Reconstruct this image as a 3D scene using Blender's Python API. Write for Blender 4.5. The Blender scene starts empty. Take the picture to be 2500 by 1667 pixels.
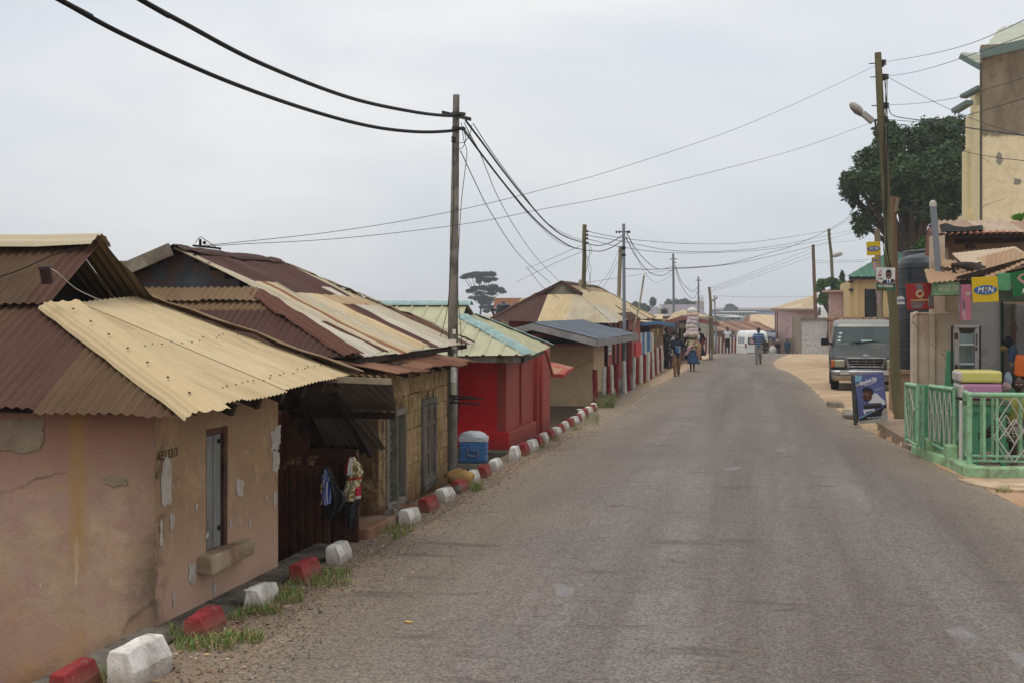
import bpy, bmesh, math, random
from mathutils import Vector, Matrix, noise as mnoise
random.seed(7)
R=math.radians
C=bpy.context.scene.collection
# ---------------------------------------------------------------- picture geometry (photo is 2500 x 1667)
F=3125.;HZ=790.;H=2.;A=math.atan(620/F);ca,sa=math.cos(A),math.sin(A)
def ray(px,py):
    a=(px-1250)/F; return (a*ca-sa, a*sa+ca, (HZ-py)/F)
def at(px,py,d): r=ray(px,py); return Vector((r[0]*d,r[1]*d,H+r[2]*d))
def gz(px,py,z=0.): r=ray(px,py); return at(px,py,(z-H)/r[2])
def onx(px,py,x): r=ray(px,py); return at(px,py,x/r[0])
def ony(px,py,y): r=ray(px,py); return at(px,py,y/r[1])
# ---------------------------------------------------------------- camera
sc=bpy.context.scene
cd=bpy.data.cameras.new('camera'); cam=bpy.data.objects.new('camera',cd); C.objects.link(cam)
cam.location=(0,0,H); cam.rotation_euler=(R(90),0,A)
cd.sensor_width=36; cd.lens=36*F/2500; cd.shift_y=-(833.5-HZ)/2500; cd.clip_end=6000; cd.clip_start=.05
sc.camera=cam
# ---------------------------------------------------------------- world: overcast sky
SUN_EL,SUN_AZ=70,-150     # azimuth measured from +Y clockwise
w=bpy.data.worlds.new('World'); sc.world=w; w.use_nodes=True
nt=w.node_tree; nt.nodes.clear()
out=nt.nodes.new('ShaderNodeOutputWorld'); bg=nt.nodes.new('ShaderNodeBackground')
sky=nt.nodes.new('ShaderNodeTexSky'); sky.sky_type='NISHITA'; sky.sun_disc=False
sky.sun_elevation=R(SUN_EL); sky.sun_rotation=R(SUN_AZ); sky.air_density=1.2; sky.dust_density=3
tc=nt.nodes.new('ShaderNodeTexCoord')
mp=nt.nodes.new('ShaderNodeMapping'); mp.inputs['Scale'].default_value=(1,1,2.6)
nz=nt.nodes.new('ShaderNodeTexNoise'); nz.inputs['Scale'].default_value=2.3; nz.inputs['Detail'].default_value=5; nz.inputs['Roughness'].default_value=.5; nz.inputs['Distortion'].default_value=.5
cr=nt.nodes.new('ShaderNodeValToRGB'); e=cr.color_ramp.elements
e[0].position=.38; e[0].color=(5.9,6.3,6.75,1); e[1].position=.60; e[1].color=(7.4,7.45,7.5,1)
sx=nt.nodes.new('ShaderNodeSeparateXYZ')
gr=nt.nodes.new('ShaderNodeMapRange'); gr.inputs['From Min'].default_value=0; gr.inputs['From Max'].default_value=1.; gr.inputs['To Min'].default_value=.96; gr.inputs['To Max'].default_value=1.45
mul=nt.nodes.new('ShaderNodeMixRGB'); mul.blend_type='MULTIPLY'; mul.inputs[0].default_value=1
mix=nt.nodes.new('ShaderNodeMixRGB'); mix.inputs[0].default_value=.9
L=nt.links.new
L(tc.outputs['Generated'],mp.inputs[0]); L(mp.outputs[0],nz.inputs['Vector']); L(nz.outputs[0],cr.inputs[0])
L(tc.outputs['Generated'],sx.inputs[0]); L(sx.outputs[2],gr.inputs[0])
L(cr.outputs[0],mul.inputs[1]); L(gr.outputs[0],mul.inputs[2])
L(sky.outputs[0],mix.inputs[1]); L(mul.outputs[0],mix.inputs[2]); L(mix.outputs[0],bg.inputs[0])
bg.inputs[1].default_value=.119
L(bg.outputs[0],out.inputs[0])
sd=bpy.data.lights.new('sun','SUN'); sd.energy=1.35; sd.angle=R(28); sd.color=(1,.95,.88)
so=bpy.data.objects.new('sun',sd); C.objects.link(so)
az=R(SUN_AZ); el=R(SUN_EL)
sdir=Vector((math.sin(az)*math.cos(el),math.cos(az)*math.cos(el),math.sin(el)))
so.rotation_euler=sdir.to_track_quat('Z','Y').to_euler()
sc.view_settings.view_transform='Standard'; sc.view_settings.look='None'; sc.view_settings.gamma=1; sc.view_settings.exposure=0
try: sc.view_settings.use_curve_mapping=False
except Exception: pass
sc.render.engine='CYCLES'
sc.cycles.max_bounces=6; sc.cycles.transparent_max_bounces=12
# ---------------------------------------------------------------- helpers
ORG={}
def s2l(c,f=1.0):
    if isinstance(c,str): c=tuple(int(c[i:i+2],16) for i in (0,2,4))
    r=[]
    for v in c[:3]:
        v=v/255.; r.append(min(1,(v/12.92 if v<=.04045 else ((v+.055)/1.055)**2.4)*f))
    return tuple(r)
def tag(o,label=None,cat=None,group=None,kind=None):
    if label: o['label']=label
    if cat: o['category']=cat
    if group: o['group']=group
    if kind: o['kind']=kind
    return o
def thing(name,label,cat,loc,rz=0,group=None):
    o=bpy.data.objects.new(name,None); C.objects.link(o); o.empty_display_size=.1
    o.location=loc; o.rotation_euler=(0,0,rz); tag(o,label,cat,group)
    ORG[o.name]=Vector(loc) if rz==0 else None
    return o
def org(p):
    return ORG.get(p.name,Vector((0,0,0))) or Vector((0,0,0))
def copy_tree(o,parent=None):
    c=o.copy(); C.objects.link(c); c.parent=parent
    for ch in list(o.children): copy_tree(ch,c)
    return c
SPLIT={'hip_cap','torn_paper','post_frame','canopy_beam','rafter','door_post','drain_pipe','insulator','clamp','hinge','barge_board','eave_board','lower_eave','peeled_patch','stuck_paper','window_sill','dark_band','bare_patch','loose_wire','wire_tie','sticker','bumper_pad','insulator_pin','down_wire','grass_x','back_wall','eave_fascia','tan_wall','buttons','eyes','case_frame','dark_interior','shelf','shoe'}
class MB:
    def __init__(s): s.v=[];s.f=[];s.m=[];s.c=[];s.uv=[];s.sm=[];s.ch=[];s.hasc=False
    def add(s,vs,fs,mi=0,col=None,uvs=None,smooth=False):
        b=len(s.v); s.v+=[tuple(v) for v in vs]; s.ch.append((b,len(s.v),len(s.f),len(s.f)+len(fs)))
        for i,f in enumerate(fs):
            s.f.append([b+k for k in f]); s.m.append(mi); s.sm.append(smooth)
            cc=col[i] if (col and isinstance(col,list)) else col
            if cc: s.hasc=True
            s.c.append(cc or (1,1,1,0)); s.uv.append(uvs[i] if uvs else None)
    def box(s,lo,hi,mi=0,col=None,jit=0):
        x0,y0,z0=lo;x1,y1,z1=hi
        vs=[(x0,y0,z0),(x1,y0,z0),(x1,y1,z0),(x0,y1,z0),(x0,y0,z1),(x1,y0,z1),(x1,y1,z1),(x0,y1,z1)]
        if jit: vs=[tuple(c+random.uniform(-jit,jit) for c in v) for v in vs]
        s.add(vs,[(0,3,2,1),(4,5,6,7),(0,1,5,4),(1,2,6,5),(2,3,7,6),(3,0,4,7)],mi,col)
    def obox(s,o,u,v,w_,mi=0,col=None):   # parallelepiped from corner o with edge vectors
        o,u,v,w_=map(Vector,(o,u,v,w_))
        vs=[o,o+u,o+u+v,o+v,o+w_,o+u+w_,o+u+v+w_,o+v+w_]
        s.add(vs,[(0,3,2,1),(4,5,6,7),(0,1,5,4),(1,2,6,5),(2,3,7,6),(3,0,4,7)],mi,col)
    def beam(s,a,b,wd,hg,mi=0,col=None,up=(0,0,1)):
        a,b=Vector(a),Vector(b); d=(b-a).normalized(); up=Vector(up)
        sd=d.cross(up)
        if sd.length<1e-4: sd=d.cross(Vector((0,1,0)))
        sd=sd.normalized()*wd; up=sd.cross(d).normalized()*hg
        s.obox(a-sd/2-up/2,b-a,sd,up,mi,col)
    def tube(s,pts,r,n=8,mi=0,col=None,cap=True,smooth=True):
        pts=[Vector(p) for p in pts]; rr=r if isinstance(r,(list,tuple)) else [r]*len(pts)
        vs=[];fs=[]; prev=None
        for i,p in enumerate(pts):
            d=(pts[min(i+1,len(pts)-1)]-pts[max(i-1,0)]).normalized()
            if prev is None:
                a=Vector((0,0,1)) if abs(d.z)<.9 else Vector((1,0,0)); x=d.cross(a).normalized()
            else:
                x=prev-d*prev.dot(d); x=x.normalized()
            prev=x; y=d.cross(x)
            for k in range(n):
                t=2*math.pi*k/n; vs.append(p+(x*math.cos(t)+y*math.sin(t))*rr[i])
        for i in range(len(pts)-1):
            for k in range(n):
                k2=(k+1)%n; fs.append((i*n+k,i*n+k2,(i+1)*n+k2,(i+1)*n+k))
        s.add(vs,fs,mi,col,smooth=smooth)
        if cap:
            s.add([vs[k] for k in range(n)],[tuple(range(n-1,-1,-1))],mi,col)
            s.add(vs[-n:],[tuple(range(n))],mi,col)
    def lathe(s,c,prof,n=24,mi=0,sx=1,sy=1,smooth=True,col=None):
        vs=[];fs=[]
        for r,z in prof:
            for k in range(n):
                t=2*math.pi*k/n; vs.append((c[0]+r*math.cos(t)*sx,c[1]+r*math.sin(t)*sy,c[2]+z))
        for i in range(len(prof)-1):
            for k in range(n):
                k2=(k+1)%n; fs.append((i*n+k,i*n+k2,(i+1)*n+k2,(i+1)*n+k))
        s.add(vs,fs,mi,col,smooth=smooth)
    def poly(s,pts,mi=0,col=None): s.add(pts,[tuple(range(len(pts)))],mi,col)
    def slab(s,pts,nrm,mi=0,col=None):   # polygon extruded by vector nrm
        n=len(pts); p=[Vector(q) for q in pts]; nv=Vector(nrm)
        s.add(p+[q+nv for q in p],[tuple(range(n-1,-1,-1)),tuple(range(n,2*n))]+[(i,(i+1)%n,n+(i+1)%n,n+i) for i in range(n)],mi,col)
    def ball(s,c,r,mi=0,n=8,m=6,sc3=(1,1,1),col=None,jit=0,seed=0):
        vs=[];fs=[]; rs=random.Random(seed)
        for i in range(m+1):
            ph=math.pi*i/m
            for k in range(n):
                t=2*math.pi*k/n; q=r*(1+rs.uniform(-jit,jit))
                vs.append((c[0]+q*sc3[0]*math.sin(ph)*math.cos(t),c[1]+q*sc3[1]*math.sin(ph)*math.sin(t),c[2]+q*sc3[2]*math.cos(ph)))
        for i in range(m):
            for k in range(n):
                k2=(k+1)%n; fs.append((i*n+k,(i+1)*n+k,(i+1)*n+k2,i*n+k2))
        s.add(vs,fs,mi,col,smooth=True)
    def text(s,st,fr,size,mi=0,off=.004,align='CENTER',shear=0,bold=0,sx=1.0,rot=0):
        o,rt,up=map(Vector,fr); nrm=rt.cross(up).normalized()
        cu=bpy.data.curves.new('t','FONT'); cu.body=st; cu.size=size; cu.align_x=align; cu.align_y='CENTER'; cu.shear=shear; cu.offset=bold; cu.resolution_u=3
        ob=bpy.data.objects.new('t',cu); me=bpy.data.meshes.new_from_object(ob)
        cr_,sr_=math.cos(rot),math.sin(rot)
        vs=[]
        for v in me.vertices:
            x,y=v.co.x*sx,v.co.y; x,y=x*cr_-y*sr_,x*sr_+y*cr_
            vs.append(o+rt*x+up*y+nrm*off)
        s.add(vs,[tuple(p.vertices) for p in me.polygons],mi)
        bpy.data.objects.remove(ob); bpy.data.curves.remove(cu); bpy.data.meshes.remove(me)
    def flat(s,pts2,fr,mi=0,off=.003,col=None):
        o,rt,up=map(Vector,fr); nrm=rt.cross(up).normalized()
        s.add([o+rt*x+up*y+nrm*off for x,y in pts2],[tuple(range(len(pts2)))],mi,col)
    def build(s,name,mats,parent=None,local=False,bevel=0,solid=0,remesh=0,subd=0):
        if name in SPLIT and parent is not None and 1<len(s.ch)<400:
            n=len(s.ch); bb=[]
            for v0,v1,f0,f1 in s.ch:
                P=s.v[v0:v1]; bb.append([min(p[i] for p in P)-.002 for i in range(3)]+[max(p[i] for p in P)+.002 for i in range(3)])
            g=list(range(n))
            def fd(a):
                while g[a]!=a: a=g[a]
                return a
            for a in range(n):
                for b in range(a+1,n):
                    A_,B_=bb[a],bb[b]
                    if all(A_[i]<=B_[i+3] and B_[i]<=A_[i+3] for i in range(3)): g[fd(a)]=fd(b)
            roots=sorted({fd(a) for a in range(n)})
            if len(roots)>1:
                o=None
                for r in roots:
                    q=MB(); q.hasc=s.hasc
                    for a in range(n):
                        if fd(a)==r:
                            v0,v1,f0,f1=s.ch[a]; off=len(q.v)-v0; q.v+=s.v[v0:v1]
                            for k in range(f0,f1): q.f.append([i+off for i in s.f[k]]); q.m.append(s.m[k]); q.c.append(s.c[k]); q.uv.append(s.uv[k]); q.sm.append(s.sm[k])
                    o=q.build(name,mats,parent,local,bevel,solid,remesh,subd)
                return o
        me=bpy.data.meshes.new(name)
        o0=Vector((0,0,0)) if (local or parent is None) else org(parent)
        me.from_pydata([(v[0]-o0[0],v[1]-o0[1],v[2]-o0[2]) for v in s.v],[],s.f)
        if not isinstance(mats,(list,tuple)): mats=[mats]
        for m in mats: me.materials.append(m)
        me.polygons.foreach_set('material_index',s.m); me.polygons.foreach_set('use_smooth',s.sm)
        if s.hasc:
            a=me.attributes.new('Col','FLOAT_COLOR','FACE'); fl=[]
            for c in s.c: fl+=list(c) if len(c)==4 else list(c)+[0]
            a.data.foreach_set('color',fl)
        if any(u is not None for u in s.uv):
            ul=me.uv_layers.new(name='UVMap'); fl=[]
            for f,u in zip(s.f,s.uv):
                for k in range(len(f)): fl+=list(u[k]) if u else [0,0]
            ul.data.foreach_set('uv',fl)
        me.update(); me.validate()
        o=bpy.data.objects.new(name,me); C.objects.link(o)
        if parent is not None:
            o.parent=parent; ORG[o.name]=o0
        else: ORG[o.name]=Vector((0,0,0))
        if remesh:
            md=o.modifiers.new('r','REMESH'); md.mode='VOXEL'; md.voxel_size=remesh; md.use_smooth_shade=True
            ms=o.modifiers.new('s','SMOOTH'); ms.factor=.5; ms.iterations=3
        if solid:
            md=o.modifiers.new('so','SOLIDIFY'); md.thickness=solid; md.offset=0
        if bevel:
            md=o.modifiers.new('b','BEVEL'); md.width=bevel; md.segments=2; md.limit_method='ANGLE'; md.angle_limit=R(35)
        if subd:
            md=o.modifiers.new('sd','SUBSURF'); md.levels=subd; md.render_levels=subd
        return o
def smooth_path(pts,k=6):
    P=[Vector(p) for p in pts]
    if len(P)<3: return [P[0].lerp(P[-1],i/k) for i in range(k+1)]
    P=[P[0]*2-P[1]]+P+[P[-1]*2-P[-2]]; o=[]
    for i in range(1,len(P)-2):
        for j in range(k):
            t=j/k;a,b,c,d=P[i-1],P[i],P[i+1],P[i+2]
            o.append(.5*((2*b)+(c-a)*t+(2*a-5*b+4*c-d)*t*t+(3*b-a-3*c+d)*t**3))
    o.append(P[-2]); return o
# ---------------------------------------------------------------- material helpers
def newmat(name):
    m=bpy.data.materials.new(name); m.use_nodes=True; t=m.node_tree; b=t.nodes['Principled BSDF']; return m,t,b
def nd(t,ty,**kw):
    n=t.nodes.new('ShaderNode'+ty)
    for k,v in kw.items():
        if k in n.inputs: 
            if hasattr(v,'is_output'): t.links.new(v,n.inputs[k])
            else: n.inputs[k].default_value=v
        else: setattr(n,k,v)
    return n
def noi(t,vec,scale,detail=4,rough=.55,dist=0,mapscale=None):
    if mapscale: vec=nd(t,'Mapping',Vector=vec,Scale=mapscale).outputs[0]
    return nd(t,'TexNoise',Vector=vec,Scale=scale,Detail=detail,Roughness=rough,Distortion=dist).outputs[0]
def rng(t,v,a,b,c=0.,d=1.):
    n=nd(t,'MapRange',Value=v); n.inputs[1].default_value=a;n.inputs[2].default_value=b;n.inputs[3].default_value=c;n.inputs[4].default_value=d
    return n.outputs[0]
def mixc(t,f,a,b,bt='MIX'):
    n=t.nodes.new('ShaderNodeMixRGB'); n.blend_type=bt
    for i,v in ((0,f),(1,a),(2,b)):
        if hasattr(v,'is_output'): t.links.new(v,n.inputs[i])
        else: n.inputs[i].default_value=v if i==0 else (tuple(v)[:3]+(1,))
    return n.outputs[0]
def mth(t,op,a,b=None):
    n=t.nodes.new('ShaderNodeMath'); n.operation=op
    for i,v in ((0,a),(1,b)):
        if v is None: continue
        if hasattr(v,'is_output'): t.links.new(v,n.inputs[i])
        else: n.inputs[i].default_value=v
    return n.outputs[0]
def bumpn(t,b,h,st=.3,dist=.01):
    n=nd(t,'Bump',Strength=st,Distance=dist,Height=h); t.links.new(n.outputs[0],b.inputs['Normal'])
def coords(t,kind='Object'):
    if kind=='World': return nd(t,'NewGeometry').outputs['Position']
    return t.nodes.new('ShaderNodeTexCoord').outputs[kind]
CACHE={}
def paint(name,col,rough=.75,metal=0,var=.2,vs=4,bump=.0,bs=60,dirt=None,damt=.4,ds=3,spec=.2,bd=.01,streak=False,coat=0):
    if name in CACHE: return CACHE[name]
    m,t,b=newmat(name); v=coords(t)
    if isinstance(col,str): col=s2l(col)
    ms=(1,1,.18) if streak else None
    n1=noi(t,v,vs,5,.6,0,ms)
    c=mixc(t,rng(t,n1,.3,.7),tuple(x*(1-var) for x in col),tuple(min(1,x*(1+var*.6)) for x in col))
    if dirt:
        if isinstance(dirt,str): dirt=s2l(dirt)
        n2=noi(t,v,ds,8,.65,.6,ms); c=mixc(t,rng(t,n2,.62-damt*.35,.72-damt*.1,0,min(1,damt*1.6)),c,dirt)
    t.links.new(c,b.inputs['Base Color']); b.inputs['Metallic'].default_value=metal
    b.inputs['Specular IOR Level'].default_value=spec
    n3=noi(t,v,bs,3,.6)
    t.links.new(rng(t,n3,.2,.8,max(0,rough-.1),min(1,rough+.1)),b.inputs['Roughness'])
    if bump: bumpn(t,b,n3,bump,bd)
    if coat: b.inputs['Coat Weight'].default_value=coat
    CACHE[name]=m; return m
def colattr(name,rough=.6,rust='6b3a24',bump=0.2,dirt='3a2f28',damt=.35,metal=0):
    """painted / rusty sheet: base colour from the face attribute, alpha = how rusty; streaks run down the sheet (UV v)"""
    m,t,b=newmat(name); a=nd(t,'Attribute',attribute_name='Col')
    uv=t.nodes.new('ShaderNodeUVMap').outputs[0]
    n1=noi(t,uv,9,6,.65,.3,(1,.12,1)); n2=noi(t,uv,2.6,6,.6,.5,(1,.5,1)); n3=noi(t,uv,60,3,.6)
    c=mixc(t,rng(t,n2,.3,.7,.0,.45),a.outputs['Color'],mixc(t,1,a.outputs['Color'],(.62,.6,.57),'MULTIPLY'))
    rr=s2l(rust); rcol=mixc(t,n3,tuple(x*.55 for x in rr),tuple(x*1.5 for x in rr))
    th=mth(t,'ADD',mth(t,'MULTIPLY',n1,.7),mth(t,'MULTIPLY',n2,.5))
    c=mixc(t,rng(t,noi(t,uv,1.7,8,.7,.8,(1,.5,1)),.5,.62,0,.4),c,mixc(t,1,c,(.78,.66,.5),'MULTIPLY'))
    c=mixc(t,rng(t,noi(t,uv,14,5,.7,.2,(1,.05,1)),.56,.68,0,.45),c,mixc(t,1,c,(.5,.46,.44),'MULTIPLY'))
    f=rng(t,mth(t,'ADD',th,mth(t,'MULTIPLY',a.outputs['Alpha'],.6)),.80,.92)
    c=mixc(t,f,c,rcol)
    c=mixc(t,rng(t,noi(t,uv,5,7,.7,.4,(1,.35,1)),.55,.8,0,damt),c,s2l(dirt))
    t.links.new(c,b.inputs['Base Color'])
    t.links.new(rng(t,n3,.2,.8,rough-.02,min(1,rough+.25)),b.inputs['Roughness']); b.inputs['Specular IOR Level'].default_value=.12
    b.inputs['Metallic'].default_value=metal
    bumpn(t,b,n3,bump,.004); return m
def glass(name,col='20282a',rough=.08):
    if name in CACHE: return CACHE[name]
    m,t,b=newmat(name); b.inputs['Base Color'].default_value=s2l(col)+(1,); b.inputs['Roughness'].default_value=rough; b.inputs['Specular IOR Level'].default_value=.4
    CACHE[name]=m; return m
# corrugated sheet on a convex polygon
def corr(mb,P,e0,e1,colf,pitch=.076,amp=.009,seg=4,row=.3,mi=0,sheet=.76,rag=.02,wav=.006,seed=0,prof='sin'):
    P=[Vector(p) for p in P]; u=(Vector(e1)-Vector(e0)).normalized()
    n=Vector((0,0,0))
    for i in range(len(P)):
        a,b=P[i],P[(i+1)%len(P)]; n+=a.cross(b)
    n=n.normalized()
    if n.z<0: n=-n
    u=(u-n*u.dot(n)).normalized(); v=n.cross(u)
    if v.z<0: v=-v
    o=Vector(e0); Q=[((p-o).dot(u),(p-o).dot(v),(p-o).dot(n)) for p in P]
    # non planar polygons: fit w as linear function is skipped, n offset interpolated by inverse distance
    def woff(uu,vv):
        s=0;t=0
        for q in Q:
            d=(q[0]-uu)**2+(q[1]-vv)**2+1e-6; s+=q[2]/d;t+=1/d
        return s/t
    um=min(q[0] for q in Q); uM=max(q[0] for q in Q)
    rs=random.Random(seed); jit={}
    def rj(k):
        if k not in jit: jit[k]=(rs.uniform(-rag,rag),rs.uniform(-.003,.003))
        return jit[k]
    def vr(uu):
        vs=[]
        for i in range(len(Q)):
            a,b=Q[i],Q[(i+1)%len(Q)]
            if abs(a[0]-b[0])<1e-9:
                if abs(a[0]-uu)<1e-6: vs+= [a[1],b[1]]
                continue
            tt=(uu-a[0])/(b[0]-a[0])
            if -1e-9<=tt<=1+1e-9: vs.append(a[1]+(b[1]-a[1])*tt)
        return (min(vs),max(vs)) if vs else (0,0)
    du=pitch/seg; k0=math.floor(um/du); k1=math.ceil(uM/du)
    us=[max(um,min(uM,k*du)) for k in range(k0,k1+1)]
    def pt(uu,vv,j):
        ph=2*math.pi*(uu+.014*mnoise.noise(Vector((uu*1.7,vv*.6,seed+.3))))/pitch
        if prof=='sin': w_=math.sin(ph)*amp
        else: w_=amp if (uu/pitch)%1<.12 else 0
        w_+=wav*mnoise.noise(Vector((uu*1.1+seed,vv*.9,seed*3.1)))+wav*.45*mnoise.noise(Vector((uu*4.1+seed,vv*3.3,seed*1.1)))+j[1]
        return o+u*uu+v*vv+n*(w_+woff(uu,vv))
    for a,b in zip(us[:-1],us[1:]):
        if b-a<1e-6: continue
        ra,rb=vr(a),vr(b); kk=math.floor(((a+b)/2)/sheet); j=rj(kk)
        hm=.5*(ra[0]+rb[0])
        ra=(ra[0]+j[0] if ra[1]-ra[0]>.1 else ra[0],ra[1]); rb=(rb[0]+j[0] if rb[1]-rb[0]>.1 else rb[0],rb[1])
        lo=min(ra[0],rb[0]); hi=max(ra[1],rb[1]); lv=[lo]; x=(math.floor(lo/row)+1)*row
        while x<hi-1e-6: lv.append(x); x+=row
        lv.append(hi)
        for l0,l1 in zip(lv[:-1],lv[1:]):
            cl=lambda x,r_:max(r_[0],min(r_[1],x))
            a0,a1,b0,b1=cl(l0,ra),cl(l1,ra),cl(l0,rb),cl(l1,rb)
            if a1-a0<1e-6 and b1-b0<1e-6: continue
            cc=colf((a+b)/2,(l0+l1)/2,kk)
            vs=[pt(a,a0,j),pt(b,b0,j),pt(b,b1,j),pt(a,a1,j)]; uv=[(a,a0),(b,b0),(b,b1),(a,a1)]
            mb.add(vs,[(0,1,2,3)],mi,cc,[uv],smooth=True)
# wall between ground points p0,p1 with rectangular holes (s0,s1,z0,z1) measured from p0
def wall(mb,p0,p1,z0,z1,holes=(),th=.15,mi=0,side=1):
    p0,p1=Vector((p0[0],p0[1],0)),Vector((p1[0],p1[1],0)); Ln=(p1-p0).length; u=(p1-p0)/Ln; n=Vector((u.y,-u.x,0))*side
    S=sorted({0,Ln}|{h[0] for h in holes}|{h[1] for h in holes}); Z=sorted({z0,z1}|{h[2] for h in holes}|{h[3] for h in holes})
    for a,b in zip(S[:-1],S[1:]):
        run=None
        for c,d in zip(Z[:-1],Z[1:]):
            if any(h[0]<=a+1e-6 and b-1e-6<=h[1] and h[2]<=c+1e-6 and d-1e-6<=h[3] for h in holes): continue
            mb.obox(p0+u*a+Vector((0,0,c)),u*(b-a),-n*th,Vector((0,0,d-c)),mi)
def ragged(cx,cy,w_,h,n=18,j=.25,seed=0):
    n=int(n*1.6); rs=random.Random(seed); o=[]
    for k in range(n):
        t=2*math.pi*k/n; r=1+j*(1.6*mnoise.noise(Vector((math.cos(t)*1.6,math.sin(t)*1.6,seed*1.7)))+rs.uniform(-.35,.35))
        x=math.cos(t);y=math.sin(t); q=1/max(abs(x),abs(y)); q=q*.6+.4
        o.append((cx+w_/2*x*r*q,cy+h/2*y*r*q))
    return o
# ---------------------------------------------------------------- ground, road
def interp(tab,y):
    if y<=tab[0][0]: return tab[0][1]
    for (a,b),(c,d) in zip(tab[:-1],tab[1:]):
        if y<=c: return b+(d-b)*(y-a)/(c-a)
    return tab[-1][1]
def edge_tab(pl): 
    o=sorted((gz(x,y).y,gz(x,y).x) for x,y in pl); return o
XL=edge_tab([(610,1600),(760,1455),(880,1375),(1000,1295),(1150,1212),(1300,1122),(1430,1047),(1530,993),(1580,955),(1640,922),(1690,893),(1742,866)])
XL=[(-8,XL[0][1]+.1)]+XL+[(140,-4.5),(200,-8)]
XR=edge_tab([(1925,865),(1900,875),(1887,886),(1895,898),(1929,909),(1955,925),(1990,955),(2021,988),(2053,1004),(2093,1038),(2150,1066),(2224,1101),(2300,1142),(2380,1180),(2450,1215),(2560,1262)])
XR=[(-8,3.6)]+XR+[(140,2.2),(200,-2)]
CREST=86.
def crest(y): return 0 if y<CREST else -.06*(y-CREST)+ (.06*3*(1-math.exp(-(y-CREST)/3)))
def sst(a,b,x):
    t=max(0,min(1,(x-a)/(b-a))); return t*t*(3-2*t)
def tr_e(y): return 2.24-.085*(y-20)   # road side lip of the gutter
def tr_s(y): return 2.40-.035*(y-20)
def gh(x,y):
    z=max(crest(y),-6) 
    d=interp([(-10,1.2),(9,1.2),(12.3,1.1),(12.9,.5),(15.8,.4),(19,.35),(23.5,.3),(24.8,.7),(30.5,.65),(33,.02),(60,0)],y)
    z-=d*sst(-3.92,-4.2,x)
    if 19.7<y<26.3 and tr_e(y)<x<tr_s(y): z-=.26
    if x<-14: z-=min(8,(-14-x)*.06)
    z+=.02*mnoise.noise(Vector((x*.7,y*.5,0)))*sst(-3.1,-3.5,x) if x<-3 else 0
    if x>3 and y>46: z+=.0
    return z
def frange(a,b,s):
    o=[];x=a
    while x<b-1e-6: o.append(x); x+=s
    return o
gx=[-1400,-900,-500,-250,-120,-60,-35,-22,-14,-10,-8,-7,-6.5,-6,-5.5,-5]+frange(-4.6,-3.0,.1)+frange(-3,1.6,.5)+frange(1.6,2.6,.05)+[2.6,2.8,3.2,3.6,4,5,6,8,10,14,20,30,50,90,160,300,600,1000,1400]
gy=[-300,-100,-40,-15,-5]+frange(0,19.5,.4)+frange(19.5,27,.15)+frange(27,86,.8)+frange(86,100,.7)+[102,106,110,116,124,135,150,170,190,220,260,320,400,550,800,1100,1400]
mb=MB(); vs=[(x,y,gh(x,y)) for y in gy for x in gx]; nx=len(gx)
mb.add(vs,[(j*nx+i,j*nx+i+1,(j+1)*nx+i+1,(j+1)*nx+i) for j in range(len(gy)-1) for i in range(nx-1)],smooth=True)
m,t,b=newmat('dirt'); v=coords(t,'World')
n1=noi(t,v,.9,6,.6); n2=noi(t,v,14,5,.7); n3=noi(t,v,70,3,.6)
c=mixc(t,rng(t,n1,.38,.62),s2l('b39a7c'),s2l('cbb394'))
c=mixc(t,rng(t,n2,.45,.7,0,.7),c,s2l('93765a'))
sx_=nd(t,'SeparateXYZ',Vector=v)
c=mixc(t,rng(t,mth(t,'ADD',noi(t,v,.5,4),mth(t,'MULTIPLY',rng(t,sx_.outputs[1],18,40),.35)),.55,.75,.35,0),c,s2l('a5683c'))
# gravelly side strip on the left of the road
leftm=mth(t,'MULTIPLY',rng(t,sx_.outputs[0],-2.4,-3.0),rng(t,sx_.outputs[1],55,35))
c=mixc(t,mth(t,'MULTIPLY',leftm,.75),c,mixc(t,rng(t,n3,.35,.65),s2l('574f45'),s2l('958a7c')))
c=mixc(t,rng(t,sx_.outputs[0],-3.95,-4.15,0,.75),c,s2l('5a4a3a'))
c=mixc(t,rng(t,n3,.3,.7,0,.55),c,mixc(t,1,c,(.5,.47,.45),'MULTIPLY'))
far=mth(t,'MAXIMUM',rng(t,mth(t,'ABSOLUTE',sx_.outputs[0]),20,60),rng(t,sx_.outputs[1],130,200))
c=mixc(t,far,c,mixc(t,rng(t,noi(t,v,.03,5),.4,.6),s2l('5c6648'),s2l('7d7460')))
t.links.new(c,b.inputs['Base Color']); b.inputs['Roughness'].default_value=.95; b.inputs['Specular IOR Level'].default_value=.15
bumpn(t,b,mth(t,'ADD',n2,n3),.6,.02)
tag(mb.build('ground',m),kind='structure')
# road
mb=MB(); ys=frange(-6,60,.6)+frange(60,86,1)+frange(86,100,.8)+frange(100,160,4); NCOL=28; vs=[]; ed=[]
for y in ys:
    xl=interp(XL,y)+.10*mnoise.noise(Vector((y*1.3,0,1)))+.05*mnoise.noise(Vector((y*5,0,1))); xr=interp(XR,y)+.10*mnoise.noise(Vector((y*1.1,5,1)))+.04*mnoise.noise(Vector((y*5,3,1)))
    for k in range(NCOL+1):
        s_=k/NCOL; s_=.5-.5*math.cos(math.pi*s_); x=xl+(xr-xl)*s_
        crown=.0+ .03*math.sin(math.pi*s_)
        z=max(crest(y),-6)+(.012 if 0<k<NCOL else -.03)+crown
        vs.append((x,y,z)); ed.append((min((x-xl),(xr-x)*1.6)))
n=NCOL+1
mb.add(vs,[(j*n+i,j*n+i+1,(j+1)*n+i+1,(j+1)*n+i) for j in range(len(ys)-1) for i in range(NCOL)],smooth=True)
m,t,b=newmat('asphalt'); v=coords(t,'World')
at_=nd(t,'Attribute',attribute_name='edge').outputs['Fac']
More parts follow.
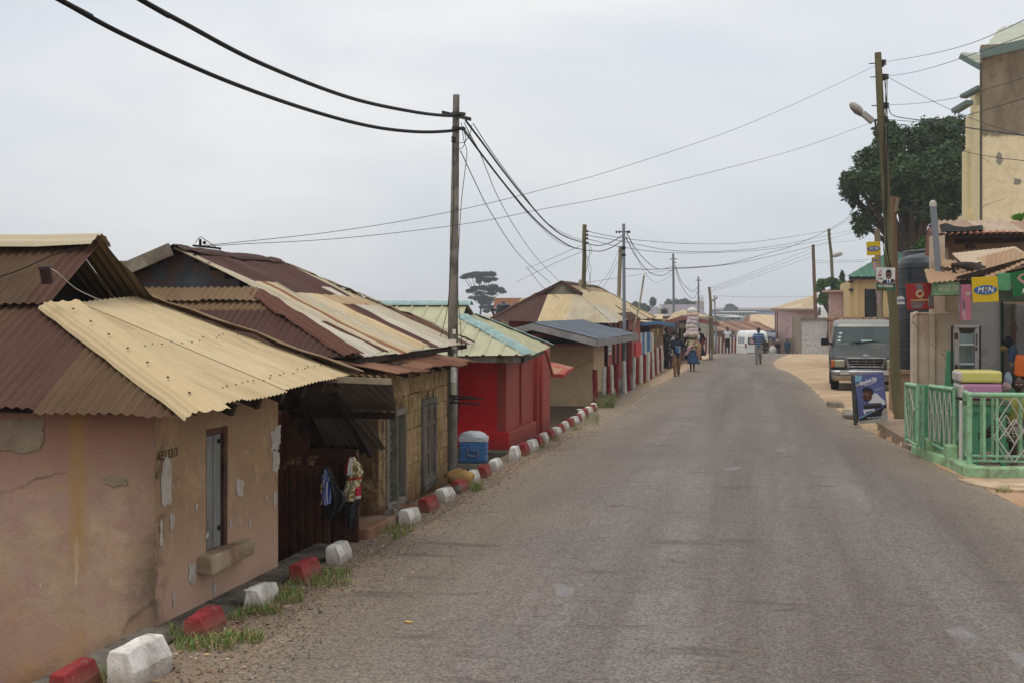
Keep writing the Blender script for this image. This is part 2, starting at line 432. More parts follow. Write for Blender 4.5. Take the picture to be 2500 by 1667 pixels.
nL=noi(t,v,1.15,5,.6,.3,(1,.04,1)); nF=noi(t,v,95,4,.75); nM=noi(t,v,7,5,.7); nB=noi(t,v,.35,4,.6)
vo=nd(t,'TexVoronoi',Vector=v,Scale=75.).outputs['Distance']; vo2=nd(t,'TexVoronoi',Vector=v,Scale=75.).outputs['Color']
c=mixc(t,rng(t,nL,.36,.62),s2l('5c554e'),s2l('7f7b77'))
c=mixc(t,rng(t,nB,.42,.62,0,.5),c,s2l('6c6661'))
c=mixc(t,rng(t,nM,.45,.7,0,.5),c,s2l('675a4d'))
c=mixc(t,rng(t,noi(t,v,26,6,.75),.5,.68,0,.45),c,s2l('54493f'))
e1=mth(t,'ADD',at_,mth(t,'MULTIPLY',mth(t,'SUBTRACT',nM,.5),1.3))
brown=rng(t,mth(t,'ADD',at_,mth(t,'MULTIPLY',mth(t,'SUBTRACT',nB,.5),2.5)),1.8,.2,0,.85)
c=mixc(t,brown,c,mixc(t,rng(t,nF,.35,.65),s2l('665b4e'),s2l('93877a')))
c=mixc(t,rng(t,e1,.30,.02),c,s2l('8a7c6b'))
sp=nd(t,'SeparateColor',Color=vo2).outputs[0]
grain=mixc(t,rng(t,sp,.0,1.,0,1),(.34,.31,.29),(1.75,1.68,1.6))
c=mixc(t,.62,c,mixc(t,1,c,grain,'MULTIPLY'))
c=mixc(t,rng(t,nF,.35,.7,0,.4),c,mixc(t,1,c,(.45,.42,.4),'MULTIPLY'))
# pale smooth worn spots and darker tar marks
pv=noi(t,v,1.1,3,.5,.2,(1,.35,1)); c=mixc(t,rng(t,pv,.675,.69,0,.35),c,s2l('8f8f93'))
dk=noi(t,v,1.7,5,.6,.4,(.5,1.6,1)); c=mixc(t,rng(t,dk,.61,.66,0,.5),c,s2l('4c433d'))
t.links.new(c,b.inputs['Base Color'])
t.links.new(rng(t,nL,.3,.7,.62,.85),b.inputs['Roughness']); b.inputs['Specular IOR Level'].default_value=.15
ck=nd(t,'TexVoronoi',Vector=mixc(t,.12,v,nd(t,'TexNoise',Vector=v,Scale=1.3,Detail=6.).outputs['Color']),Scale=.55,feature='DISTANCE_TO_EDGE').outputs[0]
c2_=mixc(t,mth(t,'MULTIPLY',rng(t,ck,.009,.003,0,.0),rng(t,noi(t,v,.45,3),.50,.56)),c,s2l('3a332d')); t.links.new(c2_,b.inputs['Base Color'])
bumpn(t,b,mth(t,'ADD',mth(t,'MULTIPLY',vo,1.2),nF),.45,.010)
rd=mb.build('road',m); a=rd.data.attributes.new('edge','FLOAT','POINT'); a.data.foreach_set('value',ed)
tag(rd,kind='structure')

# materials used around
CONC=paint('old concrete','8b8378',.9,var=.3,vs=6,bump=.5,bs=40,dirt='4a4036',damt=.6,ds=3)
CONCD=paint('dark concrete','6e675c',.9,var=.3,vs=6,bump=.5,bs=40,dirt='332b24',damt=.7,ds=3)
# ledge along the house fronts
mb=MB(); ys=frange(1,11.0,.5)+[11.0]
pr=[]
for y in ys:
    j=.02*mnoise.noise(Vector((y*2,0,0)))
    pr.append([( -3.96,y,.03+j),(-3.66+j*2,y,.015+j),(-3.63+j*2,y,-.12),(-3.96,y,-1.4)])
for a_,b_ in zip(pr[:-1],pr[1:]):
    mb.add(a_+b_,[(0,1,5,4),(1,2,6,5),(3,0,4,7)])
mb.add(pr[-1],[(0,1,2,3)]); mb.add(pr[0],[(3,2,1,0)])
tag(mb.build('pavement_edge',CONCD),kind='structure')
mb=MB(); mb.box((-4.05,11.45,-.7),(-3.62,12.45,.06),jit=.035); mb.box((-3.98,12.5,-.5),(-3.66,13.4,.045),jit=.02)
tag(mb.build('stone_slab',paint('brown slab','8d7a66',.9,var=.3,vs=5,bump=.6,bs=30,dirt='7a4a2c',damt=.7,ds=2),bevel=.02),'worn brown stone slab at the end of the ledge beside the brick house','slab')
# drain slab on the right with raised lip
mb=MB(); ysr=frange(19.9,27.6,.35)
top=[(tr_s(y)+.02*mnoise.noise(Vector((y*3,1,0))),y) for y in ysr]
for (x0,y0),(x1,y1) in zip(top[:-1],top[1:]):
    mb.add([(x0,y0,.05),(x1,y1,.05),(4.2,y1,.06),(4.2,y0,.06),(x0-.01,y0,-.30),(x1-.01,y1,-.30)],[(0,3,2,1),(0,1,5,4)])
mb.add([(top[0][0],19.9,.05),(4.2,19.9,.06),(4.2,19.9,-.3),(top[0][0],19.9,-.3)],[(0,1,2,3)])
mb.add([(top[-1][0],top[-1][1],.05),(4.2,top[-1][1],.06),(4.2,top[-1][1],-.3),(top[-1][0],top[-1][1],-.3)],[(3,2,1,0)])
tag(mb.build('pavement',paint('dusty slab','8f7c68',.92,var=.3,vs=4,bump=.4,bs=40,dirt='5a4636',damt=.5,ds=2)),kind='structure')
# broken kerb pieces at the edge of the dirt
mb=MB(); p=gz(2035,993); mb.box((p.x-.16,p.y-.3,-.05),(p.x+.22,p.y+.5,.10),jit=.05)
p=gz(2075,1022); mb.box((p.x-.1,p.y-.3,-.05),(p.x+.25,p.y+.9,.12),jit=.04)
tag(mb.build('broken_kerb',CONC,bevel=.01),'broken grey kerb stones where the dirt meets the asphalt, left of the barber board','kerb')
# pale apron below the green fence
mb=MB(); q=[gz(2335,1168,.03),gz(2500,1168,.03),gz(2620,1168,.03),gz(2620,1196,.03),gz(2500,1196,.03),gz(2440,1192,.03),gz(2385,1183,.03)]
mb.slab(q[::-1],(0,0,-.05)); tag(mb.build('pale_apron',paint('pale apron','b8a184',.9,var=.25,vs=5,bump=.4,bs=30,dirt='7d6148',damt=.5,ds=2)),'pale concrete slab with a broken edge below the green fence base','slab')
# ---------------------------------------------------------------- kerb blocks
def splash(m,h0=.02,h1=.12,col='7d6a55',amt=.6):
    t=m.node_tree; b=t.nodes['Principled BSDF']; src=b.inputs['Base Color'].links[0].from_socket; v=coords(t); sp=nd(t,'SeparateXYZ',Vector=v)
    z=mth(t,'SUBTRACT',sp.outputs[2],mth(t,'MULTIPLY',noi(t,v,9,6,.75),.16)); c=mixc(t,rng(t,z,h1-.08,h0-.08,0,amt),src,s2l(col))
    ch=noi(t,v,16,8,.8,.4); c=mixc(t,rng(t,ch,.60,.63,0,.8),c,s2l('8a8073')); t.links.new(c,b.inputs['Base Color'])
WHT=paint('kerb white','dcd7ce',.85,var=.14,vs=7,bump=.5,bs=45,dirt='7f776a',damt=.45,ds=5)
RED=paint('kerb red','8c2f30',.8,var=.2,vs=7,bump=.5,bs=45,dirt='5c2a24',damt=.4,ds=5)
splash(WHT); splash(RED)
GRY=paint('kerb grey','8a8073',.9,var=.3,vs=8,bump=.6,bs=40,dirt='4a4038',damt=.6,ds=5)
def kerb(px0,px1,pyt,pyb,kind,label,group,ln=.44,lump=0,hole=False):
    fr_=.52 if px0<1110 else (.6 if px0<1250 else .74)
    f=gz(px0+(px1-px0)*fr_/2,pyb-3); sc_=F/((f.x*-sa+f.y*ca))
    wd=(px1-px0)*fr_/sc_; hg=2-(pyt-790)*(F/sc_+(ln if px0<1240 else .2))/3125.
    wd=max(.13,min(.24,wd)); hg=max(.14,min(.24,hg))
    rs=random.Random(int(px0*7+pyb)); t=thing_mesh=None
    mb=MB(); w2=wd/2; ch=wd*.30
    prof=[(-w2,-.06),(w2,-.06),(w2,hg*.42),(w2-ch,hg),(-w2+ch*.35,hg),(-w2,hg*.78)]
    n=len(prof); nseg=4 if lump else 3
    ringv=[]
    for k in range(nseg+1):
        yy=ln*k/nseg
        for x,z in prof:
            j=lump if lump else .006
            e_=.02 if k in(0,nseg) else 0
            ringv.append((x*(1-e_)+rs.uniform(-j,j),yy+rs.uniform(-j,j),z*(1-e_)+rs.uniform(-j,j)))
    fs=[tuple(range(n))]+[tuple(nseg*n+k for k in range(n-1,-1,-1))]
    for k in range(nseg):
        for i in range(n): fs.append((k*n+(i+1)%n,k*n+i,(k+1)*n+i,(k+1)*n+(i+1)%n))
    mb.add(ringv,fs)
    mt={'w':WHT,'r':RED,'g':GRY}[kind]
    o=mb.build('kerb_block',mt,local=True,bevel=.010 if not lump else .03)
    o.location=(f.x,f.y,0); o.rotation_euler=(rs.uniform(-.03,.03),rs.uniform(-.03,.03),rs.uniform(-.09,.05))
    if hole:
        h=MB(); h.ball((.0,0,0),.05,0,10,6,(1,.25,1.1),jit=.15,seed=3)
        ho=h.build('chipped_hole',GRY,o,local=True); ho.location=(w2*.35,-.002,hg*.33)
    tag(o,label,'kerb block',group); return o
KG='red and white kerb blocks along the road'
kb=[(120,205,1642,1712,'r','red kerb block cut off by the bottom edge of the photo'),
(256,412,1545,1680,'w','large white kerb block, nearest whole one in front of the pink wall'),
(447,562,1503,1563,'r','worn round-edged red kerb block standing in long grass'),
(592,677,1427,1490,'w','lumpy white painted rock below the shuttered window'),
(703,787,1357,1427,'r','red kerb block beside yellowing grass at the end of the pink wall'),
(793,868,1316,1378,'w','white kerb block in front of the brown metal gate'),
(945,978,1243,1279,'g','unpainted grey stone leaning on a white kerb block'),
(973,1026,1232,1283,'w','white kerb block beside the unpainted grey stone'),
(1023,1068,1206,1254,'r','red kerb block below the louvred window of the brick house'),
(1065,1107,1185,1227,'w','white kerb block with a bare stone end, next to the holed red one'),
(1103,1143,1165,1206,'r','red kerb block with a round hole in its end'),
(1137,1173,1146,1181,'w','white kerb block half hidden behind the yellow rock'),
(1167,1201,1131,1169,'r','red kerb block in front of the blue cooler box'),
(1194,1225,1117,1152,'w','white kerb block just right of the blue cooler box'),
(1244,1272,1089,1129,'w','white kerb block with black chips at the corner of the red house'),
(1266,1292,1080,1116,'r','first red kerb block after the gap beside the red house'),
(1284,1309,1071,1105,'w','white kerb block third after the gap beside the red house'),
(1301,1327,1063,1093,'r','red kerb block in front of the red house side wall'),
(1317,1340,1055,1084,'w','white kerb block before the dark doorway of the red house'),
(1333,1354,1048,1077,'r','red kerb block at the far end of the red house'),
(1350,1365,1041,1068,'w','white kerb block where the dark stone pit begins'),
(1360,1377,1034,1060,'r','red kerb block beside the near end of the stone pit'),
(1371,1389,1027,1054,'w','white kerb block beside the dark stone pit, grass at its foot'),
(1383,1399,1021,1047,'r','red kerb block below the beige wall, fourth from its grassy end'),
(1392,1410,1015,1041,'w','white kerb block streaked grey below the beige wall'),
(1403,1419,1009,1034,'r','red kerb block below the middle of the beige wall'),
(1411,1428,1003,1026,'w','white kerb block below the beige wall corner'),
(1420,1436,997,1020,'r','red kerb block among green weeds near the first red post'),
(1428,1443,992,1016,'w','tilted white kerb block among weeds near the first red post'),
(1436,1452,987,1008,'r','last red kerb block before the posts begin'),
(1443,1456,983,1003,'w','last white kerb block at the foot of the first red post'),
(1478,1494,979,992,'w','low flat white kerb block lying among the posts')]
for i,(a_,b_,c_,d_,k,l) in enumerate(kb):
    kerb(a_,b_,c_,d_,k,l,KG,ln=(.40 if i in(1,) else .35),lump=.022 if i in(3,6) else (.014 if i in(2,) else 0),hole=(i==10))
# yellow rock
mb=MB(); p=gz(1125,1192); mb.ball((0,0,.12),.19,0,12,8,(.95,.5,.55),jit=.16,seed=4)
o=mb.build('rock',paint('yellow rock','b58f58',.9,var=.3,vs=6,bump=.6,bs=25,dirt='6e5034',damt=.5,ds=4),local=True); o.location=(p.x-.06,p.y+.15,.0); o.rotation_euler=(.1,.1,.3)
tag(o,'rough yellow rock behind the holed red kerb block','rock')
p=gz(1385,1035); mb=MB()
for k in range(7): mb.ball((-.75-.22*(k%3)*1.0,k*.42,-.18+.1*(k%2)),.2,0,9,6,(1.1,1.2,.6),jit=.2,seed=k)
o=mb.build('stone_heap',CONCD,local=True); o.location=(p.x,p.y-1.5,0); tag(o,'heap of dark rough stones in the pit under the beige wall','stones')
# ---------------------------------------------------------------- red and white posts
PW=paint('post white','c9c4ba',.8,var=.14,vs=9,bump=.5,bs=30,dirt='776e62',damt=.4,ds=9)
PR=paint('post red','7d2422',.75,var=.2,vs=9,bump=.5,bs=30,dirt='4c2a24',damt=.4,ds=9)
def post_mesh(mt,h,lean,r):
    mb=MB(); rs=random.Random(int(h*1000)); n=6
    pts=[(lean[0]*k/n+rs.uniform(-.006,.006),lean[1]*k/n,-.15+(h+.15)*k/n) for k in range(n+1)]
    mb.tube(pts,[r*(1+rs.uniform(-.07,.07)) for _ in pts],9)
    return mb.build('post',mt,local=True,bevel=.006)
posts=[(1454,902,988,'r'),(1473,894,980,'w'),(1487.5,893,980,'r'),(1495,890,976,'w'),(1504.5,887,968,'r'),(1526,880,960,'w'),(1535.5,876,953,'r'),(1546,871,946,'w'),(1555.5,870.5,937,'r'),(1565,867,935,'w'),(1572,864,933,'r'),(1582,858,928,'w'),(1588,859,924,'r'),(1594.5,813,919,'w'),(1600.5,849,915,'r'),(1607,848,911,'w'),(1612,848,908,'r'),(1617,842,905,'w'),
(1645,838,884,'r'),(1650,838,882,'w'),(1656,836,880,'r'),(1669,830,878,'w'),(1664,834,880,'r'),(1676,833,876,'r'),(1683,833,874,'w'),(1704,829,868,'r')]
words=['first','second','third','fourth','fifth','sixth','seventh','eighth','ninth','tenth','eleventh','twelfth','thirteenth','fourteenth','fifteenth']
cnt={'r':0,'w':0}
for i,(x,yt,yb,k) in enumerate(posts):
    f=gz(x,yb); s_=F/(f.x*-sa+f.y*ca); h=(yb-yt)/s_
    o=post_mesh(PR if k=='r' else PW,h,(random.uniform(-.05,.03),random.uniform(-.02,.02)),.062 if i<14 else .055); o.location=(f.x,f.y,0)
    nm='red' if k=='r' else 'white'; cnt[k]+=1
    if i==13: lb='tall weathered white post that rises above its neighbours by the blue stall'
    elif i<18: lb='%s wooden post near the slate roof, %s %s one counted from the beige house'%(nm,words[cnt[k]-1],nm)
    else: lb='%s post by the far red stall, %s %s one counted from the beige house'%(nm,words[cnt[k]-1],nm)
    tag(o,lb,'post','red and white posts along the road')
# far row closing the bend
n=21
pm={k:post_mesh(PR if k=='r' else PW,1.12,(.01,0),.058) for k in 'rw'}; used=set()
for i in range(n):
    x=1716+ (1795-1716)*i/(n-1)+random.uniform(-.6,.6); k='rw'[i%2]
    f=gz(x,861.5+(.0)); 
    o=pm[k] if k not in used else pm[k].copy()
    if k in used: C.objects.link(o)
    used.add(k)
    o.location=(f.x,f.y-.2,-.03+random.uniform(-.05,.03)); o.rotation_euler=(0,random.uniform(-.03,.03),0)
    side='left' if i<7 else ('middle' if i<14 else 'right')
    nm_='red' if k=='r' else 'white'
    q=[j for j in range(n) if 'rw'[j%2]==k].index(i)+1
    tag(o,'%s post in the close-set crest fence, %s %s one from its left end'%(nm_,words[q-1],nm_),'post','close-set red and white posts at the road crest')
# ---------------------------------------------------------------- grass and gravel (uncountable)
def grass(name,label,spots,col,h=(.025,.095),dens=2.0):
    mb=MB(); rs=random.Random(len(spots)+int(spots[0][0]))
    for (px0,px1,py0,py1,nb) in spots:
        for _ in range(int(nb*dens)):
            q=rs.random(); px=px0+(px1-px0)*rs.random(); py=py0+(py1-py0)*rs.random()+ (0)
            f=gz(px,py); hh=rs.uniform(*h); a=rs.uniform(0,6.28); l=rs.uniform(.2,.9)*hh; w_=rs.uniform(.0015,.004)
            dx,dy=math.cos(a),math.sin(a); sxv=Vector((-dy*w_,dx*w_,0)); b0=Vector((f.x,f.y,-.01)); m_=b0+Vector((dx*l*.35,dy*l*.35,hh*.65)); tp=b0+Vector((dx*l,dy*l,hh*.95))
            g=rs.uniform(.6,1.4); yl=rs.random()<.5
            cc=tuple(x*g for x in (s2l('8f8358') if yl else s2l(col)))
            mb.add([b0-sxv,b0+sxv,m_+sxv*.8,tp,m_-sxv*.8],[(0,1,2,4),(4,2,3)],0,cc)
    return tag(mb.build(name,GRASS),label,'grass',kind='stuff')
m,t,b=newmat('grass blades'); a_=nd(t,'Attribute',attribute_name='Col'); t.links.new(a_.outputs[0],b.inputs['Base Color']); b.inputs['Roughness'].default_value=.7; b.inputs['Specular IOR Level'].default_value=.2; GRASS=m
grass('grass','grass tufts and weeds growing along the kerb blocks',
 [(425,570,1560,1590,230),(540,640,1550,1572,170),(410,450,1535,1560,50),(600,690,1484,1500,130),(640,740,1440,1475,300),(700,860,1392,1432,420),(760,850,1425,1440,40),(935,1010,1284,1302,110),(960,990,1305,1318,50),(1150,1178,1185,1200,160),(560,600,1500,1515,60),(210,260,1650,1670,60),
  (1295,1330,1085,1100,120),(1380,1420,1030,1052,260),(1425,1462,985,1040,420),(1340,1365,1060,1078,120),(1550,1585,930,944,220),(1490,1512,968,976,80),(2055,2075,1002,1018,90),(2430,2470,1196,1203,60)],'5d7a34')
grass('weed_bush','low dark green leafy bush between the first red post and the white posts',[(1456,1500,968,996,1500)],'3f5c2c',h=(.08,.34))
rs=random.Random(15); mb=MB()
for _ in range(700):
    y=5.5*math.exp(rs.random()*1.6); x=-3.55+abs(rs.gauss(0,.22)); g=rs.choice(['6b4a30','8a6a42','b39a6c','4c3626','a89a80']); r=rs.uniform(.01,.028); a=rs.uniform(0,6.28); u=Vector((math.cos(a)*r,math.sin(a)*r,rs.uniform(-.004,.006))); w_=Vector((-math.sin(a)*r*.4,math.cos(a)*r*.4,rs.uniform(0,.008))); p=Vector((x,y,.012))
    mb.add([p-u,p-w_,p+u,p+w_],[(0,1,2,3)],0,s2l(g))
tag(mb.build('leaf_litter',GRASS),'dry leaves and scraps scattered along the verge by the kerb blocks','litter',kind='stuff')
rs=random.Random(5); mb=MB()
for _ in range(9000):
    y=5.5*math.exp(rs.random()*1.9); xl=interp(XL,y); x=xl+rs.gauss(-.05,.32)
    if x<-3.62 or x>xl+1.2: continue
    r=rs.uniform(.003,.011)*(1 if rs.random()<.95 else 2.0); g=rs.choice(['6d6156','8d8072','4a423c','a08c76','7a5a44','5c554e']); cc=s2l(g)
    z=.004 if x<xl else .02
    vs=[(x+r*rs.uniform(.6,1.2)*a,y+r*rs.uniform(.6,1.2)*b_,z+r*c_*.7) for a,b_,c_ in ((1,0,0),(0,1,0),(-1,0,0),(0,-1,0),(0,0,1))]
    mb.add(vs,[(0,1,4),(1,2,4),(2,3,4),(3,0,4)],0,cc)
tag(mb.build('gravel',GRASS),'loose grit and pebbles along the left road edge','gravel',kind='stuff')
# a few bits of litter on the road
for i,(px_,py_,c_,l_) in enumerate([(998,1528,'c9a25a','small yellow scrap lying on the asphalt near the grassy red block'),(1418,1003,'d8d2c4','flat pale paper scrap at the asphalt edge near the posts')]):
    mb=MB(); p=gz(px_,py_); mb.ball((p.x,p.y,.03),.022 if i==0 else .07,0,7,5,(1.3,.8,.3),jit=.3,seed=i)
    tag(mb.build('litter',paint('lit%d'%i,c_,.8)),l_,'litter')
mb=MB(); p=gz(2197,1092); mb.ball((p.x+.05,p.y+.1,-.12),.14,0,10,7,(1.3,1,.6),jit=.3,seed=9)
tag(mb.build('plastic_bag',paint('blackbag','16161a',.35,var=.3,bump=.3)),'crumpled black plastic bag lying in the gutter beside the green fence','bag')
# ---------------------------------------------------------------- sheet materials & colours
SHEET=colattr('corrugated sheet',rough=.55)
SHEETD=colattr('dark sheet',rough=.45,dirt='1c1714',damt=.4,metal=.5)
TAN=s2l('c6b38f'); TAN2=s2l('bba682'); CREAM=s2l('b9ad96'); WHITEISH=s2l('beb6a6'); BRN=s2l('523a33'); BRN2=s2l('5f4434'); RUSTC=s2l('7c4c38'); SAGE=s2l('a9a688'); TEAL=s2l('8fb0ac'); SLATE=s2l('5f6670')
WOOD=paint('grey wood','6f6658',.9,var=.35,vs=8,bump=.4,bs=40,dirt='2f2720',damt=.5,ds=6,streak=True)
WOODD=paint('dark wood','3a2e26',.9,var=.35,vs=8,bump=.4,bs=40,dirt='1a1410',damt=.5,ds=6)
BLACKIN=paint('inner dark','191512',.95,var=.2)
def rnd_sheet(base,rust=.1,var=.08,seed=0):
    def f(u,v,k):
        r=random.Random(k*31+seed); g=1+r.uniform(-var,var); return tuple(c*g for c in base)+(rust+r.uniform(-.08,.08),)
    return f
def mix3(a,b,t): return tuple(x*(1-t)+y*t for x,y in zip(a,b))
# ================================================================ HOUSE 1
h1=thing('plaster_house','pink and beige plaster house with tan and brown corrugated roof, nearest on the left','house',(-5,8.5,-1.3))
XW=-3.9
def yon(px,x=XW): return onx(px,900,x).y
wy0,wy1=yon(503),yon(556); wz1=onx(528,1043,XW).z; wz0=onx(535,1338,XW).z
s0,s1=wy0-7.72,wy1-7.72
# side wall facing the road
def plaster(name,c1,c2,bands):
    m,t,b=newmat(name); v=coords(t,'World'); sp=nd(t,'SeparateXYZ',Vector=v)
    n1=noi(t,v,1.4,8,.68,.6); n2=noi(t,v,6,8,.72,.4); n3=noi(t,v,40,4,.6); nst=noi(t,v,5,6,.6,.2,(1,1,.2))
    c=mixc(t,rng(t,mth(t,'ADD',n1,mth(t,'MULTIPLY',sp.outputs[2],bands)),.42,.60),s2l(c1),s2l(c2))
    c=mixc(t,rng(t,noi(t,v,3.1,10,.78,.9,(1,1,1.6)),.50,.62,0,.45),c,mixc(t,1,c,(.84,.78,.74),'MULTIPLY'))
    c=mixc(t,rng(t,noi(t,v,2.6,12,.8,1.2,(1,1,1.3)),.57,.62,0,.28),c,s2l('c4ac8a'))
    c=mixc(t,rng(t,noi(t,v,17,4,.7,.3,(1,1,.35)),.685,.70,0,.75),c,s2l('c6bba6'))
    c=mixc(t,rng(t,noi(t,v,38,3,.6),.70,.73,0,.8),c,s2l('4a382c'))
    ck=nd(t,'TexVoronoi',Vector=mixc(t,.25,v,nd(t,'TexNoise',Vector=v,Scale=2.1,Detail=7.).outputs['Color']),Scale=.9,feature='DISTANCE_TO_EDGE').outputs[0]
    c=mixc(t,mth(t,'MULTIPLY',rng(t,ck,.010,.003,0,.6),rng(t,noi(t,v,.9,3),.50,.56)),c,s2l('4d3d31'))
    c=mixc(t,rng(t,noi(t,v,4.5,14,.85,.6),.60,.615,0,.35),c,s2l('8b7762'))
    c=mixc(t,rng(t,n2,.5,.75,0,.35),c,mixc(t,1,c,(.6,.52,.45),'MULTIPLY'))
    c=mixc(t,rng(t,nst,.66,.70,0,.7),c,s2l('c4b498'))
    c=mixc(t,rng(t,noi(t,v,22,6,.7,.3),.62,.70,0,.5),c,mixc(t,1,c,(.5,.42,.36),'MULTIPLY'))
    c=mixc(t,rng(t,noi(t,v,2.2,7,.7,.5,(1,1,2.2)),.52,.66,0,.35),c,s2l('b58f66'))
    return m,t,b,c,sp,n1,n2,n3,v
m,t,b,c,sp,n1,n2,n3,v=plaster('plaster side','ad9576','957b60',.1)
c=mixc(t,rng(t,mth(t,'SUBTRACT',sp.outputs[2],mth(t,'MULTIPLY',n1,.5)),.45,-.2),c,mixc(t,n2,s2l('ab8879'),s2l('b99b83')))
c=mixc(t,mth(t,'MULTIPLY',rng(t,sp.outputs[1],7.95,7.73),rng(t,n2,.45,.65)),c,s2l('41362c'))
t.links.new(c,b.inputs['Base Color']); b.inputs['Roughness'].default_value=.93; b.inputs['Specular IOR Level'].default_value=.15; bumpn(t,b,mth(t,'ADD',n2,n3),.35,.01); PLS=m
m,t,b,c,sp,n1,n2,n3,v=plaster('plaster front','a38678','ae977c',.0)
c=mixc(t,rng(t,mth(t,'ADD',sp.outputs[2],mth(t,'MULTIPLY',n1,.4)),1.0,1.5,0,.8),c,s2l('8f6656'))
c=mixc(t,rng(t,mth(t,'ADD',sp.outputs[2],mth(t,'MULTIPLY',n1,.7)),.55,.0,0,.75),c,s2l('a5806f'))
xs=ony(190,1200,7.72).x
yl=mth(t,'MULTIPLY',rng(t,mth(t,'ABSOLUTE',mth(t,'SUBTRACT',sp.outputs[0],xs)),.10,.01),rng(t,mth(t,'ADD',sp.outputs[2],mth(t,'MULTIPLY',n2,.2)),.35,.75))
c=mixc(t,mth(t,'MULTIPLY',yl,rng(t,n2,.2,.5,.3,.75)),c,s2l('a3804c'))
c=mixc(t,mth(t,'MULTIPLY',rng(t,noi(t,v,2.2,5),.55,.7,0,.5),rng(t,sp.outputs[2],.6,.2)),c,s2l('b08a4c'))
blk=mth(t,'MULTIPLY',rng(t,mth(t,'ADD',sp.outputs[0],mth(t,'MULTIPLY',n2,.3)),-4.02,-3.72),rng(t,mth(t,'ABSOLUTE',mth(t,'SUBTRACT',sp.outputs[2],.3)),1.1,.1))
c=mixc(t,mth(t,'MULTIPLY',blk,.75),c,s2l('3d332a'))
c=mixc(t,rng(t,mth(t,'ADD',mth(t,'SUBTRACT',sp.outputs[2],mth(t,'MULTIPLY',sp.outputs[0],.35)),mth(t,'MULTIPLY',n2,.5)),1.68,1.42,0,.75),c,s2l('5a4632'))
t.links.new(c,b.inputs['Base Color']); b.inputs['Roughness'].default_value=.93; b.inputs['Specular IOR Level'].default_value=.15; bumpn(t,b,mth(t,'ADD',n2,n3),.35,.01); PLF=m
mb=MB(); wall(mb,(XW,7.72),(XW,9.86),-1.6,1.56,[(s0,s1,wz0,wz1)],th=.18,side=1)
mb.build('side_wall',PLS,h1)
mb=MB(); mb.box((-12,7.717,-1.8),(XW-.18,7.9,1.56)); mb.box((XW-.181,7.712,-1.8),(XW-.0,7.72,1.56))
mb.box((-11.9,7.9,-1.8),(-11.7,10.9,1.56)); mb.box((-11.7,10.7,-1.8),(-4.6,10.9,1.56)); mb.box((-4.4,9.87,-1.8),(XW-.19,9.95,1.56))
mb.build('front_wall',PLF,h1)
# window
SHUT=paint('faded blue boards','80837f',.8,var=.18,vs=5,bump=.3,bs=30,dirt='5e574e',damt=.5,ds=5,streak=True)
JAMB=paint('brown jamb','5d4236',.85,var=.3,bump=.3,dirt='2e211a',damt=.5)
mb=MB(); 
mb.box((XW-.16,wy0+.0,wz0),(XW-.01,wy0+.035,wz1)); mb.box((XW-.16,wy1-.05,wz0),(XW-.004,wy1,wz1)); mb.box((XW-.16,wy0+.035,wz1-.05),(XW-.01,wy1-.05,wz1))
mb.box((XW-.5,wy0,wz0),(XW-.42,wy1,wz1))
wf=mb.build('window',JAMB,h1,bevel=.004)
mb=MB(); nb=4
for k in range(nb):
    a=wy0+.04+(wy1-wy0-.1)*k/nb; mb.box((XW-.050-.004*(k%2),a+.003,wz0+.01),(XW-.025-.004*(k%2),wy0+.04+(wy1-wy0-.1)*(k+1)/nb-.003,wz1-.055))
mb.build('shutter',SHUT,wf,bevel=.003)
mb=MB(); 
for z in (wz0+.13,wz1-.12): mb.box((XW-.026,wy1-.12,z),(XW-.014,wy1-.03,z+.03))
mb.build('hinge',paint('hinge','2d2622',.6,metal=.5),wf)
mb=MB(); mb.box((XW-.10,yon(482),wz0-.115),(XW+.115,yon(588),wz0+.0),jit=.012)
mb.build('window_sill',paint('sill','a18e76',.92,var=.3,vs=6,bump=.6,bs=25,dirt='6a4a35',damt=.55,ds=3),h1,bevel=.012)
# house number and torn paper
mb=MB(); fr=(Vector((XW,0,0)),Vector((0,1,0)),Vector((0,0,1)))
p=onx(408,1109,XW); mb.text('AE133/3',(Vector((XW,p.y,p.z)),Vector((0,1,0)),Vector((0,.0,1))),.085,0,off=.003,bold=.0015,sx=1.05,rot=.03)
mb.build('house_number',paint('number ink','4a3527',.9,var=.3,vs=30),h1)
PAP=paint('torn paper','b3aca2',.9,var=.15,vs=12,dirt='8b7c6c',damt=.5,ds=12)
mb=MB()
def paperpx(x0,x1,y0,y1,x=XW,n=18,j=.2,seed=0,m_=0):
    a=onx((x0+x1)/2,(y0+y1)/2,x); ya=onx(x0,900,x).y; yb=onx(x1,900,x).y; sc_=(onx((x0+x1)/2,y0,x).z-onx((x0+x1)/2,y1,x).z)
    mb.flat([(q[0],q[1]) for q in ragged(0,0,yb-ya,sc_,n,j,seed)],(Vector((x,a.y,a.z)),(0,1,0),(0,0,1)),m_,off=.004)
for i,q in enumerate([(393,419,1120,1232),(576,593,1170,1212),(659,684,1040,1100),(664,682,1100,1150),(668,674,1195,1235),(414,424,1255,1290),(476,483,1230,1246),(460,476,1370,1420),(389,396,1265,1330),(560,564,1265,1290),(583,586,1258,1276),(607,611,1268,1284),(648,652,1208,1220),(500,508,1300,1312),(520,526,1420,1450),(540,545,1440,1462),(420,426,1440,1475)]): paperpx(*q,j=.35 if i else .12,seed=i,n=22)
mb.build('torn_paper',PAP,h1)
mb=MB()
